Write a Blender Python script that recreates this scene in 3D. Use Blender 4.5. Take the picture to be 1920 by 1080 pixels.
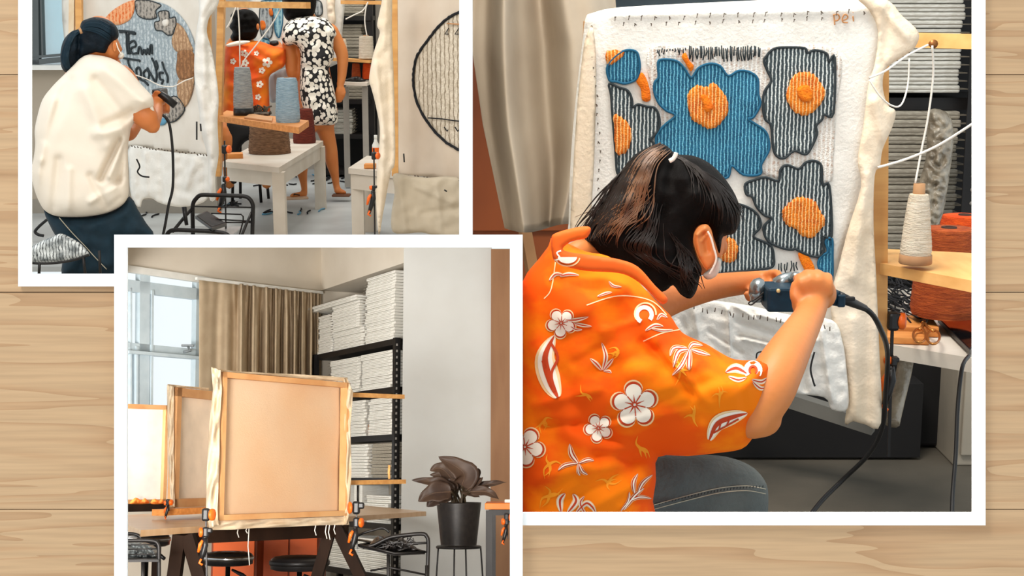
import bpy, bmesh, math, random
import numpy as np
from mathutils import Vector, Matrix, geometry, noise
for o in list(bpy.data.objects): bpy.data.objects.remove(o, do_unlink=True)
SC = bpy.context.scene
COL = SC.collection
F = 2666.667            # focal length in pixels of the 1920 wide frame (50 mm on 36 mm)
rnd = random.Random(7)

# ---------------------------------------------------------------- camera
cam = bpy.data.cameras.new('camera'); cam.lens = 50; cam.sensor_width = 36; cam.clip_start = 0.05; cam.clip_end = 200
camo = bpy.data.objects.new('camera', cam); camo.rotation_euler = (math.pi/2, 0, 0); COL.objects.link(camo)
SC.camera = camo
SC.view_settings.view_transform = 'Standard'; SC.view_settings.look = 'None'
SC.view_settings.exposure = 0.0; SC.view_settings.gamma = 1.0; SC.view_settings.use_curve_mapping = False

# ---------------------------------------------------------------- world and added lights
def s2l(c):
    c = c/255.0
    return c/12.92 if c <= 0.04045 else ((c+0.055)/1.055)**2.4
def rgb(r, g, b): return (s2l(r), s2l(g), s2l(b), 1.0)
wd = bpy.data.worlds.new('sky'); SC.world = wd; wd.use_nodes = True
wd.node_tree.nodes['Background'].inputs[0].default_value = (0.90, 0.97, 1.0, 1)
wd.node_tree.nodes['Background'].inputs[1].default_value = 1.05
def area(name, loc, target, size, power, color=(1, 1, 1), sy=None):
    l = bpy.data.lights.new(name, 'AREA'); l.energy = power; l.color = color
    l.shape = 'RECTANGLE'; l.size = size; l.size_y = sy or size
    o = bpy.data.objects.new(name, l); COL.objects.link(o)
    o.location = loc; o.rotation_euler = (Vector(target)-Vector(loc)).to_track_quat('-Z', 'Y').to_euler()
    return o
area('added_wall_light', (-1.6, -0.6, 2.6), (0, 1.5, 0), 1.2, 62, (1, 0.96, 0.9))  # soft light added from upper left to brighten planks and frames
area('added_light_floral', (0.1, 2.2, 2.2), (0.8, 3.2, -0.2), 0.9, 74, (1, 0.93, 0.84))  # unseen overhead light added to brighten the floral room
area('added_hotspot_floral', (0.06, 1.66, 0.48), (0.06, 2.1, -0.05), 0.10, 3.5, (1, 0.96, 0.9))  # small added light that makes the bright spot on the shoulder
area('added_light_circle', (-2.2, 3.4, 3.4), (-1.6, 8.0, 0.9), 1.6, 72, (1, 0.92, 0.82))  # unseen front light added for the room with the round design
area('added_light_back', (-1.6, 9.8, 4.6), (-1.6, 10.6, 1.0), 1.5, 85, (1, 0.93, 0.84))  # second added light, carries brightness to the back of that room
area('added_fill_plant', (-1.5, 2.7, -0.45), (-1.4, 11.0, 0.2), 0.9, 330, (1, 0.96, 0.91), 0.7)  # frontal fill added just outside the view into the plant room
area('added_fill_shelves', (-3.5, 9.3, -0.85), (-1.3, 12.6, 0.5), 1.2, 98, (1, 0.97, 0.93), 0.8)  # out-of-view fill added to lift the shelves and walls

# ---------------------------------------------------------------- rooms: each photograph's room has its own level floor
class Room:
    def __init__(s, horizon, H):
        a = math.atan((540-horizon)/F); s.H = H
        s.f = Vector((0, math.cos(a), math.sin(a))); s.u = Vector((0, -math.sin(a), math.cos(a)))
        s.M = Matrix(((1, 0, 0, 0), (0, s.f.y, s.u.y, 0), (0, s.f.z, s.u.z, 0), (0, 0, 0, 1)))
    def ray(s, px, py):
        D = Vector(((px-960)/F, 1, -(py-540)/F)); return Vector((D.x, D.dot(s.f), D.dot(s.u)))
    def at(s, px, py, y):
        d = s.ray(px, py); return d*(y/d.y)
    def onz(s, px, py, z):
        d = s.ray(px, py); return d*(z/d.z)
    def onplane(s, px, py, p0, n):
        d = s.ray(px, py); return d*(p0.dot(n)/d.dot(n))
FRONT = Room(540, 0); R1 = Room(20, 1.45); R2 = Room(30, 1.5); R3 = Room(890, 1.0)
R = FRONT
def at(px, py, y): return R.at(px, py, y)
def onz(px, py, z): return R.onz(px, py, z)

# ---------------------------------------------------------------- mesh builder
def frame_from(t):
    t = t.normalized(); a = Vector((0, 0, 1)) if abs(t.z) < 0.9 else Vector((1, 0, 0))
    u = t.cross(a).normalized(); return u, t.cross(u).normalized()
def catmull(pts, n=6, closed=False):
    out = []; N = len(pts); rng = N if closed else N-1
    for i in range(rng):
        P = [pts[(i+k) % N] if closed else pts[min(max(i+k, 0), N-1)] for k in (-1, 0, 1, 2)]
        for j in range(n):
            t = j/n
            out.append(tuple(0.5*(2*P[1][c]+(P[2][c]-P[0][c])*t+(2*P[0][c]-5*P[1][c]+4*P[2][c]-P[3][c])*t*t+(3*P[1][c]-P[0][c]-3*P[2][c]+P[3][c])*t**3) for c in range(len(P[1]))))
    if not closed: out.append(tuple(pts[-1]))
    return out
def V(l): return [Vector(p) for p in l]
class MB:
    def __init__(s): s.v = []; s.f = []; s.m = []; s.sm = []
    def add(s, vs, fs, mi=0, sm=False):
        b = len(s.v); s.v += [Vector(p) for p in vs]
        for f in fs: s.f.append([i+b for i in f]); s.m.append(mi); s.sm.append(sm)
        return s
    def hexa(s, p, mi=0):     # 4 bottom, 4 top
        return s.add(p, [(0, 3, 2, 1), (4, 5, 6, 7), (0, 1, 5, 4), (1, 2, 6, 5), (2, 3, 7, 6), (3, 0, 4, 7)], mi)
    def box(s, c, size, rz=0, mi=0, bev=0, ax=None):
        c = Vector(c); hx, hy, hz = [q/2 for q in size]
        if ax: X, Y, Z = ax
        else: X = Vector((math.cos(rz), math.sin(rz), 0)); Y = Vector((-math.sin(rz), math.cos(rz), 0)); Z = Vector((0, 0, 1))
        if bev <= 0:
            return s.hexa([c+X*a*hx+Y*b*hy+Z*d*hz for d in (-1, 1) for a, b in ((-1, -1), (1, -1), (1, 1), (-1, 1))], mi)
        bm = bmesh.new(); bmesh.ops.create_cube(bm, size=1)
        for v in bm.verts: v.co = Vector((v.co.x*hx*2, v.co.y*hy*2, v.co.z*hz*2))
        bmesh.ops.bevel(bm, geom=list(bm.edges), offset=min(bev, min(hx, hy, hz)*0.9), segments=2, affect='EDGES', profile=0.5)
        bm.verts.index_update()
        s.add([c+X*v.co.x+Y*v.co.y+Z*v.co.z for v in bm.verts], [[v.index for v in f.verts] for f in bm.faces], mi); bm.free()
        return s
    def prism(s, poly, vec, mi=0):
        poly = V(poly); n = len(poly); vec = Vector(vec)
        s.add(poly+[p+vec for p in poly], [list(range(n)), list(range(2*n-1, n-1, -1))]+[(i, (i+1) % n, (i+1) % n+n, i+n) for i in range(n)], mi)
        return s
    def beam(s, a, b, w, h, mi=0, up=None):
        a = Vector(a); b = Vector(b); t = (b-a).normalized()
        u, v = frame_from(t)
        if up is not None: v = (Vector(up)-t*Vector(up).dot(t)).normalized(); u = t.cross(v)
        q = [(-1, -1), (1, -1), (1, 1), (-1, 1)]
        return s.hexa([a+u*x*w/2+v*y*h/2 for x, y in q]+[b+u*x*w/2+v*y*h/2 for x, y in q], mi)
    def tube(s, pts, r, n=8, mi=0, cap=True, sm=True, closed=False):
        pts = V(pts); N = len(pts); rs = r if isinstance(r, (list, tuple)) else [r]*N
        vs = []; fs = []; pu = None
        for i, p in enumerate(pts):
            t = pts[(i+1) % N]-pts[i-1] if closed else pts[min(i+1, N-1)]-pts[max(i-1, 0)]
            if t.length < 1e-9: t = Vector((0, 0, 1))
            t.normalize()
            if pu is None: u, w = frame_from(t)
            else:
                u = (pu-t*pu.dot(t))
                u = u.normalized() if u.length > 1e-6 else frame_from(t)[0]
                w = t.cross(u)
            pu = u
            for k in range(n):
                a = 2*math.pi*k/n; vs.append(p+(u*math.cos(a)+w*math.sin(a))*rs[i])
        for i in range(N if closed else N-1):
            j = (i+1) % N
            for k in range(n): fs.append((i*n+k, i*n+(k+1) % n, j*n+(k+1) % n, j*n+k))
        if cap and not closed: fs.append(list(range(n))[::-1]); fs.append([(N-1)*n+k for k in range(n)])
        return s.add(vs, fs, mi, sm)
    def lathe(s, base, prof, n=28, mi=0, axis=(0, 0, 1), sm=True, rfun=None):
        base = Vector(base); t = Vector(axis).normalized(); u, w = frame_from(t); vs = []; fs = []
        for i, (r, z) in enumerate(prof):
            for k in range(n):
                a = 2*math.pi*k/n; rr = r*(rfun(a, z) if rfun else 1)
                vs.append(base+t*z+(u*math.cos(a)+w*math.sin(a))*rr)
        for i in range(len(prof)-1):
            for k in range(n): fs.append((i*n+k, i*n+(k+1) % n, (i+1)*n+(k+1) % n, (i+1)*n+k))
        fs.append(list(range(n))[::-1]); fs.append([(len(prof)-1)*n+k for k in range(n)])
        return s.add(vs, fs, mi, sm)
    def ball(s, c, r, n=12, mi=0, ax=None):
        c = Vector(c); r = (r, r, r) if not isinstance(r, (tuple, list)) else r
        ax = ax or (Vector((1, 0, 0)), Vector((0, 1, 0)), Vector((0, 0, 1)))
        m = n//2; vs = [c-ax[2]*r[2]]; fs = []
        for i in range(1, m):
            e = -math.pi/2+math.pi*i/m
            for k in range(n):
                a = 2*math.pi*k/n
                vs.append(c+ax[0]*r[0]*math.cos(e)*math.cos(a)+ax[1]*r[1]*math.cos(e)*math.sin(a)+ax[2]*r[2]*math.sin(e))
        vs.append(c+ax[2]*r[2]); L = len(vs)-1
        for k in range(n): fs.append((0, 1+(k+1) % n, 1+k)); fs.append((L, L-n+k, L-n+(k+1) % n))
        for i in range(m-2):
            for k in range(n): fs.append((1+i*n+k, 1+i*n+(k+1) % n, 1+(i+1)*n+(k+1) % n, 1+(i+1)*n+k))
        return s.add(vs, fs, mi, True)
    def sheet(s, fn, nu, nv, th=0.002, mi=0, out=Vector((0, 1, 0))):
        vs = [fn(i/nu, j/nv) for j in range(nv+1) for i in range(nu+1)]; n = len(vs)
        vs += [p+out*th for p in vs]; w = nu+1
        fs = []
        for j in range(nv):
            for i in range(nu):
                a = j*w+i; fs.append((a, a+1, a+w+1, a+w)); fs.append((a+n, a+w+n, a+w+1+n, a+1+n))
        rim = [i for i in range(w)]+[j*w+nu for j in range(1, nv+1)]+[nv*w+i for i in range(nu-1, -1, -1)]+[j*w for j in range(nv-1, 0, -1)]
        for k in range(len(rim)):
            a, b = rim[k], rim[(k+1) % len(rim)]; fs.append((b, a, a+n, b+n))
        return s.add(vs, fs, mi, True)
    def cdt(s, out, step, surf, mi=0, back=None, sm=True):
        """triangulate a pixel outline; surf(X,Y)->room depth array; back: second depth -> closed solid"""
        P = np.array([p[:2] for p in out], float); n = len(P)
        x0, y0 = P.min(0); x1, y1 = P.max(0)
        gx, gy = np.meshgrid(np.arange(x0+step*.5, x1, step), np.arange(y0+step*.5, y1, step*0.87))
        gx = gx+(np.arange(gx.shape[0]) % 2)[:, None]*step*0.5
        G = np.stack([gx.ravel(), gy.ravel()], 1)
        G = G[inside(G, P) & (dist(G, P) > step*0.45)]
        A = np.concatenate([P, G])
        r = geometry.delaunay_2d_cdt([Vector(p) for p in A], [], [list(range(n))], 1, 1e-6)
        vc = np.array([(v.x, v.y) for v in r[0]]); tri = [list(t) for t in r[2]]
        if len(vc) == 0: return s
        D = surf(vc[:, 0], vc[:, 1])
        vs = [at(a, b, d) for (a, b), d in zip(vc, D)]
        if back is None: return s.add(vs, tri, mi, sm)
        DB = back(vc[:, 0], vc[:, 1])
        ec = {}
        for t in tri:
            for i in range(3):
                e = (t[i], t[(i+1) % 3]); k = (min(e), max(e)); ec.setdefault(k, []).append(e)
        bd = set(); be = [v[0] for v in ec.values() if len(v) == 1]
        for e in be: bd.update(e)
        N = len(vs); idx = {}
        weld = max(abs(DB[i]-D[i]) for i in bd) < 1e-4
        for i in range(N):
            if i in bd and weld: idx[i] = i
            else: idx[i] = len(vs); vs.append(at(vc[i][0], vc[i][1], DB[i]))
        fs = tri+[[idx[k] for k in t][::-1] for t in tri]
        if not weld: fs += [(e[1], e[0], idx[e[0]], idx[e[1]]) for e in be]
        return s.add(vs, fs, mi, sm)
    def stroke(s, pts, w, surf, mi=0, step=5, raise_=0):
        """a ribbon of print or thread w px wide lying on a surface"""
        q = []
        for i in range(len(pts)-1):
            a, b = pts[i], pts[i+1]; L = math.hypot(b[0]-a[0], b[1]-a[1]); k = max(1, int(L/step))
            for j in range(k): q.append((a[0]+(b[0]-a[0])*j/k, a[1]+(b[1]-a[1])*j/k))
        q.append(pts[-1][:2]); q = np.array([p[:2] for p in q], float)
        if len(q) < 2: return s
        t = np.gradient(q, axis=0); t /= np.maximum(np.linalg.norm(t, axis=1), 1e-6)[:, None]
        nrm = np.stack([-t[:, 1], t[:, 0]], 1)
        tap = w if not callable(w) else np.array([w(i/(len(q)-1)) for i in range(len(q))])[:, None]
        Lp = q+nrm*tap/2; Rp = q-nrm*tap/2
        DL = surf(Lp[:, 0], Lp[:, 1]); DR = surf(Rp[:, 0], Rp[:, 1]); N = len(q)
        vs = [at(a, b, d) for (a, b), d in zip(Lp, DL)]+[at(a, b, d) for (a, b), d in zip(Rp, DR)]
        return s.add(vs, [(i, i+1, N+i+1, N+i) for i in range(N-1)], mi, True)
def inside(G, P):
    x, y = G[:, 0], G[:, 1]; r = np.zeros(len(G), bool); j = len(P)-1
    for i in range(len(P)):
        xi, yi = P[i]; xj, yj = P[j]
        if yi != yj:
            c = ((yi > y) != (yj > y)) & (x < (xj-xi)*(y-yi)/(yj-yi)+xi); r ^= c
        j = i
    return r
def dist(G, P):
    d = np.full(len(G), 1e9); n = len(P)
    for i in range(n):
        a = P[i]; b = P[(i+1) % n]; ab = b-a; L = ab.dot(ab)
        if L < 1e-9: continue
        t = np.clip(((G-a) @ ab)/L, 0, 1); q = a+t[:, None]*ab
        d = np.minimum(d, np.hypot(G[:, 0]-q[:, 0], G[:, 1]-q[:, 1]))
    return d
def ridge(segs):
    """cloth folds: list of (p0, p1, width px, amplitude px)"""
    def fn(X, Y):
        h = np.zeros_like(X)
        for a, b, w, A in segs:
            a = np.array(a, float); b = np.array(b, float); ab = b-a; L = ab.dot(ab)
            t = np.clip(((X-a[0])*ab[0]+(Y-a[1])*ab[1])/L, 0, 1)
            d = np.hypot(X-a[0]-t*ab[0], Y-a[1]-t*ab[1]); h += A*np.exp(-(d/w)**2)
        return h
    return fn
def puff(out, base, T, Rw, bump=None, wob=0, wl=40, seed=0):
    """rounded relief over a pixel outline: returns (front, back) depth functions, closed at the outline"""
    P = np.array([p[:2] for p in out], float)
    bf = base if callable(base) else (lambda X, Y: np.full_like(X, base))
    def prof(X, Y):
        d = dist(np.stack([X, Y], 1), P); ins = inside(np.stack([X, Y], 1), P)
        d = np.where(ins, d, 0); t = np.clip(d/Rw, 0, 1); return np.sqrt(1-(1-t)**2), d
    def front(X, Y):
        X = np.asarray(X, float); Y = np.asarray(Y, float)
        h, d = prof(X, Y); b = bf(X, Y); k = np.clip(d/(Rw*0.4), 0, 1); e = T*h
        if bump: e = e+bump(X, Y)*k
        if wob: e = e+wob*k*np.array([noise.noise(Vector((x/wl, y/wl, seed))) for x, y in zip(X, Y)])
        return b-e*b/F
    def backf(X, Y):
        X = np.asarray(X, float); Y = np.asarray(Y, float)
        h, d = prof(X, Y); b = bf(X, Y); return b+T*0.7*h*b/F
    return front, backf

# ---------------------------------------------------------------- materials
MATS = {}
def mat(name, col, rough=0.7, col2=None, scale=8, metal=0, bump=0, bscale=60, stretch=(1, 1, 1), spec=0.4, trans=0, emit=0, lo=0.35, hi=0.65, alpha=1, detail=4, wave=None, sheen=0):
    if name in MATS: return MATS[name]
    m = bpy.data.materials.new(name); m.use_nodes = True; nt = m.node_tree; N = nt.nodes; L = nt.links
    b = N['Principled BSDF']; b.inputs['Roughness'].default_value = rough; b.inputs['Metallic'].default_value = metal
    b.inputs['Specular IOR Level'].default_value = spec
    if sheen: b.inputs['Sheen Weight'].default_value = sheen
    tc = N.new('ShaderNodeTexCoord'); mp = N.new('ShaderNodeMapping'); mp.inputs['Scale'].default_value = stretch
    L.new(tc.outputs['Object'], mp.inputs['Vector'])
    nz = N.new('ShaderNodeTexNoise'); nz.inputs['Scale'].default_value = scale; nz.inputs['Detail'].default_value = detail
    L.new(mp.outputs[0], nz.inputs['Vector'])
    c1 = rgb(*col); c2 = rgb(*col2) if col2 else tuple(list(q*0.9 for q in c1[:3])+[1])
    cr = N.new('ShaderNodeValToRGB'); cr.color_ramp.elements[0].position = lo; cr.color_ramp.elements[1].position = hi
    cr.color_ramp.elements[0].color = c1; cr.color_ramp.elements[1].color = c2
    L.new(nz.outputs[0], cr.inputs[0]); cout = cr.outputs[0]
    if wave:   # (scale, axis, colour, lo, hi): stripes of yarn
        wv = N.new('ShaderNodeTexWave'); wv.wave_type = 'BANDS'; wv.bands_direction = wave[1]; wv.inputs['Scale'].default_value = wave[0]
        wv.inputs['Distortion'].default_value = wave[5] if len(wave) > 5 else 1.2; wv.inputs['Detail'].default_value = 2; wv.inputs['Detail Scale'].default_value = 2.0
        L.new(mp.outputs[0], wv.inputs['Vector'])
        r2 = N.new('ShaderNodeValToRGB'); r2.color_ramp.elements[0].position = wave[3]; r2.color_ramp.elements[1].position = wave[4]
        r2.color_ramp.elements[0].color = (0, 0, 0, 1); r2.color_ramp.elements[1].color = (1, 1, 1, 1); L.new(wv.outputs[1], r2.inputs[0])
        mx = N.new('ShaderNodeMix'); mx.data_type = 'RGBA'; L.new(r2.outputs[0], mx.inputs[0]); L.new(cout, mx.inputs[6]); mx.inputs[7].default_value = rgb(*wave[2])
        cout = mx.outputs[2]
    L.new(cout, b.inputs['Base Color'])
    if bump:
        n2 = N.new('ShaderNodeTexNoise'); n2.inputs['Scale'].default_value = bscale; n2.inputs['Detail'].default_value = 5
        L.new(mp.outputs[0], n2.inputs['Vector'])
        bp = N.new('ShaderNodeBump'); bp.inputs['Strength'].default_value = bump; bp.inputs['Distance'].default_value = 0.01
        L.new(n2.outputs[0], bp.inputs['Height']); L.new(bp.outputs[0], b.inputs['Normal'])
    if trans:   # cloth that lets daylight through
        tr = N.new('ShaderNodeBsdfTranslucent'); L.new(cout, tr.inputs[0]); ms = N.new('ShaderNodeMixShader'); ms.inputs[0].default_value = trans
        L.new(b.outputs[0], ms.inputs[1]); L.new(tr.outputs[0], ms.inputs[2]); L.new(ms.outputs[0], N['Material Output'].inputs[0])
    if alpha < 1:
        tp = N.new('ShaderNodeBsdfTransparent'); ms = N.new('ShaderNodeMixShader'); ms.inputs[0].default_value = alpha
        L.new(tp.outputs[0], ms.inputs[1]); L.new(b.outputs[0], ms.inputs[2]); L.new(ms.outputs[0], N['Material Output'].inputs[0])
    if emit: b.inputs['Emission Color'].default_value = c1; b.inputs['Emission Strength'].default_value = emit
    MATS[name] = m; return m

# ---------------------------------------------------------------- objects
ORG = {}
def _link(name, mb, mats, parent, origin):
    me = bpy.data.meshes.new(name)
    me.from_pydata([(p-origin)[:] for p in mb.v], [], mb.f)
    mats = mats if isinstance(mats, (list, tuple)) else [mats]
    for m in mats: me.materials.append(m)
    me.polygons.foreach_set('material_index', mb.m); me.polygons.foreach_set('use_smooth', mb.sm)
    bm = bmesh.new(); bm.from_mesh(me); bmesh.ops.recalc_face_normals(bm, faces=bm.faces); bm.to_mesh(me); bm.free()
    me.update()
    o = bpy.data.objects.new(name, me); COL.objects.link(o); o['_o'] = 1; del o['_o']
    if parent is not None: o.parent = parent
    else: o.matrix_world = R.M @ Matrix.Translation(origin)
    ORG[o.name] = origin.copy()
    return o
def base_of(mb):
    a = np.array([p[:] for p in mb.v]); lo, hi = a.min(0), a.max(0)
    return Vector(((lo[0]+hi[0])/2, (lo[1]+hi[1])/2, lo[2]))
def tag(o, label=None, cat=None, group=None, kind=None):
    if label: o['label'] = label
    if cat: o['category'] = cat
    if group: o['group'] = group
    if kind: o['kind'] = kind
    return o
def thing(name, label, cat, origin, group=None):
    o = bpy.data.objects.new(name, None); o.empty_display_size = 0.05; COL.objects.link(o)
    origin = Vector(origin); o.matrix_world = R.M @ Matrix.Translation(origin); ORG[o.name] = origin.copy()
    return tag(o, label, cat, group)
def part(name, mb, mats, parent, label=None):
    o = _link(name, mb, mats, parent, ORG[parent.name])
    if label: o['label'] = label
    return o
def solo(name, mb, mats, label, cat, group=None):
    return tag(_link(name, mb, mats, None, base_of(mb)), label, cat, group)
ORD = ['', 'second ', 'third ', 'fourth ', 'fifth ', 'sixth ', 'seventh ', 'eighth ', 'ninth ', 'tenth ', 'eleventh ', 'twelfth ']
def nth(k, n, lab):
    """k-th of n counted from the bottom, told from the nearer end"""
    t = n-1-k
    w = ('topmost ' if t == 0 else ORD[t]+'from the top, ') if t <= n//2 else ('bottom ' if k == 0 else ORD[k]+'from the bottom, ')
    return w+lab
def struct(name, mb, mats):
    return tag(_link(name, mb, mats, None, base_of(mb)), kind='structure')
def copy_thing(root, mw, label, group=None):
    r = root.copy(); COL.objects.link(r); r.matrix_world = mw; r['label'] = label
    if group: r['group'] = group
    for ch in list(root.children):
        c = ch.copy(); COL.objects.link(c); c.parent = r
        for g in list(ch.children):
            d = g.copy(); COL.objects.link(d); d.parent = c
    return r
def blob(name, mb, mats, parent, voxel, smooth=6, label=None, origin=None):
    """fuse overlapping closed forms into one continuous skin"""
    o = _link(name, mb, mats, parent, ORG[parent.name])
    md = o.modifiers.new('remesh', 'REMESH'); md.mode = 'VOXEL'; md.voxel_size = voxel; md.use_smooth_shade = True
    if smooth: ms = o.modifiers.new('smooth', 'SMOOTH'); ms.factor = 0.5; ms.iterations = smooth
    dg = bpy.context.evaluated_depsgraph_get(); me = bpy.data.meshes.new_from_object(o.evaluated_get(dg))
    o.modifiers.clear(); o.data = me; me.name = name
    if not me.materials: me.materials.append(mats if not isinstance(mats, list) else mats[0])
    if label: o['label'] = label
    return o
def limb(mb, pts, n=14):
    """tapering limb: [(Vector, r), ...] smoothly interpolated, rounded ends"""
    q = catmull([tuple(p)+(r,) for p, r in pts], 5)
    mb.tube([Vector(p[:3]) for p in q], [p[3] for p in q], n)
    mb.ball(q[0][:3], q[0][3]*0.98, n); mb.ball(q[-1][:3], q[-1][3]*0.98, n)
    return mb
def lp(l): return [(at(px, py, y), r*y/F) for px, py, y, r in l]
# ================================================================ FRONT: plank wall with three white frames
R = FRONT
WD = 1.5
# wood
def wood_wall():
    m = bpy.data.materials.new('pale_plank_wood'); m.use_nodes = True; nt = m.node_tree; N = nt.nodes; L = nt.links; b = N['Principled BSDF']
    b.inputs['Roughness'].default_value = 0.65
    tc = N.new('ShaderNodeTexCoord'); mp = N.new('ShaderNodeMapping'); mp.inputs['Scale'].default_value = (0.35, 1, 5.5); L.new(tc.outputs['Object'], mp.inputs[0])
    n1 = N.new('ShaderNodeTexNoise'); n1.inputs['Scale'].default_value = 3.2; n1.inputs['Detail'].default_value = 3; n1.inputs['Distortion'].default_value = 0.5; L.new(mp.outputs[0], n1.inputs[0])
    mu = N.new('ShaderNodeMath'); mu.operation = 'MULTIPLY'; mu.inputs[1].default_value = 9; L.new(n1.outputs[0], mu.inputs[0])
    fr = N.new('ShaderNodeMath'); fr.operation = 'FRACT'; L.new(mu.outputs[0], fr.inputs[0])
    cr = N.new('ShaderNodeValToRGB'); e = cr.color_ramp.elements
    e[0].position = 0; e[0].color = rgb(200, 164, 124); e[1].position = 1; e[1].color = rgb(182, 142, 102)
    k = cr.color_ramp.elements.new(0.6); k.color = rgb(197, 160, 120); k = cr.color_ramp.elements.new(0.88); k.color = rgb(190, 150, 110)
    L.new(fr.outputs[0], cr.inputs[0])
    m2 = N.new('ShaderNodeMapping'); m2.inputs['Scale'].default_value = (2, 1, 60); L.new(tc.outputs['Object'], m2.inputs[0])
    n2 = N.new('ShaderNodeTexNoise'); n2.inputs['Scale'].default_value = 4; n2.inputs['Detail'].default_value = 6; L.new(m2.outputs[0], n2.inputs[0])
    c2 = N.new('ShaderNodeValToRGB'); c2.color_ramp.elements[0].position = 0.3; c2.color_ramp.elements[0].color = (0.8, 0.8, 0.8, 1); c2.color_ramp.elements[1].position = 0.6; c2.color_ramp.elements[1].color = (1, 1, 1, 1)
    L.new(n2.outputs[0], c2.inputs[0])
    mx = N.new('ShaderNodeMix'); mx.data_type = 'RGBA'; mx.blend_type = 'MULTIPLY'; mx.inputs[0].default_value = 0.8
    L.new(cr.outputs[0], mx.inputs[6]); L.new(c2.outputs[0], mx.inputs[7]); L.new(mx.outputs[2], b.inputs['Base Color'])
    return m
planks = MB()
seams = [-267, 140, 548, 955, 1362]
# openings the planks must leave free (px): x0,x1 ranges per row segment
def plank(x0, x1, y0, y1):
    a = at(x0, y1, WD); b = at(x1, y0, WD)
    planks.box(((a.x+b.x)/2, WD+0.0035, (a.z+b.z)/2), (b.x-a.x, 0.007, b.z-a.z), 0)
for i in range(4):
    y0, y1 = seams[i], seams[i+1]
    for (X0, X1, Y0, Y1) in ((-700, 46, -267, 1362), (46, 226, 525, 1362), (226, 968, 1130, 1362), (968, 1836, 973, 1362), (1836, 2620, -267, 1362)):
        a, b = max(y0, Y0), min(y1, Y1)
        if b-a > 2: plank(X0, X1, a+(0.8 if a in seams else 0), b-(0.8 if b in seams else 0))
bk = MB()
for (X0, X1, Y0, Y1) in ((-700, 44, -267, 1362), (44, 224, 527, 1362), (970, 1838, 975, 1362), (1838, 2620, -267, 1362)):
    a = at(X0, Y1, WD); b = at(X1, Y0, WD); bk.box(((a.x+b.x)/2, WD+0.009, (a.z+b.z)/2), (b.x-a.x, 0.003, b.z-a.z))
struct('wall_front', planks, wood_wall())
struct('trim_2', bk, mat('dark_batten', (120, 84, 52), 0.9))
white = mat('white_frame_paint', (250, 250, 250), 0.6, (246, 247, 246))
def frame(label, bars, y, th):
    mb = MB()
    for x0, x1, y0, y1 in bars:
        a = at(x0, y1, y); b = at(x1, y0, y)
        mb.box(((a.x+b.x)/2, y+th/2, (a.z+b.z)/2), (b.x-a.x, th, b.z-a.z))
    return solo('picture_frame', mb, white, label, 'frame', None)
frame('white flat frame around the view of two people tufting by a window, upper left', [(34, 58, -60, 537), (861, 886, -60, 452), (58, 222, 513, 537), (58, 861, -60, -36)], 1.494, 0.004)
frame('large white flat frame around the orange shirt tufter, right side', [(1824, 1848, -60, 985), (972, 1824, 961, 985), (890, 1824, -60, -36)], 1.490, 0.004)
frame('white flat frame around the potted plant room, overlapping the other two frames', [(214, 238, 440, 1120), (956, 980, 440, 1120), (238, 956, 440, 464), (238, 956, 1096, 1120)], 1.484, 0.004)
# added partitions that keep light and sight apart between the three rooms behind the plank wall
part_m = mat('plaster_partition', (214, 208, 198), 0.9)
def sep(corners, far, name):
    mb = MB(); p = [at(x, y, 1.513) for x, y in corners]; q = [at(x, y, far) for x, y in corners]
    for i in range(len(p)-1):
        n = (q[i]-p[i]).cross(p[i+1]-p[i]).normalized()*0.004
        mb.hexa([p[i], p[i+1], q[i+1], q[i], p[i]+n, p[i+1]+n, q[i+1]+n, q[i]+n])
    return struct(name, mb, part_m)
sep([(874, -900), (874, 452), (968, 452), (968, 1300)], 14.5, 'wall_right')
sep([(874, 452), (226, 452), (226, 525), (-900, 525)], 14.5, 'added_partition')
# ================================================================ RIGHT ROOM: orange shirt tufter
R = R2
cloth_w = mat('primary_tufting_cloth', (236, 233, 226), 0.85, (226, 222, 214), 12, bump=0.25, bscale=140)
cloth_c = mat('calico_cream', (238, 222, 200), 0.85, (226, 206, 178), 6, bump=0.2, bscale=120)
pine = mat('pine_wood', (226, 172, 104), 0.55, (206, 148, 84), 5, stretch=(1, 6, 6))
dark_metal = mat('black_metal', (26, 24, 24), 0.45, (34, 31, 30), metal=0.3)
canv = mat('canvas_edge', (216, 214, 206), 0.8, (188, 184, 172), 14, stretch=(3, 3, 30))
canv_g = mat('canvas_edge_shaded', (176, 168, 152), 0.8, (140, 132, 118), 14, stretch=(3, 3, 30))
blk = mat('black_plastic', (20, 19, 20), 0.4)
orange_pl = mat('orange_plastic', (236, 104, 26), 0.4)
rubber = mat('black_cable_rubber', (18, 17, 18), 0.5)
thread = mat('white_thread', (238, 232, 222), 0.8)

# --- setting
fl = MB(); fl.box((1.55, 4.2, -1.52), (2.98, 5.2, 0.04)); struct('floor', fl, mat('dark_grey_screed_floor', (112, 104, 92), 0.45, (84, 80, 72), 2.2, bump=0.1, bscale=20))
wb = MB(); wb.box((1.54, 6.85, 0.0), (2.96, 0.08, 3.4)); q_ = at(877, 446, 6.85); wb.box(((q_.x+0.05)/2, 6.85, (q_.z+1.7)/2), (0.06-q_.x, 0.08, 1.7-q_.z)); struct('wall_back', wb, mat('dim_back_wall', (92, 84, 78), 0.9))
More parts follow.
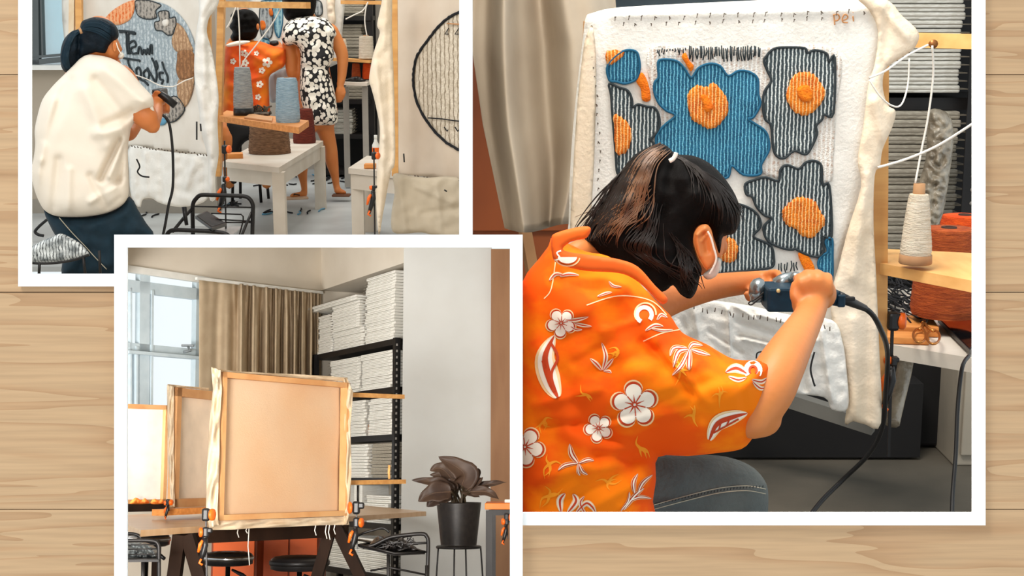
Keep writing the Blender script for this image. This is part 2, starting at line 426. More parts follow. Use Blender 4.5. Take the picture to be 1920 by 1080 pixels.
# brown cabinet behind the curtain
a = at(868, 900, 4.6); b = at(1160, -80, 4.6)
t = thing('cabinet', 'tall reddish brown cabinet behind the hanging curtain, left edge of the large framed view', 'cabinet', ((a.x+b.x)/2, 4.9, -1.5))
m_ = MB(); c1 = at(880, 446, 4.9); c2 = at(976, 446, 4.9); m_.box(((c1.x+b.x)/2, 4.9, (c1.z+0.62)/2), (b.x-c1.x, 0.3, 0.62-c1.z)); m_.box(((c2.x+b.x)/2, 4.9, (c1.z-1.5)/2), (b.x-c2.x, 0.3, c1.z+1.5))
rb = mat('red_brown_laminate', (150, 78, 38), 0.5, (116, 58, 30), 3, stretch=(1, 1, 0.5))
part('body', m_, rb, t)
m_ = MB(); c1 = at(880, 440, 4.72); m_.box(((c1.x+b.x)/2, 4.74, (c1.z+0.6)/2), (b.x-c1.x-0.01, 0.018, 0.58-c1.z), bev=0.004); part('door', m_, rb, t)
# pale leg of an easel behind the shoulder
m_ = MB(); m_.beam(at(982, 420, 4.0), at(1022, 640, 3.8), 0.03, 0.03)
solo('wooden_batten', m_, mat('pale_batten', (206, 150, 98), 0.6), 'slim leaning wooden batten between the curtain hem and the orange collar', 'batten')
# window strip above the canvas
m_ = MB(); m_.box((at(1330, -50, 5.6).x, 5.62, at(1330, -50, 5.6).z), (1.1, 0.05, 0.28)); m_.box((at(1330, 0, 5.5).x, 5.55, at(1330, -12, 5.5).z), (1.15, 0.05, 0.03))
struct('window_3', m_, mat('blue_grey_glass', (120, 138, 146), 0.2, (90, 110, 120), 4))
# --- curtain with deep folds
def cur(u, v):
    xl = [884-28, 890, 948]; 
    L = np.interp(v, [0, .3, .6, 1], [878, 884, 905, 946]); Rr = np.interp(v, [0, .3, .75, 1], [1150, 1160, 1110, 1072])
    px = L+(Rr-L)*u; py = -60+(488 if u < 2 else 0)*v+8*math.sin(u*5)*v
    ph = u*14+1.5*math.sin(v*2.0+u*3)
    d = 3.75+0.10*math.sin(ph)+0.025*math.sin(ph*2.3+1)-0.05*v
    return at(px, py, d)
m_ = MB(); m_.sheet(cur, 150, 30, 0.004)
solo('curtain', m_, mat('grey_beige_curtain', (190, 176, 156), 0.9, (176, 160, 140), 5), 'heavy grey beige curtain hanging in loose folds left of the flower canvas', 'curtain')

# --- steel shelving with stacked blank canvases behind the right side
SH = 5.25
def rack_post(parent, px, py0, py1, y, w=0.05):
    a = at(px, py1, y); b = Vector((a.x, y, at(px, py0, y).z)); m = MB()
    m.box(((a.x), y, (a.z+b.z)/2), (w, 0.006, b.z-a.z)); m.box((a.x+w/2, y+w/2, (a.z+b.z)/2), (0.006, w, b.z-a.z))
    o = part('post', m, dark_metal, parent)
    h = MB(); z = a.z+0.03
    while z < b.z-0.02:
        h.lathe((a.x, y-0.0055, z), [(0.008, 0), (0.008, 0.002)], 8, axis=(0, 1, 0)); z += 0.05
    part('hole', h, mat('grey_hole', (128, 124, 118), 0.6), o); bpy.data.objects[o.name].children[0]['kind'] = 'stuff'
t = thing('shelving_unit', 'black slotted steel shelving behind the flower canvas holding blank canvases', 'shelving', at(1740, 760, SH))
rack_post(t, 1806, -60, 620, SH-0.05, 0.07); rack_post(t, 1778, 640, 775, SH-0.05, 0.05)
for py0 in (196, 470):
    m_ = MB(); c = at(1735, py0, SH); m_.box((c.x, SH+0.25, c.z), (0.62, 0.42, 0.045)); part('shelf', m_, dark_metal, t)
m_ = MB(); m_.box((at(1740, 300, 5.7).x, 5.78, at(1740, 300, 5.7).z), (0.9, 0.02, 2.6)); part('back_panel', m_, mat('near_black', (22, 20, 20), 0.8), t)
def canvas_mesh(w, d, h):
    m = MB(); m.box((0, 0, h/2), (w, d, h), bev=h*0.22); m.box((w*0.1, 0, h*0.5), (w*0.99, d*1.004, h*0.12), mi=1); return m
def stack(px0, px1, py_b, py_t, y, n, depth, group, lab, mats, rz=0, jit=0.006, yaw_pts=None, lean=0):
    """n blank canvases lying one on another between two screen columns"""
    a = at(px0, py_b, y); b = at(px1, py_b, y); top = at(px0, py_t, y)
    H = (top.z-a.z)/n; w = (b-a).length
    mb = canvas_mesh(w, depth, H*0.93); me = None
    for k in range(n):
        jx = rnd.uniform(-jit, jit)+lean*k; jy = rnd.uniform(-jit, jit)
        if me is None:
            o = _link('blank_canvas', mb, mats, None, Vector((0, 0, 0))); first = o; me = o
        else: o = first.copy(); COL.objects.link(o)
        o.matrix_world = R.M @ Matrix.Translation(((a.x+b.x)/2+jx, y+depth/2+jy, a.z+H*k)) @ Matrix.Rotation(rz+rnd.uniform(-.01, .01), 4, 'Z')
        tag(o, nth(k, n, lab), 'canvas', group)
seam_m = mat('canvas_seam', (120, 112, 98), 0.9)
stack(1640, 1800, 174, -40, SH, 14, 0.4, 'blank canvases in the upper stack beside the flower canvas', 'blank canvas in the upper stack by the black post', [canv, seam_m])
stack(1640, 1794, 178+0, 95, SH-0.04, 1, 0.3, 'x', 'wide grey board edge standing under the rail', [canv_g, seam_m]) if 0 else None
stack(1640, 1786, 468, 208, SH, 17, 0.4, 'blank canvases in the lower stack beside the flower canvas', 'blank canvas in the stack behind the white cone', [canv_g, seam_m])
# plastic-wrapped roll behind white cone
ol = [(1745, 205), (1780, 215), (1788, 260), (1780, 330), (1768, 400), (1750, 430), (1720, 425), (1712, 380), (1735, 300), (1738, 240)]
m_ = MB(); f_, b_ = puff(catmull(ol, 5, True), 5.1, 26, 26, wob=16, wl=9); m_.cdt(catmull(ol, 4, True), 4, f_, 0, b_)
solo('plastic_bag', m_, mat('clear_crumpled_plastic', (168, 156, 136), 0.25, (120, 108, 90), 20, bump=0.5, bscale=60, spec=0.8), 'crumpled clear plastic wrap hanging at the end of the lower canvas stack', 'plastic wrap')

# --- white table top right
def table_top(): pass
t = thing('work_table', 'white work table with scissors and tablet on it, right of the hanging cloth', 'table', at(1750, 800, 3.4))
zt = at(1740, 665, 3.25).z
A = onz(1560, 628, zt); B = onz(1900, 684, zt); Cc = onz(1900, 540, zt); D = onz(1560, 540, zt)
m_ = MB(); m_.prism([A, B, Cc, D], (0, 0, -0.035)); part('table_top', m_, mat('white_table_laminate', (226, 218, 206), 0.5, (216, 206, 192)), t)
for px, dd in ((1896, 3.2), (1896, 4.1)):
    m_ = MB(); c = at(px, 690, dd); m_.box((c.x, dd+0.03, (c.z-1.5)/2), (0.05, 0.05, c.z+1.5), bev=0.004); part('leg', m_, MATS['white_table_laminate'], t)
# white cabinet under table far right
m_ = MB(); a = at(1794, 840, 4.6); m_.box((a.x+0.2, 4.78, -1.2), (0.4, 0.3, 0.6), bev=0.006)
t = thing('storage_box', 'pale grey cabinet standing on the floor under the white table at the far right', 'cabinet', (a.x+0.2, 4.8, -1.5)); part('body', m_, mat('pale_cabinet', (176, 166, 150), 0.6), t)
m_ = MB(); m_.box((a.x+0.2, 4.62, -1.2), (0.36, 0.012, 0.52), bev=0.004); part('door', m_, MATS['pale_cabinet'], t)
# low grey ledge behind the hem
t = thing('metal_ledge', 'grey metal ledge of the shelving seen below the hanging cloth hem', 'ledge', at(1530, 770, 4.6))
m_ = MB(); m_.beam(at(1380, 716, 4.5), at(1640, 800, 4.3), 0.05, 0.045, up=(0, 0, 1)); part('rail', m_, mat('grey_ledge', (120, 118, 112), 0.5), t)
m_ = MB(); q_ = at(1590, 760, 4.75); m_.box((q_.x-0.16, 4.75, -1.36), (0.8, 0.12, 0.26)); part('base', m_, mat('near_black', (18, 16, 16), 0.8), t)
# dark crate added to make the dark area under the table
m_ = MB(); c = at(1725, 720, 5.0); m_.box((c.x+0.01, 4.9, -1.25), (0.21, 0.16, 0.48), bev=0.01)
m_.box((c.x+0.01, 4.9, -1.0), (0.225, 0.18, 0.03), bev=0.005)
solo('dark_filler', m_, mat('near_black', (18, 16, 16), 0.8), 'added black crate in the shadow under the white table', 'filler')

# --- canvas on its wooden stretcher: the flower piece
YC = 2.95
t = thing('tufting_canvas', 'tall tufting frame with stretched white cloth and tufted blue and grey flowers', 'tufting frame', at(1350, 800, YC))
# cloth sheet: front plane with soft rounded edges, hanging hem below
out = [(1098, 34), (1112, 24), (1160, 14), (1300, 6), (1480, -2), (1560, -6), (1612, -2), (1640, 8), (1655, 26), (1660, 50), (1650, 110), (1640, 180), (1628, 300), (1600, 420), (1580, 470), (1570, 520), (1575, 560), (1586, 610), (1590, 660), (1470, 640), (1340, 590), (1180, 560), (1062, 500), (1066, 420), (1070, 300), (1080, 180), (1092, 80)]
oc = catmull(out, 5, True)
front, back = puff(oc, YC, 16, 26, ridge([((1110, 60), (1130, 500), 10, -3), ((1150, 28), (1640, 20), 7, 4)]), wob=3, wl=70)
def cf(X, Y): return front(X, Y)
m_ = MB(); m_.cdt(oc, 7, cf, 0, lambda X, Y: cf(X, Y)+0.008+0.02*0); part('cloth', m_, cloth_w, t)
# selvedge on the left side (cream, seen edge-on) and wooden bars at the back
sv = [(1112, 52), (1118, 120), (1116, 240), (1112, 340), (1105, 420), (1090, 450), (1070, 440), (1074, 330), (1082, 200), (1094, 90), (1104, 56)]
m_ = MB(); g1, g2 = puff(catmull(sv, 4, True), YC-0.025, 5, 14); m_.cdt(catmull(sv, 4, True), 8, g1, 0, g2); part('selvedge', m_, cloth_c, t, 'cream folded side strip of the cloth')
m_ = MB(); m_.beam(at(1108, 40, YC+0.05), at(1085, 640, YC+0.05), 0.03, 0.03); part('stretcher_bar', m_, pine, t)
m_ = MB(); m_.beam(at(1108, 40, YC+0.05), at(1640, 30, YC+0.05), 0.03, 0.03); part('stretcher_bar', m_, pine, t)
m_ = MB(); m_.beam(at(1652, 20, YC+0.05), at(1648, 760, YC+0.05), 0.018, 0.03); part('stretcher_bar', m_, pine, t)
# right flap of loose cream cloth
fo = [(1600, -10), (1640, -12), (1672, 6), (1690, 28), (1722, 60), (1716, 88), (1690, 108), (1662, 128), (1655, 160), (1664, 196), (1679, 208), (1674, 236), (1655, 280), (1650, 312), (1640, 330), (1638, 420), (1643, 520), (1648, 640), (1652, 793), (1620, 795), (1600, 790), (1584, 794), (1590, 740), (1580, 660), (1560, 600), (1560, 545), (1572, 500), (1590, 430), (1614, 350), (1608, 300), (1618, 240), (1628, 160), (1640, 120), (1646, 60), (1630, 20)]
fc = catmull(fo, 4, True)
g1, g2 = puff(fc, YC-0.03, 10, 16, ridge([((1650, 10), (1700, 70), 7, 8), ((1665, 20), (1655, 120), 7, -8), ((1640, 190), (1655, 260), 8, 8), ((1625, 330), (1600, 520), 9, 9), ((1632, 440), (1625, 780), 9, -7), ((1600, 600), (1605, 780), 10, 8)]), wob=3, wl=30)
m_ = MB(); m_.cdt(fc, 6, g1, 0, g2); part('loose_cloth_flap', m_, cloth_c, t, 'loose cream cloth edge hanging down the right side')
# lower hem hanging in creases below the staples
ho = [(1240, 566), (1300, 560), (1400, 572), (1480, 590), (1560, 600), (1580, 640), (1588, 700), (1590, 765), (1560, 768), (1545, 745), (1480, 735), (1400, 700), (1330, 690), (1250, 640), (1200, 600)]
hc = catmull(ho, 4, True)
g1, g2 = puff(hc, YC-0.045, 7, 12, ridge([((1300, 570), (1320, 690), 6, 11), ((1365, 580), (1372, 700), 3, 15), ((1380, 600), (1470, 630), 5, -13), ((1395, 636), (1520, 664), 4, 12), ((1385, 628), (1500, 655), 4, -10), ((1420, 590), (1500, 612), 4, 10), ((1540, 620), (1560, 750), 5, 14), ((1500, 640), (1510, 730), 6, -12), ((1330, 620), (1390, 660), 4, -9), ((1380, 575), (1420, 600), 4, 9), ((1460, 600), (1530, 640), 4, 9), ((1280, 600), (1300, 660), 5, -8)]), wob=4, wl=18)
m_ = MB(); m_.cdt(hc, 3.5, g1, 0, g2); part('hem', m_, cloth_w, t, 'creased loose hem below the row of staples')
# staples and nails
m_ = MB(); k = 0
def staple(x, y, s=1, mb=None):
    d = float(cf(np.array([x]), np.array([y]))[0])-0.012
    mb.beam(at(x, y, d), at(x+rnd.uniform(2, 5)*s, y+rnd.uniform(-3, 5), d-0.001), 0.002, 0.002); mb.beam(at(x+1, y, d), at(x+rnd.uniform(-1, 1), y+7*s, d-0.001), 0.0015, 0.0015)
for i in range(19): staple(1150+i*26+rnd.uniform(-3, 3), 33-i*0.75+rnd.uniform(-2, 2), 1, m_)
for i in range(15): staple(1165+i*27+rnd.uniform(-4, 4), 44-i*0.8+rnd.uniform(-2, 2), 0.8, m_)
for i in range(17): staple(1106+8*math.sin(i*0.19)+i*0.9+rnd.uniform(-2, 2), 90+i*17.5, 0.7, m_)
part('staples', m_, mat('staple_grey', (84, 70, 58), 0.5), t)['kind'] = 'stuff'
m_ = MB()
for i in range(22):
    x = 1290+i*12.6+rnd.uniform(-3, 3); y = 572+i*1.9+rnd.uniform(-3, 3); p = at(x, y, YC-0.075); m_.tube([p, at(x+rnd.uniform(-2, 3), y+8, YC-0.078)], 0.0012, 5)
part('staples', m_, MATS['staple_grey'], t)['kind'] = 'stuff'
# --- embroidery
def off(e): return lambda X, Y: cf(X, Y)-e
blue = mat('blue_tufted_yarn', (36, 104, 138), 0.9, (26, 84, 116), 60, wave=(0.0, 'X', (0, 0, 0), 0, 1) if 0 else (44, 'X', (112, 186, 212), 0.70, 0.9, 2.0), bump=0.6, bscale=300)
grey = mat('dark_grey_tufted_yarn', (50, 62, 68), 0.9, (66, 78, 82), 60, wave=(40, 'X', (210, 216, 214), 0.62, 0.82, 2.2), bump=0.6, bscale=300)
orng = mat('orange_tufted_yarn', (232, 128, 26), 0.9, (198, 92, 20), 50, wave=(44, 'X', (248, 190, 120), 0.68, 0.9, 2.0), bump=0.6, bscale=300)
ornd = mat('bright_orange_yarn', (250, 134, 14), 0.9, (236, 112, 8), 60, bump=0.6, bscale=300)
bline = mat('blue_outline_yarn', (28, 92, 124), 0.9); gline = mat('charcoal_outline_yarn', (44, 52, 56), 0.9)
spk = mat('off_white_tufted_yarn', (228, 220, 210), 0.95, (204, 180, 164), 160, lo=0.55, hi=0.62, wave=(34, 'X', (244, 240, 234), 0.5, 0.8, 2.0), bump=0.6, bscale=300)
def Z2(l, ox, oy, sc): return [(ox+x/sc, oy+y/sc) for x, y in l]
def patch(nm, outl, m, lm, par, e=0.006, label=None, lw=0.0028, closed=True):
    oo = catmull(outl, 4, True)
    if nm == 'flower_centre' and m is orng: oo = [(x+rnd.uniform(-1, 1), y+(2.2 if i_ % 2 else -2.2)*rnd.uniform(.2, 1)) for i_, (x, y) in enumerate(oo)]
    mb = MB(); mb.cdt(oo, 8, off(e), 0, off(0.0))
    if lm: mb.tube([at(x, y, float(cf(np.array([x]), np.array([y]))[0])-e) for x, y in oo], lw, 6, 1, closed=True)
    o = part(nm, mb, [m, lm or m], par, label); return o
# background speckled yarn
bgp = [(1215, 92), (1300, 88), (1420, 90), (1568, 92), (1568, 200), (1565, 250), (1562, 300), (1550, 345), (1440, 330), (1400, 300), (1260, 240), (1240, 280), (1228, 200)]
patch('flower_background', bgp, spk, None, t, 0.0025, 'speckled off-white yarn ground')
s1 = 1080/260.
bl = Z2([(555, 195), (600, 172), (700, 185), (760, 240), (815, 315), (870, 240), (960, 205), (1040, 225), (1102, 300), (1180, 262), (1260, 268), (1330, 320), (1335, 440), (1352, 520), (1300, 620), (1262, 640), (1380, 720), (1415, 790), (1418, 880), (1360, 990), (1350, 1066), (1220, 1070), (1130, 1000), (1100, 1090), (1000, 1090), (880, 1040), (760, 1000), (640, 950), (560, 880), (540, 780), (600, 690), (690, 610), (620, 570), (560, 510), (525, 420), (530, 350), (560, 310)], 1100, 70, s1)
bl = [(x, y) for x, y in bl]
f1 = patch('blue_flower', bl, blue, bline, t, 0.008, 'large blue tufted flower')
oc1 = Z2([(800, 420), (860, 375), (930, 385), (985, 350), (1040, 400), (1085, 460), (1105, 560), (1080, 620), (1020, 690), (955, 715), (890, 680), (830, 650), (800, 590), (785, 480)], 1100, 70, s1)
patch('flower_centre', oc1, orng, None, f1, 0.012)
oc1b = Z2([(890, 455), (930, 450), (975, 510), (980, 560), (930, 585), (905, 520)], 1100, 70, s1); patch('flower_centre', oc1b, ornd, None, f1, 0.014)
g1_ = Z2([(460, 90), (560, 78), (700, 84), (722, 120), (780, 100), (870, 125), (890, 190), (935, 160), (925, 590), (850, 600), (835, 640), (790, 690), (795, 760), (740, 880), (700, 912), (620, 885), (545, 940), (490, 930), (455, 860), (440, 690), (395, 640), (378, 560), (385, 430), (440, 340), (410, 260), (385, 190), (400, 150)], 1340, 70, s1)
f2 = patch('grey_flower', g1_, grey, gline, t, 0.008, 'grey tufted flower at the upper right')
patch('flower_centre', Z2([(570, 400), (620, 290), (700, 270), (770, 290), (830, 360), (862, 430), (840, 500), (780, 570), (700, 612), (610, 570), (560, 470)], 1340, 70, s1), orng, None, f2, 0.012)
patch('flower_centre', Z2([(640, 400), (720, 370), (760, 440), (740, 500), (670, 490)], 1340, 70, s1), ornd, None, f2, 0.014)
s4 = 1315/280.
g2_ = Z2([(270, 260), (360, 220), (450, 200), (560, 230), (580, 130), (640, 92), (740, 125), (800, 70), (880, 55), (940, 100), (950, 270), (1010, 275), (1030, 715), (960, 720), (955, 860), (900, 900), (800, 875), (710, 830), (690, 835), (600, 825), (470, 760), (430, 640), (500, 560), (440, 535), (370, 460), (330, 370), (280, 350)], 1340, 290, s4)
f3 = patch('grey_flower', g2_, grey, gline, t, 0.008, 'grey tufted flower at the lower right')
patch('flower_centre', Z2([(600, 490), (650, 430), (730, 375), (820, 385), (890, 420), (930, 500), (975, 590), (900, 700), (840, 735), (760, 710), (720, 660), (640, 620), (600, 560)], 1340, 290, s4), orng, None, f3, 0.012)
g3_ = Z2([(190, 440), (270, 455), (350, 500), (395, 560), (400, 640), (340, 720), (440, 770), (500, 810), (520, 900), (510, 985), (400, 1010), (200, 1030), (0, 1040), (-40, 900), (0, 700), (180, 640), (215, 540)], 1340, 290, s4)
f4 = patch('grey_flower', g3_, grey, gline, t, 0.008, 'grey tufted flower partly hidden behind the head')
patch('flower_centre', Z2([(60, 750), (130, 730), (190, 770), (205, 850), (180, 930), (120, 950), (60, 920), (30, 840)], 1340, 290, s4), orng, None, f4, 0.012)
g4_ = Z2([(175, 362), (250, 390), (320, 415), (352, 480), (360, 545), (400, 522), (470, 540), (530, 550), (565, 620), (560, 720), (500, 795), (520, 840), (420, 960), (300, 1050), (240, 1060), (225, 900), (200, 600), (190, 450)], 1100, 70, s1)
f5 = patch('grey_flower', g4_, grey, gline, t, 0.008, 'grey tufted flower at the left edge')
patch('flower_centre', Z2([(210, 610), (270, 620), (330, 680), (350, 760), (320, 880), (235, 910), (215, 750)], 1100, 70, s1), orng, None, f5, 0.012)
f6 = patch('blue_flower', Z2([(165, 215), (280, 110), (380, 108), (408, 170), (412, 250), (380, 330), (300, 360), (230, 345), (175, 330)], 1100, 70, s1), blue, bline, t, 0.008, 'small blue tufted corner flower')
patch('flower_centre', Z2([(158, 110), (290, 108), (270, 160), (210, 200), (160, 215)], 1100, 70, s1), orng, None, f6, 0.010)
patch('blue_flower', [(1548, 452), (1560, 448), (1561, 480), (1561, 515), (1556, 528), (1542, 512), (1534, 496), (1540, 480), (1552, 472)], blue, bline, t, 0.008, 'blue tufted corner piece at the lower right')
for nm, q in (('orange_leaf', Z2([(385, 340), (425, 275), (460, 310), (490, 400), (495, 490), (435, 492), (420, 400)], 1100, 70, s1)), ('orange_leaf', Z2([(740, 150), (770, 120), (800, 180), (835, 225), (810, 265), (770, 205)], 1100, 70, s1)), ('orange_leaf', [(1496, 476), (1514, 478), (1528, 505), (1512, 511)])):
    patch(nm, q, ornd, None, t, 0.009)
m_ = MB()
for x0, x1, y0, y1, n in ((1232, 1290, 92, 102, 12), (1292, 1430, 88, 112, 34), (1460, 1500, 492, 510, 7)):
    for i in range(n):
        x = x0+(x1-x0)*i/n+rnd.uniform(-1, 1); ya = y0+rnd.uniform(-3, 3); yb = y1+rnd.uniform(-8, 4)
        d = float(cf(np.array([x]), np.array([100.]))[0])-0.006; m_.tube([at(x, ya, d), at(x+rnd.uniform(-1.5, 1.5), (ya+yb)/2, d-0.002), at(x+rnd.uniform(-2, 2), yb, d)], 0.0014, 5)
part('tuft_row', m_, gline, t, 'row of dark yarn stitches'); t.children[-1]['kind'] = 'stuff' if 0 else 'stuff'
# handwritten name
def write(strokes, mb, r, d, ox, oy, sc):
    for st in strokes: mb.tube([at(ox+x*sc, oy+y*sc, float(cf(np.array([ox+x*sc]), np.array([oy+y*sc]))[0])-d) for x, y in catmull(st, 5)], r, 6)
m_ = MB()
P_ = [[(0, 0), (1, 8), (2, 18)], [(-1, 1), (7, 0), (10, 5), (7, 10), (1, 11)]]
e_ = [[(15, 10), (22, 8), (24, 3), (19, 0), (15, 6), (16, 13), (24, 14)]]
i_ = [[(33, 3), (34, 12)], [(32.5, -3), (33.5, -3.5)]]
write(P_+e_+i_, m_, 0.0016, 0.006, 1563, 27, 1.1)
part('name_marking', m_, mat('brown_marker', (196, 140, 92), 0.8), t, 'brown handwritten letters Pei')

# --- wooden rail at the top, plank shelf, upright
t = thing('yarn_shelf', 'pine plank shelf with a tall upright and top rail holding the white yarn cone', 'shelf', at(1660, 500, 3.0))
m_ = MB(); m_.beam(at(1712, 75, 3.0), at(1900, 80, 2.9), 0.03, 0.03, up=(0, 0, 1)); part('top_rail', m_, mat('bright_pine', (240, 186, 116), 0.5, (226, 166, 96), 5, stretch=(6, 1, 6)), t)
m_ = MB(); m_.beam(at(1650, 300, 3.1), at(1640, 620, 3.1), 0.014, 0.03); part('upright', m_, pine, t)
zs = at(1645, 492, 3.0).z
A = onz(1643, 492, zs); B = onz(1900, 541, zs); Cc = onz(1900, 478, zs); D = onz(1650, 466, zs)
m_ = MB(); m_.prism([A, B, Cc, D], (0, 0, -0.024)); part('plank', m_, MATS['bright_pine'], t)
m_ = MB(); m_.lathe(at(1746, 82, 2.94), [(0.006, 0), (0.006, 0.012), (0.009, 0.014), (0.009, 0.018)], 10, axis=(0, -1, 0)); part('eye_screw', m_, mat('brass_screw', (150, 96, 50), 0.4, metal=0.6), t)

def cone(name, px, pyb, pyt, y, wb_, wt, m, mcore, label, group=None, coretop=0, corebot=0, hole=True, yscale=1.0, zup=None):
    """yarn cone standing at a pixel base; widths in px at base and top"""
    b = at(px, pyb, y); H = (at(px, pyt, y).z-b.z); rb = wb_/2*y/F; rt = wt/2*y/F
    t = thing(name, label, 'yarn cone', b, group)
    z0 = corebot*y/F; z1 = H-coretop*y/F; n = 40; prof = [(rb*0.9, z0)]
    for i in range(n+1):
        f = i/n; prof.append(((rb+(rt-rb)*f)*(1-0.10*(abs(2*f-1)**8))*(1+0.012*math.sin(i*2.1)), z0+(z1-z0)*f))
    prof.append((rt*0.45, z1+0.001))
    mb = MB(); mb.lathe(b, prof, 32, rfun=lambda a, z: 1+0.008*math.sin(a*5+z*90)); part('yarn', mb, m, t)
    mb = MB()
    rr = rt*0.62 if coretop else rt*0.3; zz_ = max(H, z1+0.004)
    mb.lathe(b, ([(rb*0.96, 0), (rb*1.0, 0.002), (rb*0.98, z0+0.004), (rb*0.7, z0+0.005)] if corebot else [(rr*1.1, 0.001)])+[(rr, z0+0.006), (rr, z1-0.005), (rr*0.92, zz_), (rr*0.5, zz_), (rr*0.45, zz_-0.012)], 28)
    part('cardboard_core', mb, mcore, t); return t
yw = mat('white_wool_yarn', (240, 228, 208), 0.95, (222, 206, 182), 30, stretch=(1, 1, 9), bump=0.9, bscale=70)
card = mat('cardboard', (176, 134, 94), 0.8, (150, 108, 74))
cone('yarn_cone', 1716, 494, 344, 2.92, 62, 38, yw, card, 'white yarn cone on a cardboard core standing on the pine plank', None, 20, 14)
yr = mat('rust_wool_yarn', (186, 88, 36), 0.95, (150, 62, 24), 30, stretch=(1, 1, 9), bump=0.9, bscale=70)
yo = mat('orange_wool_yarn', (240, 92, 22), 0.95, (216, 70, 14), 30, stretch=(1, 1, 9), bump=0.9, bscale=70)
holec = mat('dark_core', (60, 36, 24), 0.8)
cone('yarn_cone', 1770, 590, 428, 3.5, 132, 104, yr, holec, 'large rust brown yarn cone on the white table, behind the pine plank')
cone('yarn_cone', 1800, 560, 404, 3.85, 112, 88, yo, holec, 'bright orange yarn cone furthest back beside the rust brown one')
# loose threads
def cable(name, pts, y, r, m, label, cat='cable', n=8):
    q = catmull([(p[0], p[1], (p[2] if len(p) > 2 else y)) for p in pts], 6)
    mb = MB(); mb.tube([at(a, b, c) for a, b, c in q], r, n); return solo(name, mb, m, label, cat)
cable('yarn_strand', [(1740, 84, 2.9), (1700, 105, 2.88), (1660, 133, 2.86), (1630, 146, 2.85)], 2.9, 0.0022, thread, 'white strand tied from the top rail to the cloth flap', 'thread')
cable('yarn_strand', [(1748, 86, 2.9), (1750, 140, 2.92), (1740, 220, 2.93), (1728, 280, 2.93), (1716, 344, 2.92)], 2.9, 0.0022, thread, 'white strand hanging from the rail down into the white yarn cone', 'thread')
cable('yarn_strand', [(1646, 314, 2.86), (1700, 298, 2.86), (1760, 272, 2.84), (1830, 228, 2.8)], 2.9, 0.0026, thread, 'taut white strand running from the cloth edge up to the right', 'thread')
cable('yarn_strand', [(1630, 150, 2.86), (1650, 180, 2.86), (1672, 198, 2.87), (1690, 196, 2.88), (1702, 160, 2.9), (1705, 110, 2.9)], 2.9, 0.0018, thread, 'thin white loop of yarn hanging beside the cloth flap', 'thread')
# --- wood blocks, clamps, scissors, tablet, scraps
def clamp(px, py0, py1, y, label, heads, w=9, lever=1):
    """bar clamp seen side-on: steel bar, fixed jaw with orange pad, sliding trigger handle"""
    t = thing('bar_clamp', label, 'clamp', at(px, py1, y)); k = y/F
    mb = MB(); mb.beam(at(px, py0, y), at(px+heads.get('dx', 0), py1, y), w*0.55*k, 0.006); part('bar', mb, dark_metal, t)
    for (hy, s, orr) in heads['jaws']:
        c = at(px, hy, y-0.012); mb = MB(); mb.box(c, (14*k*s, 0.03, 24*k*s), bev=4*k*s); mb.box(at(px+6*s, hy-4*s, y-0.012), (18*k*s, 0.024, 12*k*s), bev=3*k*s); jaw = part('jaw', mb, blk, t)
        mb = MB(); mb.lathe(at(px+12*s*orr, hy, y-0.014), [(9*k*s, -0.008), (11*k*s, -0.004), (11*k*s, 0.004), (8*k*s, 0.008)], 16, axis=(orr, -0.35, 0)); part('pad', mb, orange_pl, jaw)
    hx, hy = heads['handle']; s = heads.get('s', 1)
    mb = MB(); q = [at(px-3*s, hy-22*s, y-0.02), at(px-2*s, hy, y-0.02), at(px-9*s, hy+26*s, y-0.02), at(px-16*s, hy+48*s, y-0.02)]
    mb.tube(q, [7*k*s, 9*k*s, 8*k*s, 6*k*s], 10); mb.ball(q[0], 7*k*s); mb.ball(q[-1], 6*k*s); h = part('handle', mb, blk, t)
    mb = MB(); q = [at(px-10*s, hy-14*s, y-0.028), at(px-17*s, hy-2*s, y-0.028), at(px-23*s, hy+22*s, y-0.028)]
    mb.tube(q, [4*k*s, 6*k*s, 3.5*k*s], 8); part('trigger', mb, orange_pl, h)
    mb = MB(); mb.tube([at(px-14*s, hy+42*s, y-0.03), at(px-20*s, hy+54*s, y-0.03), at(px-10*s, hy+60*s, y-0.03)], 3.5*k*s, 8); part('grip_end', mb, orange_pl, h)
    return t
m_ = MB(); m_.box(onz(1690, 610, zt+0.014), (0.165, 0.14, 0.026), rz=-0.15, bev=0.003); solo('wood_block', m_, mat('orange_pine', (226, 152, 80), 0.6, (204, 128, 60), 6, stretch=(1, 8, 8)), 'flat pine block under the clamp on the white table', 'wood block')
m_ = MB(); m_.box(onz(1692, 633, zt+0.010), (0.12, 0.07, 0.018), rz=-0.15, bev=0.003); solo('wood_block', m_, MATS['orange_pine'], 'narrow pine offcut at the front edge of the white table', 'wood block')
clamp(1674, 580, 856, 3.0, 'long black bar clamp with orange pads beside the hanging cloth flap', {'jaws': [(602, 1.5, 1), (676, 0.7, -1)], 'handle': (0, 712), 's': 0.95, 'dx': -8}, 10)
t = thing('scissors', 'open gold-handled scissors lying on the white table', 'scissors', onz(1740, 635, zt)); k = 3.35/F
gold = mat('gold_metal', (206, 136, 70), 0.3, metal=0.8); steel = mat('scissor_steel', (150, 140, 128), 0.3, metal=0.8)
sz_ = lambda x, y, h=0.0: onz(x, y, zt+0.028+h)
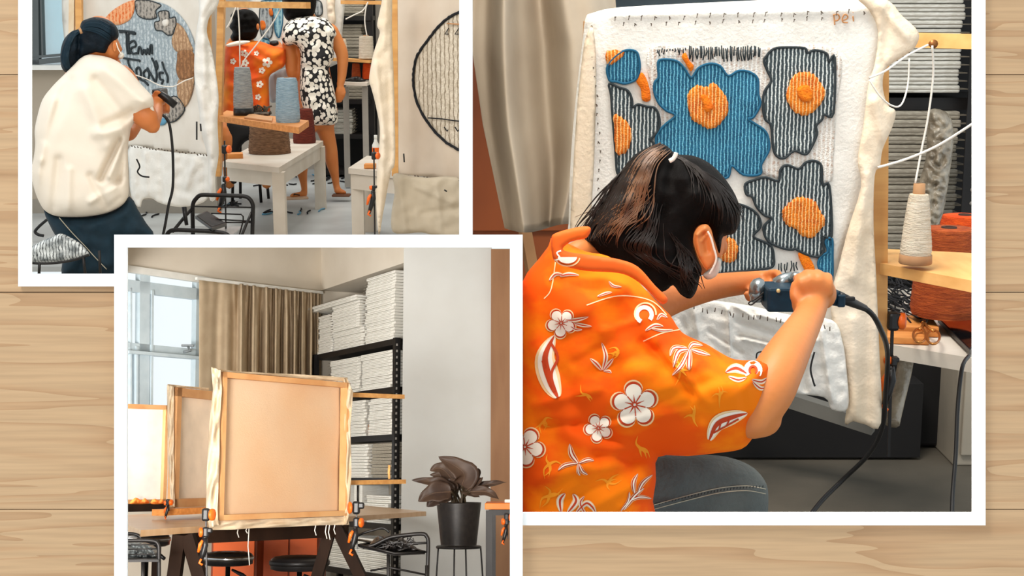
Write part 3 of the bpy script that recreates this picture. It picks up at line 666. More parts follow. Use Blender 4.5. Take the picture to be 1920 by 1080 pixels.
for (a0, tip, ring) in (((1733, 606), (1753, 574), (1724, 629)), ((1729, 604), (1744, 577), (1750, 632))):
    mb = MB(); mb.prism([sz_(a0[0]-5, a0[1]), sz_(a0[0]+5, a0[1]), sz_(*tip)], (0, 0, 0.003)); mb.tube([sz_(a0[0], a0[1]-4, .002), sz_((a0[0]+ring[0])/2, (a0[1]+ring[1])/2-4, .002), sz_(ring[0], ring[1]-11, .002)], 3*k, 8, 1)
    mb.tube([sz_(ring[0]+math.cos(q)*12, ring[1]+math.sin(q)*13, .002) for q in np.linspace(0, 2*math.pi, 20)[:-1]], 2.4*k, 8, 1, closed=True)
    part('blade', mb, [steel, gold], t)
mb = MB(); mb.lathe(sz_(1731, 606), [(4*k, 0), (4*k, 0.006)], 12); part('pivot_screw', mb, gold, t)
zt2 = zt+0.008; q = [onz(1758, 604, zt2), onz(1818, 594, zt2), onz(1850, 640, zt2), onz(1818, 664, zt2)]
t = thing('tablet', 'black tablet plugged into a charging cable on the white table corner', 'tablet', q[3])
m_ = MB(); m_.prism(q, (0, 0, 0.01)); part('body', m_, blk, t)
m_ = MB(); c = sum(q, Vector())/4; m_.prism([c+(p-c)*0.93+Vector((0, 0, 0.0103)) for p in q], (0, 0, 0.001)); part('screen', m_, mat('black_glass', (16, 15, 17), 0.08, spec=0.8), t)
cable('charging_cable', [(1816, 668, 3.1), (1804, 690, 3.0), (1796, 760, 2.95), (1792, 850, 2.9), (1786, 930, 2.85), (1785, 990, 2.8)], 3, 0.0045, rubber, 'black charging cable dropping from the tablet past the table edge')
cable('power_cable', [(1600, 566, 2.5), (1632, 586, 2.52), (1650, 615, 2.6), (1664, 660, 2.8), (1660, 740, 2.9), (1655, 800, 2.95), (1630, 850, 3.0), (1580, 900, 3.05), (1540, 940, 3.0), (1505, 985, 2.9)], 3, 0.0052, rubber, 'black power cable looping down from the tufting gun to the floor')
m_ = MB()
for i in range(120):
    x = rnd.uniform(1650, 1712); y = rnd.uniform(512, 588); 
    if x > 1700-abs(y-560)*0.2 and rnd.random() < 0.5: continue
    p = onz(x, y, zt+0.012+rnd.uniform(0, 0.03)); a = rnd.uniform(0, 6.28); q = []; 
    for j in range(4): q.append(p.copy()); a += rnd.uniform(-1, 1); p = p+Vector((math.cos(a)*0.012, math.sin(a)*0.05, rnd.uniform(-.004, .006)))
    m_.tube(q, 0.0022, 5)
o = solo('yarn_scraps', m_, mat('black_yarn', (24, 24, 28), 0.9), 'tangle of short black yarn scraps on the white table under the plank', 'yarn scraps'); o['kind'] = 'stuff'
cable('plastic_tube_wrap', [(1700, 665, 3.9), (1694, 700, 3.9), (1682, 750, 3.85), (1672, 794, 3.8)], 3.8, 0.022, mat('clear_crumpled_plastic', (168, 156, 136)), 'crumpled clear plastic strip hanging under the white table', 'plastic wrap', 9)
# ================================================================ the tufter in the orange shirt
def surf_at(fn, x, y): return float(fn(np.array([float(x)]), np.array([float(y)]))[0])
skin = mat('warm_skin', (208, 130, 70), 0.5, (194, 110, 54), 4, bump=0.08, bscale=60, spec=0.35)
per = thing('person', 'person crouching in an orange floral shirt and jeans, tufting the flower canvas', 'person', at(1200, 1100, 2.2))
# body: neck, head, both arms and hands as one skin
mb = MB()
head_ax = (Vector((0.85, 0.45, -0.2)).normalized(), Vector((-0.45, 0.85, 0.1)).normalized(), Vector((0.2, 0.0, 0.98)).normalized())
mb.ball(at(1278, 405, 2.385), (0.082, 0.078, 0.095), 20)
mb.ball(at(1318, 455, 2.36), (0.036, 0.05, 0.05), 16)
limb(mb, lp([(1322, 470, 2.37, 30), (1318, 498, 2.38, 20)]), 14)                    # jaw
mb.ball(at(1352, 462, 2.38), (0.012, 0.016, 0.016), 10); mb.ball(at(1344, 440, 2.40), (0.02, 0.02, 0.02), 10)      # nose, brow turned to the canvas
mb.ball(at(1340, 492, 2.40), (0.012, 0.012, 0.007), 10)
limb(mb, lp([(1275, 440, 2.40, 42), (1190, 470, 2.40, 42), (1110, 505, 2.33, 42)]), 16)   # neck
limb(mb, lp([(1078, 478, 2.26, 26), (1098, 468, 2.28, 22), (1130, 480, 2.34, 24)]), 12)
limb(mb, lp([(1130, 620, 2.26, 50), (1290, 730, 2.16, 52), (1400, 775, 2.1, 46)]), 18)    # upper arm inside the sleeve
limb(mb, lp([(1412, 782, 2.08, 44), (1440, 735, 2.1, 50), (1462, 690, 2.14, 47), (1490, 640, 2.22, 38), (1518, 590, 2.32, 29), (1526, 560, 2.36, 30)]), 18)  # forearm
mb.ball(at(1424, 784, 2.09), (0.035, 0.034, 0.03), 14)
# right hand: palm and curled fingers around the gun handle
mb.ball(at(1528, 548, 2.36), (0.030, 0.026, 0.030), 16); mb.ball(at(1545, 552, 2.37), (0.022, 0.022, 0.026), 14); mb.ball(at(1506, 556, 2.37), (0.016, 0.02, 0.028), 14)
for (kx, ky, mx_, my, ex, ey, r) in ((1503, 524, 1496, 520, 1497, 545, 10.5), (1519, 518, 1513, 512, 1512, 540, 11), (1536, 518, 1532, 512, 1530, 540, 11), (1552, 524, 1552, 518, 1548, 545, 10)):
    limb(mb, lp([(kx+3, ky+22, 2.345, r*1.15), (kx, ky+4, 2.345, r*1.05), (mx_, my+2, 2.385, r*0.95), (ex, ey-12, 2.43, r*0.85), (ex, ey+4, 2.425, r*0.8)]), 10)
limb(mb, lp([(1510, 575, 2.35, 13), (1499, 566, 2.34, 13), (1491, 556, 2.34, 11), (1489, 536, 2.35, 9)]), 10)     # thumb
limb(mb, lp([(1500, 590, 2.34, 8), (1494, 580, 2.34, 9), (1492, 560, 2.34, 9)]), 10)
# left arm reaching behind the gun
limb(mb, lp([(1170, 600, 2.42, 50), (1250, 566, 2.48, 30), (1330, 540, 2.54, 26), (1400, 530, 2.6, 22), (1440, 526, 2.62, 20)]), 14)
mb.ball(at(1446, 526, 2.62), (0.028, 0.02, 0.017), 14)
for (x0, y0, x1, y1, x2, y2) in ((1452, 516, 1440, 540, 1420, 548), (1446, 524, 1425, 548, 1410, 556), (1438, 528, 1418, 552, 1404, 560), (1430, 532, 1412, 548, 1400, 552)):
    limb(mb, lp([(x0, y0, 2.60, 9), (x1, y1, 2.56, 8.5), (x2, y2, 2.53, 7.5)]), 8)
limb(mb, lp([(1440, 514, 2.6, 9), (1456, 512, 2.57, 8), (1464, 520, 2.54, 7)]), 8)
blob('body', mb, skin, per, 0.0042, 5)
# ear
mb = MB(); er = [(1303, 434), (1312, 423), (1326, 421), (1334, 432), (1338, 450), (1342, 470), (1344, 486), (1336, 500), (1326, 506), (1318, 498), (1309, 482), (1302, 462), (1300, 448)]
g1, g2 = puff(catmull(er, 4, True), 2.235, 9, 9, ridge([((1309, 440), (1322, 430), 4, 5), ((1306, 440), (1312, 480), 4, 5), ((1320, 440), (1326, 470), 6, -8), ((1325, 440), (1316, 452), 3, 5)]))
mb.cdt(catmull(er, 5, True), 2.5, g1, 0, g2); part('ear', mb, skin, per)
# face mask with strap
mb = MB(); mk = [(1347, 482), (1352, 490), (1350, 506), (1340, 520), (1326, 524), (1318, 515), (1330, 505), (1340, 492)]
g1, g2 = puff(catmull(mk, 4, True), 2.28, 9, 8); mb.cdt(catmull(mk, 4, True), 4, g1, 0, g2)
fm = part('face_mask', mb, mat('mask_white', (226, 220, 208), 0.8), per); mb = MB()
mb.tube([at(x, y, 2.225) for x, y in catmull([(1327, 434), (1333, 446), (1338, 464), (1343, 484), (1338, 500), (1330, 514)], 5)], 0.0018, 6)
part('ear_loop', mb, MATS['mask_white'], fm)
# hair: mass plus strands
hairm = mat('black_hair', (14, 11, 10), 0.6, (8, 6, 5), 30, stretch=(3, 3, 20), bump=0.5, bscale=160, spec=0.12)
hairb = mat('brown_highlight_strands', (126, 88, 58), 0.45, (84, 56, 36), 30, spec=0.5); haird = mat('dark_brown_hair_strands', (32, 23, 18), 0.45, spec=0.35)  # brownish strands put the highlights of the black hair into colour
HO = [(1232, 270), (1246, 271), (1258, 280), (1268, 289), (1300, 292), (1329, 305), (1352, 326), (1370, 350), (1383, 375), (1388, 398), (1385, 422), (1376, 438), (1356, 444), (1352, 462), (1348, 475), (1340, 450), (1333, 428), (1322, 420), (1308, 424), (1300, 440), (1300, 462), (1308, 486), (1316, 505), (1312, 520), (1306, 545), (1294, 560), (1276, 552), (1262, 535), (1248, 545), (1225, 548), (1200, 530), (1175, 505), (1150, 486), (1122, 478), (1100, 464), (1092, 452), (1098, 432), (1108, 416), (1118, 398), (1132, 375), (1150, 345), (1166, 320), (1180, 300), (1202, 282)]
hc = catmull(HO, 3, True)
hf, hb = puff(hc, 2.30, 72, 70, ridge([((1262, 300), (1240, 400), 10, -14), ((1215, 290), (1160, 420), 12, 10), ((1240, 300), (1190, 430), 9, -8), ((1130, 440), (1250, 470), 12, 8), ((1160, 480), (1290, 500), 10, 8), ((1265, 520), (1295, 545), 10, 8)]), wob=12, wl=28)
mb = MB(); mb.cdt(hc, 5, hf, 0, hb); hair = part('hair', mb, hairm, per)
def strands(n, path, spread, m, r0, par, jit=6, lift=0.004, nm='hair_strands'):
    mb = MB()
    for i in range(n):
        o = rnd.gauss(0, 1)*spread; pts = []; ph = rnd.uniform(0, 6); am = rnd.uniform(0, jit); L = len(path)
        a0 = rnd.uniform(0, 0.35); a1 = rnd.uniform(0.65, 1.0); cp = catmull(path, 6); cp = cp[int(a0*len(cp)):max(int(a1*len(cp)), int(a0*len(cp))+4)]
        for j, (x, y) in enumerate(cp):
            tt = j/len(cp); x2 = x+o*(0.5+tt)+am*math.sin(ph+tt*5); y2 = y+o*0.4+am*0.6*math.cos(ph+tt*5)
            pts.append((x2, y2))
        P = np.array(pts); d = hf(P[:, 0], P[:, 1]); d = np.where(inside(P, np.array([h[:2] for h in hc])), d, 2.28)
        mb.tube([at(x, y, dd-lift) for (x, y), dd in zip(pts, d)], [r0*(1-0.7*abs(2*k/(len(pts)-1)-1)) for k in range(len(pts))], 4)
    o = part(nm, mb, m, par); o['kind'] = 'stuff'
strands(60, [(1248, 276), (1218, 300), (1200, 340), (1185, 385), (1168, 410)], 10, hairb, 0.0016, hair, 5)
strands(70, [(1240, 280), (1195, 310), (1165, 350), (1135, 400), (1110, 440), (1120, 462)], 11, haird, 0.0016, hair, 9)
strands(36, [(1215, 350), (1180, 395), (1145, 425), (1120, 455)], 14, hairb, 0.0012, hair, 11)
strands(60, [(1262, 292), (1300, 310), (1335, 345), (1355, 390), (1352, 430)], 16, haird, 0.0012, hair, 4, 0.002)
strands(46, [(1230, 380), (1220, 430), (1200, 470), (1240, 500), (1280, 530)], 18, haird, 0.0014, hair, 10)
strands(30, [(1260, 440), (1285, 480), (1290, 520), (1300, 548)], 10, haird, 0.0014, hair, 9)
mb = MB(); mb.tube([at(x, y, 2.215) for x, y in catmull([(1255, 302), (1262, 298), (1266, 292), (1268, 286)], 4)], 0.0035, 8); part('hair_tie', mb, mat('mask_white', (226, 220, 208)), hair, 'pale hair tie')
# shirt
shirt = mat('orange_shirt_cloth', (238, 86, 4), 0.8, (250, 128, 6), 5.5, stretch=(1, 1, 1.6), lo=0.48, hi=0.60, detail=6, spec=0.15)
shw = mat('shirt_white_print', (248, 238, 222), 0.75); shr = mat('shirt_red_print', (196, 62, 14), 0.75)
shl = mat('shirt_cream_outline', (250, 214, 160), 0.75)
SO = [(1036, 444), (1062, 455), (1100, 472), (1140, 480), (1180, 508), (1203, 535), (1237, 572), (1257, 592), (1274, 618), (1290, 630), (1324, 645), (1346, 658), (1378, 674), (1422, 676), (1444, 684), (1446, 720), (1443, 755), (1432, 788), (1412, 820), (1390, 842), (1340, 850), (1290, 855), (1234, 857), (1230, 900), (1224, 940), (1214, 1010), (976, 1010), (973, 900), (973, 700), (974, 600), (980, 528), (1010, 486), (1028, 462)]
sc_ = [(max(x, 972.5), y) for x, y in catmull(SO, 3, True)]
def sbase(X, Y): return 2.12-0.00018*(X-1100)*0+0.0004*(560-Y)*0.3+0.00035*np.clip(X-1250, 0, 400)*0.15
sf, sb = puff(sc_, sbase, 105, 120, ridge([((1180, 540), (1280, 660), 30, 16), ((1060, 600), (1190, 530), 16, 12), ((1120, 700), (1250, 650), 14, -10), ((1200, 720), (1400, 700), 60, 34), ((1150, 780), (1400, 690), 12, -9), ((1130, 800), (1300, 770), 10, 8), ((1225, 855), (1120, 860), 14, -26), ((1240, 850), (1080, 800), 12, -14), ((1010, 900), (1150, 860), 14, 12), ((1020, 960), (1180, 880), 14, -11), ((1100, 960), (1200, 900), 10, 8), ((1050, 700), (1090, 780), 16, -10), ((990, 560), (1010, 660), 20, 12), ((1260, 700), (1360, 660), 10, 8), ((1380, 690), (1405, 800), 9, -7), ((1230, 590), (1130, 620), 8, 8), ((1150, 640), (1080, 680), 10, -8), ((1206, 640), (1300, 740), 9, -12), ((1232, 640), (1330, 760), 9, 9), ((1000, 760), (1120, 730), 10, 9), ((1010, 800), (1140, 790), 9, -8)]), wob=15, wl=60)
mb = MB(); mb.cdt(sc_, 6.5, sf, 0, sb)
def so(e): return lambda X, Y: sf(X, Y)-e
def pflower(cx, cy, r, rot, sy=1.0):
    def pet(rr, wob): 
        q = []
        for i in range(60):
            a = 2*math.pi*i/60; k = abs(math.cos((a)*2.5)); rad = rr*(0.55+0.45*k**0.55)
            q.append((max(cx+math.cos(a+rot)*rad, 973.5), cy+math.sin(a+rot)*rad*sy))
        return q
    mb.cdt(pet(r*1.12, 0), 5, so(0.0010), 3); mb.cdt(pet(r*1.04, 0), 5, so(0.0016), 2); mb.cdt(pet(r*0.93, 0), 5, so(0.0022), 1)
    for k in range(5):
        a = rot+2*math.pi*k/5; mb.stroke([(cx+math.cos(a)*r*0.06, cy+math.sin(a)*r*0.06*sy), (cx+math.cos(a)*r*0.45, cy+math.sin(a)*r*0.45*sy)], lambda t: max(0.6, r*0.10*(1-t)), so(0.0028), 2, 3)
    for k in range(5):
        a = rot+2*math.pi*(k+0.5)/5; mb.stroke([(cx+math.cos(a)*r*0.1, cy+math.sin(a)*r*0.1*sy), (cx+math.cos(a)*r*0.5, cy+math.sin(a)*r*0.5*sy)], r*0.05, so(0.0028), 2, 3)
def pleaf(pts, w, fill=2, mid=True):
    c = catmull(pts, 6); P = np.array(c); t = np.gradient(P, axis=0); t /= np.linalg.norm(t, axis=1)[:, None]; n = np.stack([-t[:, 1], t[:, 0]], 1)
    for e, kk, m in ((0.0011, 1.0, 3), (0.0018, 0.72, fill), (0.0026, 0.30, 1 if fill != 1 else 2)):
        if m == 1 and not mid: continue
        ww = np.array([w*kk*math.sin(math.pi*(0.06+0.94*i/(len(c)-1)))**0.8 for i in range(len(c))])
        o = [tuple(p) for p in P+n*ww[:, None]/2]+[tuple(p) for p in (P-n*ww[:, None]/2)[::-1]][1:]
        try: mb.cdt(o, 5, so(e), m)
        except Exception: pass
pflower(1190, 759, 42, -0.4); pflower(1122, 803, 26, 0.5); pflower(984, 838, 36, 0.2); pflower(1052, 606, 27, 0.4)
for L_ in ([[(1330, 825), (1345, 795), (1375, 782), (1402, 775)]], ):
    pleaf(L_[0], 30, 1)
    mb.stroke([(1338, 812), (1360, 800), (1385, 786)], 3, so(0.003), 2); mb.stroke([(1348, 806), (1352, 792)], 3, so(0.003), 2); mb.stroke([(1362, 800), (1368, 786)], 3, so(0.003), 2)
pleaf([(1046, 745), (1032, 715), (1022, 670), (1040, 628)], 42, 1); mb.stroke(catmull([(1040, 735), (1034, 700), (1046, 670), (1034, 645)], 4), 5, so(0.003), 2); mb.stroke([(1022, 690), (1018, 676)], 6, so(0.003), 2)
for pts, w in (([(1290, 655), (1272, 660), (1262, 690)], 12), ([(1292, 655), (1278, 685), (1260, 704)], 10), ([(1294, 655), (1292, 680), (1292, 694)], 12), ([(1296, 655), (1312, 660), (1332, 666)], 10), ([(1292, 654), (1300, 645), (1318, 648)], 10), ([(1288, 652), (1264, 652), (1256, 668)], 9)): pleaf(pts, w)
for pts, w in (([(1128, 694), (1118, 682), (1106, 672)], 9), ([(1130, 694), (1136, 668), (1128, 642)], 9), ([(1132, 694), (1142, 682), (1150, 672)], 8), ([(1132, 696), (1142, 696), (1146, 700)], 6)): pleaf(pts, w, 1)
for pts, w in (([(1084, 868), (1072, 852), (1068, 832)], 12), ([(1084, 868), (1060, 872), (1046, 882)], 9), ([(1086, 868), (1102, 862), (1114, 864)], 9), ([(1086, 870), (1092, 884), (1102, 890)], 8), ([(1084, 870), (1084, 884), (1088, 892)], 7)): pleaf(pts, w)
for pts, w in (([(1170, 956), (1190, 930), (1208, 915)], 9), ([(1180, 940), (1200, 932), (1222, 935)], 8), ([(1190, 925), (1188, 905), (1196, 888)], 10), ([(1196, 925), (1206, 905), (1224, 890)], 9), ([(1164, 958), (1178, 940), (1180, 922)], 7)): pleaf(pts, w)
for pts, w in (([(1052, 960), (1050, 938), (1060, 925)], 14), ([(1064, 962), (1080, 940), (1074, 926)], 14), ([(1080, 962), (1098, 944), (1110, 950), (1118, 964)], 12), ([(1100, 968), (1088, 944), (1096, 930)], 8)): pleaf(pts, w, 1)
for pts, w in (([(1400, 700), (1380, 690), (1360, 698)], 18), ([(1366, 706), (1384, 712), (1400, 708)], 10), ([(1410, 712), (1428, 716), (1440, 708)], 10), ([(1412, 716), (1426, 728), (1440, 726)], 9)): pleaf(pts, w, 1)
mb.stroke([(1404+13*math.cos(a)+8, 694+14*math.sin(a)) for a in np.linspace(2.4, 7, 16)], 9, so(0.0016), 1); mb.stroke([(1412+7*math.cos(a), 694+8*math.sin(a)) for a in np.linspace(2.4, 7, 12)], 4, so(0.0026), 2)
mb.stroke([(1208+14*math.cos(a), 590+14*math.sin(a)) for a in np.linspace(2.0, 7, 16)], 8, so(0.0016), 1); mb.stroke([(1210+20*math.cos(a), 588+20*math.sin(a)) for a in np.linspace(2.6, 6.4, 16)], 3, so(0.0020), 3)
for pts, w in (([(1210, 620), (1228, 610), (1244, 612)], 8), ([(1232, 600), (1240, 590), (1252, 596)], 7), ([(1222, 616), (1244, 620), (1262, 618)], 6), ([(1060, 600), (1080, 600), (1104, 594)], 8), ([(1076, 606), (1092, 610), (1110, 612)], 7), ([(1070, 612), (1080, 618), (1092, 618)], 6), ([(1142, 528), (1150, 536), (1166, 538)], 6), ([(1120, 556), (1136, 550), (1148, 548)], 6), ([(1030, 526), (1042, 514), (1058, 516)], 8), ([(1050, 518), (1066, 514), (1086, 516)], 8)): pleaf(pts, w, 1)
fan = mat('shirt_light_orange_print', (252, 156, 20), 0.75)
for cx, cy, s in ((1275, 690, 1.3), (1030, 930, 1.3), (1140, 905, 1.1), (1020, 790, 1.1), (1300, 780, 1.2), (1200, 840, 1.2), (1100, 740, .9), (1350, 740, 1.0), (1160, 660, 1.0), (1030, 870, 1.2)):
    for k in range(5):
        a = rnd.uniform(0, 6.28); L = rnd.uniform(14, 26)*s; c2 = a+rnd.uniform(-.7, .7)
        mb.stroke(catmull([(cx, cy), (cx+math.cos(a)*L*.5, cy+math.sin(a)*L*.5), (cx+math.cos(c2)*L, cy+math.sin(c2)*L)], 4), lambda t: 5*s*(1-t)+0.4, so(0.0008), 4, 4)
# sleeve seam and back yoke piping
for st in ([(1100, 572), (1150, 556), (1190, 556), (1225, 566), (1250, 590)], [(1206, 640), (1240, 625), (1274, 618)], [(1043, 478), (1034, 540), (1020, 560)]): mb.stroke(catmull(st, 5), 2, so(0.0012), 3)
part('shirt', mb, [shirt, shw, shr, shl, fan], per)
# collar
mb = MB(); co = [(1034, 446), (1040, 438), (1064, 430), (1098, 424), (1108, 430), (1100, 446), (1082, 450), (1066, 456), (1058, 470), (1120, 480), (1160, 486), (1196, 500), (1228, 535), (1252, 560), (1240, 570), (1215, 545), (1190, 524), (1160, 512), (1100, 508), (1062, 500), (1040, 490), (1034, 470)]
cc = catmull(co, 4, True); g1, g2 = puff(cc, 2.035, 9, 10); mb.cdt(cc, 5, g1, 0, g2)
def so2(X, Y): return g1(X, Y)-0.0012
mb.cdt([(1064+18*math.cos(a), 478+12*math.sin(a)+4) for a in np.linspace(0, math.pi, 14)], 5, so2, 1)
mb.stroke([(1064+23*math.cos(a), 480+17*math.sin(a)+2) for a in np.linspace(0.1, 2.9, 12)], 2.5, so2, 2); mb.stroke(catmull([(1040, 488), (1050, 484), (1044, 474), (1052, 470)], 3), 3, so2, 1)
part('collar', mb, [mat('orange_collar_cloth', (226, 84, 8), 0.72, (236, 104, 12), 6), shw, shl], per)
# jeans: thigh and knee
jean = mat('faded_blue_jeans', (100, 104, 100), 0.85, (70, 78, 80), 5, bump=0.4, bscale=120); jst = mat('jeans_stitch', (176, 168, 148), 0.8)
JO = [(1180, 850), (1240, 852), (1300, 852), (1360, 856), (1405, 872), (1430, 895), (1440, 920), (1440, 960), (1436, 1010), (1180, 1010)]
jc = catmull(JO, 4, True); jf, jb = puff(jc, 2.26, 52, 50, ridge([((1220, 945), (1440, 915), 5, 6), ((1300, 960), (1400, 955), 9, -5)]), wob=6, wl=40)
mb = MB(); mb.cdt(jc, 7, jf, 0, jb)
def jo(X, Y): return jf(X, Y)-0.0012
for dy in (0, 9): mb.stroke(catmull([(1226, 955-dy*0.9), (1290, 938-dy), (1350, 924-dy), (1400, 920-dy), (1436, 926-dy)], 5), 1.6, jo, 1)
for i in range(34):
    f = i/33; x = 1230+200*f; y = 950-34*math.sin(f*1.5); mb.stroke([(x, y-2), (x+1, y-6)], 1.6, jo, 2)
part('jeans', mb, [jean, jst, mat('dark_jeans_seam', (44, 48, 50), 0.9)], per)
# the tufting gun
gun = thing('tufting_gun', 'blue-black handheld tufting gun with silver head, held against the flower canvas', 'tufting gun', at(1470, 560, 2.4))
navy = mat('navy_plastic', (14, 48, 66), 0.5, (10, 40, 56), 80, spec=0.3)
m_ = MB(); m_.box(at(1466, 556, 2.44), (0.062, 0.07, 0.043), bev=0.005); part('motor_housing', m_, navy, gun)
m_ = MB(); m_.lathe(at(1459, 545, 2.40), [(0.0035, 0), (0.0035, 0.003), (0.002, 0.004)], 12, axis=(0, -1, 0)); part('screw', m_, mat('brass_bright', (246, 214, 150), 0.3, metal=0.5), gun)
sil = mat('gun_silver', (150, 158, 160), 0.25, metal=0.8)
m_ = MB(); m_.lathe(at(1434, 545, 2.46), [(0.010, 0), (0.019, 0.004), (0.022, 0.012), (0.018, 0.022), (0.010, 0.027)], 18, axis=(-1, 0.1, 0.1)); m_.box(at(1418, 558, 2.45), (0.02, 0.02, 0.016), bev=0.004)
m_.lathe(at(1470, 528, 2.47), [(0.004, -0.02), (0.013, -0.016), (0.015, 0), (0.012, 0.018), (0.005, 0.022)], 16, axis=(1, 0, 0.5))
m_.ball(at(1492, 520, 2.45), (0.011, 0.012, 0.010), 12); part('needle_head', m_, sil, gun)
m_ = MB(); m_.tube([at(x, y, 2.42) for x, y in catmull([(1432, 548), (1418, 560), (1406, 566), (1404, 570), (1410, 571), (1424, 560), (1430, 556)], 4)], 0.0013, 6); part('yarn_guide', m_, mat('wire_dark', (50, 44, 40), 0.3, metal=0.6), gun)
m_ = MB(); m_.tube([at(1500, 545, 2.43), at(1540, 550, 2.43), at(1578, 562, 2.44)], [0.016, 0.017, 0.013], 14); m_.box(at(1576, 563, 2.43), (0.014, 0.02, 0.022), bev=0.003); part('handle', m_, navy, gun)
m_ = MB(); m_.tube([at(1572, 556, 2.43), at(1590, 564, 2.44), at(1622, 578, 2.48)], [0.010, 0.009, 0.006], 10); m_.box(at(1592, 560, 2.43), (0.02, 0.01, 0.007), bev=0.002); part('cable_boot', m_, rubber, gun)
for i, (x, y) in enumerate(((1340, 690), )):
    cable('yarn_offcut', [(1418, 672, 2.84), (1420, 662, 2.84), (1430, 660, 2.84), (1436, 670, 2.84)], 2.84, 0.0016, rubber, 'short black loop of yarn on the creased hem', 'yarn scrap')
cable('yarn_offcut', [(1527, 660, 2.86), (1520, 690, 2.86), (1524, 712, 2.86), (1528, 724, 2.86)], 2.86, 0.002, rubber, 'curved black yarn tail dangling on the hem right of the forearm', 'yarn scrap')
# ================================================================ LOWER ROOM: plant, shelves of canvases, stretched frames on a table
R = R3
def onp(px, py, P, n): return R.onplane(px, py, P, n)
fl = MB(); fl.prism([(-6.5, 3.2, -1.0), (-0.0, 3.2, -1.0), (-0.0, 14.2, -1.0), (-6.5, 14.2, -1.0)], (0, 0, -0.05)); struct('floor', fl, mat('brown_grey_floor', (120, 108, 94), 0.5, (96, 86, 76), 2))
P0 = at(238, 890, 12.0); P1 = at(595, 890, 13.87); wd_ = (P1-P0).normalized(); wn = Vector((-wd_.y, wd_.x, 0))*-1   # wn points to the viewer side
if wn.y > 0: wn = -wn
zt3 = onp(238, 497, P0, wn).z
wallc = mat('warm_plaster', (224, 215, 200), 0.9, (216, 206, 190), 2)
def wslab(s0, s1, z0, z1, th=0.12, off=0.0):   # slab along the window wall, s in metres from P0
    a = Vector((P0.x, P0.y, 0))+wd_*s0-wn*off; b = Vector((P0.x, P0.y, 0))+wd_*s1-wn*off
    return [Vector((a.x, a.y, z0)), Vector((b.x, b.y, z0)), Vector((b.x, b.y, z0))-wn*th, Vector((a.x, a.y, z0))-wn*th], [Vector((a.x, a.y, z1)), Vector((b.x, b.y, z1)), Vector((b.x, b.y, z1))-wn*th, Vector((a.x, a.y, z1))-wn*th]
LW = (P1-P0).length
ztop = 2.02
mb = MB()
for s0, s1, z0, z1 in ((-2.2, LW, -1.0, -0.12), (1.65, LW, -0.12, zt3)):
    lo, hi = wslab(s0, s1, z0, z1); mb.hexa(lo+hi)
mb.hexa([p for p in wslab(-2.2, LW, zt3, zt3)[0]]+[wslab(-2.2, LW, 1.90, 1.90)[1][i]+Vector((0, 0, (0.33 if i in (1, 2) else -0.02))) for i in range(4)])
struct('wall_left', mb, wallc)
mb = MB(); lo, hi = wslab(-2.2, LW-0.05, zt3-0.06, zt3-0.003, 0.05, 0.0); mb.hexa([p+wn*0.02 for p in lo+hi]); struct('trim_3', mb, mat('white_trim_paint', (232, 232, 226), 0.6))
# window
wf = mat('pale_blue_window_frame', (196, 210, 217), 0.4, (184, 200, 208)); mb = MB()
def wline(px, py, w, px2, py2, dep=0.06, off=0.05):
    a = onp(px, py, P0-wn*off, wn); b = onp(px2, py2, P0-wn*off, wn); mb.beam(a, b, dep, w, up=(b-a).normalized().cross(wn))
k3 = 12.2/F
wline(268, 505, 24*k3, 266, 790); wline(232, 535, 22*k3, 400, 556); wline(232, 652, 20*k3, 400, 668); wline(236, 660, 6*k3, 400, 674, 0.09, 0.02); wline(242, 540, 4*k3, 242, 760); wline(252, 650, 5*k3, 252, 790, 0.08); wline(281, 545, 5*k3, 279, 790, 0.08)
wline(372, 520, 20*k3, 368, 790); wline(230, 790, 24*k3, 400, 800)
struct('window_1', mb, wf)
mb = MB(); a = onp(352, 648, P0+wn*0.02, wn); mb.box(a, (0.11, 0.03, 0.02), bev=0.004); mb.tube([a, a+Vector((0.03, -0.03, -0.05)), a+Vector((-0.03, -0.04, -0.06))], 0.012, 8)
solo('window_handle', mb, mat('grey_handle', (120, 128, 132), 0.4), 'small grey window latch on the cross bar of the bright window', 'handle')
gm = mat('window_glass', (220, 240, 246), 0.05, alpha=0.03); mb = MB(); lo, hi = wslab(-1.2, 1.6, -0.1, zt3-0.1, 0.008, 0.09); mb.hexa(lo+hi); struct('window_2', mb, gm)
# curtain
cu = mat('beige_curtain', (210, 190, 160), 0.9, (198, 176, 146), 8, trans=0.25)
def cur3(u, v):
    px = 374+228*u; top = 523+(px-375)*0.122; py = top+(830-top)*v
    w = np.interp(u, [0, .24, .36, 1], [0.12, 0.2, 1, 1]); ph = 2*math.pi*(4*u+6.5*u*u)
    pinch = math.exp(-((v-0.0)/0.16)**2)
    d = 0.10+w*(0.075*math.sin(ph+0.6*math.sin(v*3))*(1-0.5*pinch)+0.02*math.sin(ph*2.4+v*2))+0.03*pinch*w*math.sin(ph*2)
    return onp(px, py, P0+wn*d, wn)
mb = MB(); mb.sheet(cur3, 220, 24, 0.006, out=-wn); cc3 = solo('curtain', mb, cu, 'beige pleated curtain hanging from a ceiling track beside the bright window', 'curtain')
mb = MB(); mb.beam(onp(368, 522, P0+wn*0.1, wn), onp(604, 549, P0+wn*0.1, wn), 0.03, 0.025); solo('curtain_track', mb, mat('white_trim_paint', (232, 232, 226)), 'white curtain track running along the top of the beige pleated curtain', 'curtain track')
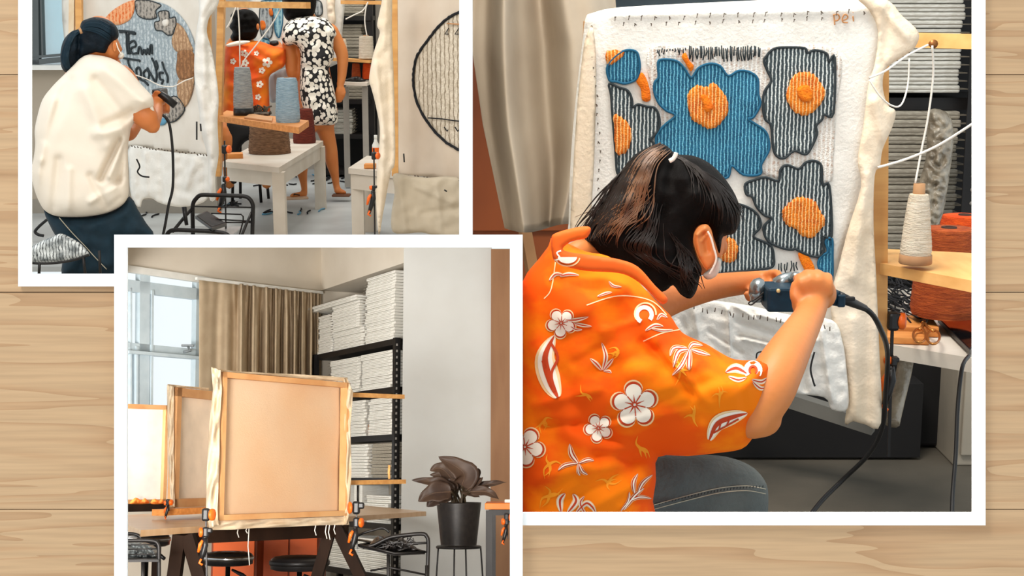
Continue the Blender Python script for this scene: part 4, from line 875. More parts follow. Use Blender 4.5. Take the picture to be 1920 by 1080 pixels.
# bulkhead, alcove back and the right wall
Q = at(753, 890, 12.02); bz = 1.794; off_ = Vector((0.9, 0.46, 0))
mb = MB(); a = Vector((P1.x, P1.y, 0)); b = Vector((Q.x, Q.y, 0)); dv = (b-a).normalized(); nb = Vector((-dv.y, dv.x, 0)); nb = nb if nb.y > 0 else -nb
mb.hexa([a+Vector((0, 0, bz)), b+Vector((0, 0, bz)), b+nb*0.6+Vector((0, 0, bz)), a+nb*0.6+Vector((0, 0, bz)), a+Vector((0, 0, 2.23)), b+Vector((0, 0, 1.93)), b+nb*0.6+Vector((0, 0, 1.93)), a+nb*0.6+Vector((0, 0, 2.23))])
struct('trim_4', mb, wallc)
mb = MB(); mb.hexa([a+nb*0.6+Vector((0, 0, -1)), b+nb*0.6+Vector((0, 0, -1)), b+nb*0.7+Vector((0, 0, -1)), a+nb*0.7+Vector((0, 0, -1)), a+nb*0.6+Vector((0, 0, bz)), b+nb*0.6+Vector((0, 0, bz)), b+nb*0.7+Vector((0, 0, bz)), a+nb*0.7+Vector((0, 0, bz))])
mb.hexa([a+dv*-0.3+Vector((0, 0, -1)), a+Vector((0, 0, -1)), a+nb*0.7+Vector((0, 0, -1)), a+nb*0.7+dv*-.3+Vector((0, 0, -1)), a+dv*-0.3+Vector((0, 0, bz)), a+Vector((0, 0, bz)), a+nb*0.7+Vector((0, 0, bz)), a+nb*0.7+dv*-.3+Vector((0, 0, bz))])
struct('wall_back', mb, wallc)
x0 = at(753, 890, 11.8).x; x1 = at(921, 890, 11.8).x; x2 = at(966, 890, 11.7).x
mb = MB(); mb.box(((x0+x1)/2, 11.82, 0.45), (x1-x0, 0.05, 2.9)); struct('wall_right', mb, mat('cool_white_plaster', (208, 210, 208), 0.9, (202, 203, 200), 2))
mb = MB(); mb.box(((x1+x2)/2-0.004, 11.76, 0.44), (x2-x1, 0.06, 2.86)); struct('door_1', mb, mat('brown_door_panel', (150, 110, 76), 0.6, (140, 100, 68), 3, stretch=(4, 4, .6)))

# ---- shelving with stacks of blank canvases
N0 = at(741, 890, 11.9); F0 = at(588, 890, 13.6); N0.z = F0.z = 0; sv = F0-N0; SL = sv.length; sd = sv.normalized(); sn = Vector((sd.y, -sd.x, 0)); sn = sn if sn.x > 0 else -sn
lv = [1.138, 0.732, 0.335, -0.027, -0.41, -0.83]
t = thing('shelving_unit', 'dark slotted steel shelving in the alcove, loaded with stacks of blank canvases', 'shelving', N0+Vector((0, 0, -1)))
for z in lv:
    m_ = MB(); a = N0+sd*0.02; b = N0+sd*SL; q = [a, b, b+sn*0.3, a+sn*0.3]; m_.prism([p+Vector((0, 0, z-0.05)) for p in q], (0, 0, 0.05)); part('shelf', m_, dark_metal, t)
for k, (u, w) in enumerate(((0, 0), (1, 0), (0, 1), (1, 1))):
    c = N0+sd*SL*u+sn*0.28*w-sd*0.005; m_ = MB(); m_.box(c+Vector((0, 0, 0.07)), (0.05, 0.05, 2.14), rz=math.atan2(sd.y, sd.x)); o = part('post', m_, dark_metal, t)
    if k == 0:
        m_ = MB()
        for j in range(40): m_.box(c+Vector((0.004, -0.031, -0.95+j*0.052)), (0.014, 0.006, 0.02), rz=0)
        h = part('hole', m_, mat('grey_hole', (128, 124, 118)), o); h['kind'] = 'stuff'
cvm = {}
cw1 = mat('white_canvas_edge', (236, 235, 228), 0.8, (220, 217, 207), 10, stretch=(2, 2, 20)); cw2 = mat('grey_canvas_seam', (150, 142, 128), 0.9)
def stack3(u0, u1, z0, n, h, lab, group, dep=0.28, jit=0.012, shift=0.0, mats=None, out=0.0):
    ang = math.atan2(sd.y, sd.x); w = (u1-u0)*SL; key = (round(w, 2), round(dep, 2), round(h, 3), mats is None)
    first = cvm.get(key)
    for k in range(n):
        if first is None:
            o = _link('blank_canvas', canvas_mesh(w, dep, h*0.92), mats or [cw1, cw2], None, Vector()); cvm[key] = first = o
        else: o = first.copy(); COL.objects.link(o)
        c = N0+sd*((u0+u1)/2*SL+rnd.uniform(-jit, jit)+shift*k)+sn*(dep/2+rnd.uniform(-jit*.6, jit)-out)
        o.matrix_world = R.M @ Matrix.Translation((c.x, c.y, z0+h*k)) @ Matrix.Rotation(ang+rnd.uniform(-.012, .012), 4, 'Z')
        for kk in ('group',): 
            if kk in o: del o[kk]
        tag(o, nth(k, n, lab), 'canvas', group)
stack3(0.03, 0.36, lv[0], 23, 0.0255, 'canvas in the tallest stack on the top shelf', 'canvases in the tall stack on the top shelf', dep=0.26)
stack3(0.38, 0.76, lv[0], 7, 0.024, 'canvas in the lower middle pile on the top shelf', 'canvases low in the middle stack on the top shelf')
stack3(0.40, 0.74, lv[0]+7*0.024, 10, 0.024, 'canvas in the upper middle pile on the top shelf', 'canvases high in the middle stack on the top shelf', out=0.03)
stack3(0.78, 0.97, lv[0], 15, 0.024, 'canvas in the far stack by the curtain, top shelf', 'canvases in the far stack on the top shelf')
stack3(0.42, 1.06, lv[0]+17*0.0242, 2, 0.024, 'long canvas jutting towards the curtain on the top shelf', 'long canvases on top of the middle stack', out=0.05)
stack3(0.045, 0.40, lv[1], 12, 0.0265, 'canvas in the near stack on the second shelf', 'canvases in the near stack on the second shelf')
stack3(0.42, 0.80, lv[1], 12, 0.0265, 'canvas in the middle stack on the second shelf', 'canvases in the middle stack on the second shelf')
stack3(0.83, 0.97, lv[1], 7, 0.0265, 'canvas in the short far stack on the second shelf', 'canvases in the far stack on the second shelf')
stack3(0.045, 0.31, lv[2], 12, 0.0265, 'canvas in the near stack on the third shelf', 'canvases in the near stack on the third shelf')
stack3(0.345, 0.66, lv[2], 12, 0.0265, 'canvas in the further stack on the third shelf', 'canvases in the further stack on the third shelf')
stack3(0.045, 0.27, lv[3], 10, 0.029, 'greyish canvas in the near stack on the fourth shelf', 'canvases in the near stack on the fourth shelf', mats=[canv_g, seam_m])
stack3(0.28, 0.60, lv[3], 11, 0.0265, 'canvas in the further stack on the fourth shelf', 'canvases in the further stack on the fourth shelf', out=0.03)
stack3(0.06, 0.34, lv[4], 7, 0.034, 'thick canvas on the fifth shelf behind the table edge', 'canvases on the fifth shelf', jit=0.03)
stack3(0.06, 0.45, lv[5], 9, 0.032, 'thick canvas in the near stack on the lowest shelf', 'canvases in the near stack on the lowest shelf', jit=0.02)
stack3(0.50, 0.92, lv[5], 9, 0.032, 'thick canvas in the far stack on the lowest shelf', 'canvases in the far stack on the lowest shelf', jit=0.02)
for k, (u, lab) in enumerate(((0.40, 'white canvas standing upright nearest the clamp on the fifth shelf'), (0.47, 'second white canvas standing upright on the fifth shelf'), (0.56, 'white canvas standing upright furthest left on the fifth shelf'))):
    m_ = MB(); m_.box(N0+sd*SL*u+sn*0.14+Vector((0, 0, lv[4]+0.16)), (0.05, 0.26, 0.32), rz=math.atan2(sd.y, sd.x), bev=0.006); solo('upright_canvas', m_, cw1, lab, 'canvas', 'upright canvases on the fifth shelf')
m_ = MB(); m_.box(N0+sd*SL*0.328+sn*0.05+Vector((0, 0, lv[2]+0.05)), (0.03, 0.06, 0.10), rz=math.atan2(sd.y, sd.x), bev=0.004); solo('cardboard_box', m_, mat('brown_card', (172, 112, 62), 0.8), 'little brown cardboard piece wedged between two stacks on the third shelf', 'box')

# ---- orange cabinets in the shade behind the table
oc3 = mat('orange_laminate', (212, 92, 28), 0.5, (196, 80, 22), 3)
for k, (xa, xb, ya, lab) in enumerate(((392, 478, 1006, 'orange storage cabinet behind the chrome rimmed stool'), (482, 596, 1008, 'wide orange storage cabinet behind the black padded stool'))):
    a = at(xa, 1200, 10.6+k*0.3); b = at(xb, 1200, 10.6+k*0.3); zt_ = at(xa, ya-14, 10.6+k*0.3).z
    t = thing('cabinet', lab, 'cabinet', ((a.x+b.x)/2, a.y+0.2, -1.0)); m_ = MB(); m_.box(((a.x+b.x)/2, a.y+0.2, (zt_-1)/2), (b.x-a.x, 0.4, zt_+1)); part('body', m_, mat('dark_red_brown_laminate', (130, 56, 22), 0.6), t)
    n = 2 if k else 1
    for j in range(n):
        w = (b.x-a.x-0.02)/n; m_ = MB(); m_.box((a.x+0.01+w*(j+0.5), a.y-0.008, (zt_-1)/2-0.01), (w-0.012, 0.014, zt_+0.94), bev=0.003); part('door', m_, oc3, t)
# ---- the long table
zt = -0.25; dkw = mat('dark_table_wood', (44, 29, 20), 0.7, (34, 22, 15), 4, stretch=(4, 1, 1), spec=0.1); ttop = mat('worn_table_top', (202, 170, 134), 0.32, (188, 150, 110), 3, stretch=(1, 4, 1), spec=0.6)
t = thing('long_table', 'long wooden table on dark trestle legs carrying the stretched frames', 'table', at(480, 1250, 7.6))
A = onz(264, 994, zt); B = onz(799, 959, zt); Cc = onz(672, 946.5, zt); D = onz(196, 967, zt)
m_ = MB(); m_.prism([A, B, Cc, D], (0, 0, -0.03)); part('table_top', m_, ttop, t)
def leg3(xa, ya, xb, yb, d1, d2, w):
    m_ = MB(); m_.beam(at(xa, ya, d1), at(xb, yb, d2), w, 0.06, up=(1, 0, 0)); part('leg', m_, dkw, t)
leg3(338, 1003, 318, 1150, 6.9, 6.9, 0.07); leg3(352, 1003, 395, 1150, 6.9, 6.9, 0.07); leg3(622, 985, 575, 1150, 7.9, 7.9, 0.07); leg3(630, 985, 705, 1140, 7.9, 7.9, 0.09)
m_ = MB(); m_.beam(at(330, 1007, 6.95), at(650, 994, 7.95), 0.03, 0.07, up=(0, 0, 1)); part('apron', m_, dkw, t)
m_ = MB(); m_.beam(at(330, 1007, 6.95)+Vector((0, 0, -0.03)), at(650, 994, 7.95)+Vector((0, 0, -0.03)), 0.04, 0.05, up=(0, 0, 1))
# ---- stretched frames
cloth_b = mat('backlit_cream_cloth', (244, 220, 190), 0.85, (240, 204, 162), 2.2, trans=0.4, bump=0.15, bscale=150, lo=0.3, hi=0.75)
cloth_v = mat('backlit_white_cloth', (252, 250, 246), 0.85, trans=0.6)
def stretcher(label, PL, PR, yTL, yTR, yBL, yBR, xl, xr, m, wbar, inset=0, bars='LRTB'):
    """frame standing on the table seen from behind: PL/PR = (px, depth) of its ends"""
    a = at(PL[0], 890, PL[1]); b = at(PR[0], 890, PR[1]); a.z = b.z = 0; dv = (b-a).normalized(); n = Vector((dv.y, -dv.x, 0)); n = n if n.y < 0 else -n
    W_ = (b-a).length; zT = onp(xl, yTL, a, n).z; zB = onp(xl, yBL, a, n).z
    t = thing('stretched_frame', label, 'frame', a+Vector((0, 0, zB)))
    G = lambda s, z, o=0: a+dv*s+n*o+Vector((0, 0, z))
    m_ = MB(); m_.sheet(lambda u, v: G(u*W_, zB+(zT-zB)*v, -0.03+0.004*math.sin(u*9+v*3)*math.sin(v*7)), 24, 24, 0.002, out=-n); part('cloth', m_, m, t)
    w = wbar
    for q, (s0, z0, s1, z1) in {'B': (0, zB+w/2, W_, zB+w/2), 'T': (0, zT-w/2, W_, zT-w/2), 'L': (w/2, zB, w/2, zT), 'R': (W_-w/2, zB, W_-w/2, zT)}.items():
        if q in bars: m_ = MB(); m_.beam(G(s0, z0), G(s1, z1), w, 0.04, up=(dv if q in 'LR' else (0, 0, 1))) if 0 else m_.beam(G(s0, z0), G(s1, z1), 0.045, w, up=(dv if q in 'LR' else Vector((0, 0, 1)))); part('stretcher_bar', m_, mat('honey_wood', (222, 172, 118), 0.55, (204, 146, 92), 5), t)
    return t, G, W_, zB, zT
t1, G, W_, zB, zT = stretcher('largest stretched cloth frame, seen from behind, clamped upright to the table edge', (408, 6.95), (648, 7.8), 697, 712, 976, 968, 408, 648, cloth_b, 0.027)
def crumple(pts_s, amp, seed, name, m):   # loose cloth border around a frame: rows across
    m_ = MB(); rows = len(pts_s)-1
    def fn(u, v):
        i = min(int(v*rows), rows-1); f = v*rows-i; p, q = pts_s[i], pts_s[i+1]
        x0 = p[0]+(q[0]-p[0])*f; x1 = p[1]+(q[1]-p[1])*f; y0_ = p[2]+(q[2]-p[2])*f; y1_ = p[3]+(q[3]-p[3])*f; d = p[4]+(q[4]-p[4])*f
        px = x0+(x1-x0)*u; py = y0_+(y1_-y0_)*u
        e = amp*math.sin(u*3.14)*(0.6+noise.noise(Vector((v*14+seed, u*2, 0)))*1.6)+amp*0.5*math.sin(u*7+v*23+seed)
        return at(px, py, d-e)
    m_.sheet(fn, 14, 60, 0.003); return part(name, m_, m, t_cur)
t_cur = t1; lc = mat('loose_cream_border', (240, 222, 194), 0.9, (230, 206, 172), 12, bump=0.3, bscale=90, trans=0.2)
crumple([(396, 414, 688, 694, 6.9), (399, 416, 730, 730, 6.9), (392, 412, 800, 800, 6.9), (388, 411, 880, 880, 6.9), (386, 408, 950, 950, 6.9), (392, 410, 990, 985, 6.9)], 0.03, 1, 'cloth_border', lc)
crumple([(642, 652, 708, 712, 7.78), (644, 662, 730, 735, 7.78), (646, 657, 800, 800, 7.78), (647, 659, 880, 880, 7.78), (646, 656, 950, 950, 7.78), (642, 652, 985, 982, 7.78)], 0.02, 5, 'cloth_border', lc)
crumple([(396, 392, 976, 994, 6.93), (440, 440, 975, 993, 7.05), (480, 480, 974, 990, 7.2), (540, 540, 972, 988, 7.4), (600, 600, 970, 985, 7.62), (652, 655, 968, 984, 7.8)], 0.012, 9, 'cloth_border', lc)
crumple([(400, 398, 700, 690, 6.93), (440, 440, 704, 696, 7.05), (520, 520, 709, 700, 7.35), (600, 600, 713, 704, 7.62), (650, 652, 716, 708, 7.8)], 0.012, 11, 'cloth_border', lc)
m_ = MB()
for x, y0_, y1_ in ((447, 990, 1008), (463, 990, 1000), (467, 988, 1060), (592, 985, 1004), (612, 984, 1010), (618, 984, 1012), (628, 984, 1002)): m_.tube([at(x, y0_, 7.2), at(x-2, (y0_+y1_)/2, 7.2), at(x+1, y1_, 7.2)], 0.0025, 5)
o = part('loose_thread', m_, thread, t1, 'white threads dangling from the lower edge'); o['kind'] = 'stuff'
t2, *_ = stretcher('middle stretched cloth frame with an orange wood edge, half behind the largest one', (322, 8.35), (420, 8.95), 726, 733, 952, 948, 322, 420, mat('pale_backlit_cloth', (246, 234, 218), 0.85, trans=0.45), 0.05)
t_cur = t2
crumple([(313, 326, 722, 724, 8.3), (314, 326, 800, 800, 8.3), (317, 326, 880, 880, 8.3), (320, 328, 950, 950, 8.3)], 0.02, 3, 'cloth_border', lc)
crumple([(316, 314, 726, 720, 8.33), (350, 350, 728, 724, 8.5), (392, 392, 732, 727, 8.8)], 0.01, 3, 'cloth_border', lc)
t3, *_ = stretcher('furthest stretched cloth frame glowing in front of the window, left edge of the room', (190, 9.6), (312, 9.9), 756, 758, 946, 944, 190, 312, cloth_v, 0.03)
m_ = MB(); m_.beam(at(296, 961, 8.0), at(392, 956, 8.35), 0.09, 0.035, up=(0, 0, 1)); solo('pine_batten', m_, MATS['orange_pine'], 'pine batten lying on the table under the middle stretched frame', 'batten')
# second table behind on the left with orange scraps
m_ = MB(); a = at(150, 953, 9.6); b = at(312, 950, 9.9); m_.beam(a, b, 0.4, 0.05, up=(0, 0, 1)); t = thing('rear_table', 'dark edged rear table strip behind the long table, below the glowing frame', 'table', a); part('table_top', m_, dkw, t)
for px in (160, 296):
    m_ = MB(); c = at(px, 960, 9.8); m_.box((c.x, 9.8, (c.z-1)/2), (0.05, 0.05, c.z+0.96)); part('leg', m_, dkw, t)
for k, (px, w, h, lab) in enumerate(((262, 34, 12, 'larger crumpled orange cloth heap on the rear table'), (296, 26, 10, 'smaller crumpled orange cloth heap beside the rear clamp'))):
    ol = [(px-w/2, 945), (px-w*.42, 938), (px-w*.2, 945-h), (px+w*.1, 945-h*.6), (px+w*.3, 945-h*.9), (px+w/2, 944)]
    m_ = MB(); g1, g2 = puff(catmull(ol, 4, True), 9.5, 9, 6, wob=8, wl=6); m_.cdt(catmull(ol, 4, True), 2.5, g1, 0, g2); solo('orange_cloth', m_, mat('orange_rag', (232, 128, 40), 0.8, (206, 100, 24), 30), lab, 'cloth')
# rails holding out to the right
for k, (ya, yb, lab) in enumerate(((740, 743, 'upper pine rail jutting out right of the largest stretched frame'), (905, 902, 'lower pine rail jutting out right of the largest stretched frame, at table height'))):
    m_ = MB(); m_.beam(at(650, ya, 7.9), at(755, yb+(1 if k == 0 else 1), 8.3), 0.05 if k else 0.03, 0.024, up=(0, 0, 1)); solo('pine_rail', m_, pine, lab, 'rail')
m_ = MB(); m_.tube([at(730, 872, 8.1), at(729, 886, 8.1), at(730, 898, 8.1)], 0.007, 8); solo('wooden_peg', m_, MATS['bright_pine'], 'thin upright wooden peg standing on the lower pine rail', 'peg')
m_ = MB(); m_.tube([at(671, 910, 8.0), at(671, 942, 8.0)], 0.006, 6); solo('support_rod', m_, dark_metal, 'thin dark rod hanging from the lower pine rail above the clamp', 'rod')
# clamps
def clamp3(px, y0, y1, y, label, s, hy, orr=1):
    return clamp(px, y0, y1, y, label, {'jaws': [(y0+12*s, s, orr), (hy-10*s, s*0.8, -orr)], 'handle': (0, hy+14*s), 's': 0.62*s, 'dx': 2}, 8)
clamp3(386, 953, 1100, 6.3, 'black and orange bar clamp at the lower left corner of the largest frame', 1.0, 1008)
clamp3(668, 940, 1030, 7.0, 'black bar clamp with a round orange knob at the largest frame\'s lower right corner', 1.0, 990, -1)
m_ = MB(); m_.lathe(at(665, 945, 6.94), [(0.014, 0), (0.018, 0.004), (0.018, 0.014), (0.012, 0.018)], 18, axis=(0, -1, 0)); solo('orange_knob', m_, orange_pl, 'round orange clamp knob in front of the lower right frame corner', 'knob') if 0 else None
clamp3(315, 936, 958, 7.9, 'small black clamp at the foot of the middle stretched frame', 0.5, 948)
clamp3(950, 962, 1010, 7.6, 'black and orange clamp hanging under the orange desk top', 0.7, 985)
# ---- stools
chrome = mat('chrome', (190, 190, 190), 0.15, metal=1.0); leather = mat('black_leatherette', (24, 23, 24), 0.28, (34, 33, 34), 10, spec=0.7)
def stool(px, py, wpx, y, label, ring):
    c = at(px, py, y); r_ = wpx/2*y/F; z = c.z; t = thing('round_stool', label, 'stool', (c.x, c.y, -1.0)); b = Vector((c.x, c.y, z))
    m_ = MB(); m_.lathe(b, [(r_*0.80, -0.075), (r_*0.98, -0.065), (r_*1.0, -0.03), (r_*0.96, -0.008), (r_*0.85, 0.004), (r_*0.8, 0.0), (r_*0.7, 0.008), (r_*0.62, 0.003), (r_*0.5, 0.010), (r_*0.4, 0.005), (r_*0.2, 0.010), (0.01, 0.008)], 40); part('seat', m_, leather, t)
    if ring: m_ = MB(); m_.lathe(b, [(r_*0.99, -0.045), (r_*1.03, -0.040), (r_*1.03, -0.020), (r_*0.99, -0.015)], 40); part('rim', m_, chrome if ring == 2 else dark_metal, t)
    m_ = MB(); m_.lathe((c.x, c.y, -0.9), [(0.024, 0), (0.024, z+0.60), (0.015, z+0.60), (0.015, z+0.83)], 16); part('gas_lift', m_, chrome, t)
    m_ = MB(); m_.tube([b+Vector((0.03, -0.02, -0.10)), b+Vector((0.10, -0.05, -0.13)), b+Vector((0.13, -0.06, -0.15))], [0.008, 0.014, 0.012], 8); part('lever', m_, blk, t)
    for k in range(5):
        a = k*1.257+0.4; m_ = MB(); m_.tube([Vector((c.x, c.y, -0.88)), Vector((c.x+math.cos(a)*0.14, c.y+math.sin(a)*0.14, -0.89)), Vector((c.x+math.cos(a)*0.27, c.y+math.sin(a)*0.27, -0.94))], [0.022, 0.018, 0.014], 8)
        m_.lathe(Vector((c.x+math.cos(a)*0.27, c.y+math.sin(a)*0.27-0.02, -0.97)), [(0.01, 0), (0.03, 0.005), (0.03, 0.035), (0.01, 0.04)], 12, axis=(0, 1, 0)); part('leg', m_, chrome, t)
stool(428, 1037, 92, 8.9, 'black cushioned stool with a chrome rim under the largest stretched frame', 2)
stool(562, 1045, 108, 8.4, 'all black cushioned stool in the shade between the trestle legs', 1)
stool(276, 1002, 84, 9.2, 'black stool with a chrome column behind the left wire trolley', 2)
# ---- wire trolleys
def wire_tray(pts, y, parent):   # rounded rectangular rim given in px with depths
    m_ = MB(); m_.tube([at(*p) for p in catmull(pts, 4, True)], 0.006, 7, closed=True); return m_
t = thing('wire_trolley', 'black wire trolley full of grey plastic and cables, left edge of the lower room', 'trolley', at(270, 1200, 6.1))
m_ = MB()
m_.tube([at(x, y, 6.2) for x, y in catmull([(298, 1120), (298, 1040), (296, 1020), (285, 1014), (255, 1013), (226, 1014)], 5)], 0.0085, 8)
part('handle', m_, dark_metal, t); m_ = MB(); m_.tube([at(x, y, 6.6) for x, y in catmull([(266, 1016), (262, 1006), (250, 1001), (226, 1001)], 5)], 0.007, 8); part('wire', m_, dark_metal, t)
for j, yy in enumerate((1022, 1030, 1040, 1049)):
    m_ = MB(); m_.tube([at(226, yy, 6.2), at(298, yy-1, 6.2)], 0.003, 6); part('wire', m_, dark_metal, t)
m_ = MB(); m_.prism([at(220, 1050, 6.1), at(298, 1049, 6.15), at(292, 1040, 6.9), at(220, 1040, 6.9)], (0, 0, -0.01)); part('tray', m_, dark_metal, t)
m_ = MB(); m_.tube([at(268, 1050, 6.2), at(268, 1125, 6.2)], 0.008, 8); part('leg', m_, dark_metal, t)
ol = [(226, 1020), (250, 1017), (270, 1016), (292, 1026), (297, 1040), (290, 1048), (255, 1049), (226, 1048)]
m_ = MB(); g1, g2 = puff(catmull(ol, 4, True), 6.45, 26, 14, ridge([((230, 1030), (290, 1040), 3, 10), ((240, 1020), (280, 1035), 3, -12), ((235, 1040), (285, 1046), 3, 9), ((262, 1018), (285, 1045), 3, 10)]), wob=22, wl=7); m_.cdt(catmull(ol, 4, True), 2, g1, 0, g2)
solo('plastic_bag', m_, mat('crumpled_grey_plastic', (120, 126, 126), 0.25, (44, 46, 48), 22, bump=0.4, bscale=60, spec=0.8), 'crumpled grey plastic bags lying in the left wire trolley', 'plastic bag')
for q in ([(232, 1046), (240, 1024), (258, 1008), (270, 1012), (262, 1030)], [(250, 1022), (275, 1026), (288, 1036), (280, 1045), (262, 1044)]):
    pass
t = thing('wire_trolley', 'black wire trolley with a dark tangle of cables, right of the trestle table', 'trolley', at(740, 1200, 7.2))
m_ = MB(); m_.tube([at(x, y, 7.0) for x, y in catmull([(800, 1120), (802, 1060), (803, 1018), (800, 1006), (790, 1001), (745, 1005), (725, 1010), (700, 1022), (680, 1026)], 5)], 0.0095, 8)
part('handle', m_, dark_metal, t); m_ = MB(); m_.tube([at(672, 1012, 7.4), at(702, 1018, 7.2), at(740, 1020, 7.1), at(800, 1018, 7.0)], 0.006, 7); part('wire', m_, dark_metal, t)
m_ = MB(); m_.tube([at(672, 1022, 7.0), at(740, 1038, 6.9), at(797, 1035, 7.0), at(760, 1024, 7.5), at(690, 1018, 7.5)], 0.006, 7, closed=True); m_.prism([at(672, 1023, 7.0), at(740, 1039, 6.9), at(797, 1036, 7.0), at(760, 1026, 7.5), at(690, 1020, 7.5)], (0, 0, -0.008)); part('tray', m_, dark_metal, t)
for q in ([(728, 1038), (728, 1120)], [(800, 1060), (800, 1125)]): m_ = MB(); m_.tube([at(x, y, 6.95) for x, y in q], 0.008, 8); part('leg', m_, dark_metal, t)
m_ = MB(); m_.tube([at(695, 1070, 7.0), at(730, 1064, 6.95), at(800, 1078, 7.0)], 0.005, 7); part('wire', m_, dark_metal, t)
ol = [(690, 1028), (702, 1010), (716, 1004), (740, 1004), (752, 1008), (768, 1018), (782, 1028), (778, 1034), (745, 1036), (712, 1034)]
m_ = MB(); g1, g2 = puff(catmull(ol, 4, True), 7.15, 30, 14, wob=24, wl=7); m_.cdt(catmull(ol, 4, True), 2.5, g1, 0, g2)
for i in range(16):
    x = rnd.uniform(705, 775); y = rnd.uniform(1008, 1030); m_.tube([at(x+rnd.uniform(-14, 14), y+rnd.uniform(-8, 8), 7.04) for _ in range(5)], 0.004, 5)
solo('cable_tangle', m_, mat('dark_cable_heap', (40, 33, 30), 0.45, (22, 20, 20), 20, spec=0.6), 'dark heap of tangled cables and bags lying in the right wire trolley', 'cables')
cable('power_cable', [(660, 1010, 7.1), (680, 1000, 7.1), (700, 994, 7.1), (718, 990, 7.1), (730, 998, 7.1)], 7.1, 0.006, rubber, 'black cable arching from the right frame clamp to the cable heap')
# ---- potted plant
t = thing('plant_stand', 'low black wire stool used as a stand under the woven plant pot', 'plant stand', at(860, 1250, 8.5)); k = 8.5/F
zc = at(860, 1023, 8.5).z; cx = at(860, 1023, 8.5).x
m_ = MB(); m_.lathe((cx, 8.5, zc-0.016), [(41*k, 0), (42*k, 0.004), (42*k, 0.012), (40*k, 0.016)], 32); part('seat', m_, dark_metal, t)
for px, dy in ((822, -0.02), (852, -0.11), (873, -0.11), (901, 0.0)):
    a = at(px, 1026, 8.5+dy); m_ = MB(); m_.tube([a, at(px+(px-860)*0.02, 1035, 8.5+dy*1.1), at(px+(px-860)*0.3, 1200, 8.5+dy*1.6)], 0.005, 7); part('leg', m_, dark_metal, t)
t = thing('potted_plant', 'dark broad leaved plant in a black woven pot on a wire stand', 'potted plant', (cx, 8.5, zc)); H = at(860, 942, 8.5).z-zc
m_ = MB(); prof = [(33*k, 0.0)]+[((33+8.5*f)*k, H*f) for f in np.linspace(0, 1, 26)]+[(38.5*k, H), (37*k, H-0.03)]
m_.lathe((cx, 8.5, zc), prof, 64, rfun=lambda a, z: 1+0.012*math.sin(a*32+int(z*110)*math.pi)*math.cos(z*345)); part('pot', m_, mat('black_woven_pot', (30, 26, 25), 0.45, (42, 37, 34), 40, spec=0.4), t)
m_ = MB(); m_.lathe((cx, 8.5, zc+H-0.035), [(37*k, 0), (30*k, 0.012), (10*k, 0.018)], 24); part('soil', m_, mat('potting_soil', (48, 32, 24), 0.95), t)
leafm = mat('dark_bronze_leaf', (84, 64, 50), 0.5, (60, 45, 38), 6, spec=0.3); veinm = mat('leaf_midrib', (112, 88, 70), 0.5); stemm = mat('plant_stem', (66, 54, 38), 0.5)
leaves = [  # base, mid, tip (px,py), width, depth offset, curl
 ((866, 910), (868, 885), (822, 856), 44, -0.10, .3), ((860, 915), (830, 880), (806, 882), 26, 0.06, .3), ((852, 918), (815, 905), (772, 900), 20, -0.05, .4), ((850, 915), (835, 895), (806, 890), 22, 0.10, .2), ((846, 922), (812, 925), (784, 940), 34, -0.14, .6),
 ((846, 925), (820, 935), (800, 950), 30, -0.02, .5), ((872, 915), (890, 888), (897, 878), 26, 0.0, .3), ((876, 918), (895, 905), (906, 894), 11, -0.08, .2), ((880, 920), (915, 908), (950, 904), 13, -0.02, .4), ((882, 922), (912, 922), (936, 936), 17, -0.10, .6),
 ((862, 915), (866, 892), (874, 878), 36, 0.08, .2), ((874, 922), (895, 915), (920, 912), 15, 0.08, .3), ((856, 920), (838, 908), (820, 900), 24, 0.02, .3), ((868, 920), (885, 925), (900, 932), 14, -0.05, .4)]
for i, (b_, md_, tp_, w, dy, curl) in enumerate(leaves):
    base = Vector((cx+rnd.uniform(-.04, .04), 8.5+rnd.uniform(-.04, .04), zc+H-0.02)); y = 8.5+dy
    m_ = MB(); B3 = at(b_[0], b_[1], y); m_.tube(catmull([tuple(base), tuple((base+B3)/2+Vector((0, 0, 0.01))), tuple(B3)], 5), [0.007]*10+[0.005], 7); part('stem', m_, stemm, t)
    C = V(catmull([tuple(B3), tuple(at(md_[0], md_[1], y-0.03)), tuple(at(tp_[0], tp_[1], y-0.02))], 10)); W3 = w*k*0.62
    def lf(u, v, C=C, W3=W3, curl=curl):
        x = v*(len(C)-1); j = min(int(x), len(C)-2); p = C[j].lerp(C[j+1], x-j); tt = (C[j+1]-C[j]).normalized(); sd_ = tt.cross(Vector((0, -1, 0.35))).normalized(); nn = sd_.cross(tt).normalized()
        ww = W3*(math.sin(math.pi*min(1, v**0.7*0.98+0.02)))**0.95*(1-0.2*v)*(1+0.06*math.sin(v*19)); s = (u-0.5)*2
        return p+sd_*s*ww+nn*(abs(s)**1.5*ww*0.35+0.006*math.sin(v*14+s*2)*abs(s))
    m_ = MB(); m_.sheet(lf, 8, 20, 0.0015, out=Vector((0, 1, 0))); o = part('leaf', m_, leafm, t)
    m_ = MB(); m_.tube([p+Vector((0, -0.0015, 0)) for p in C[:-2]], [0.0028*(1-q/len(C)) for q in range(len(C)-2)], 5); part('midrib', m_, veinm, o)
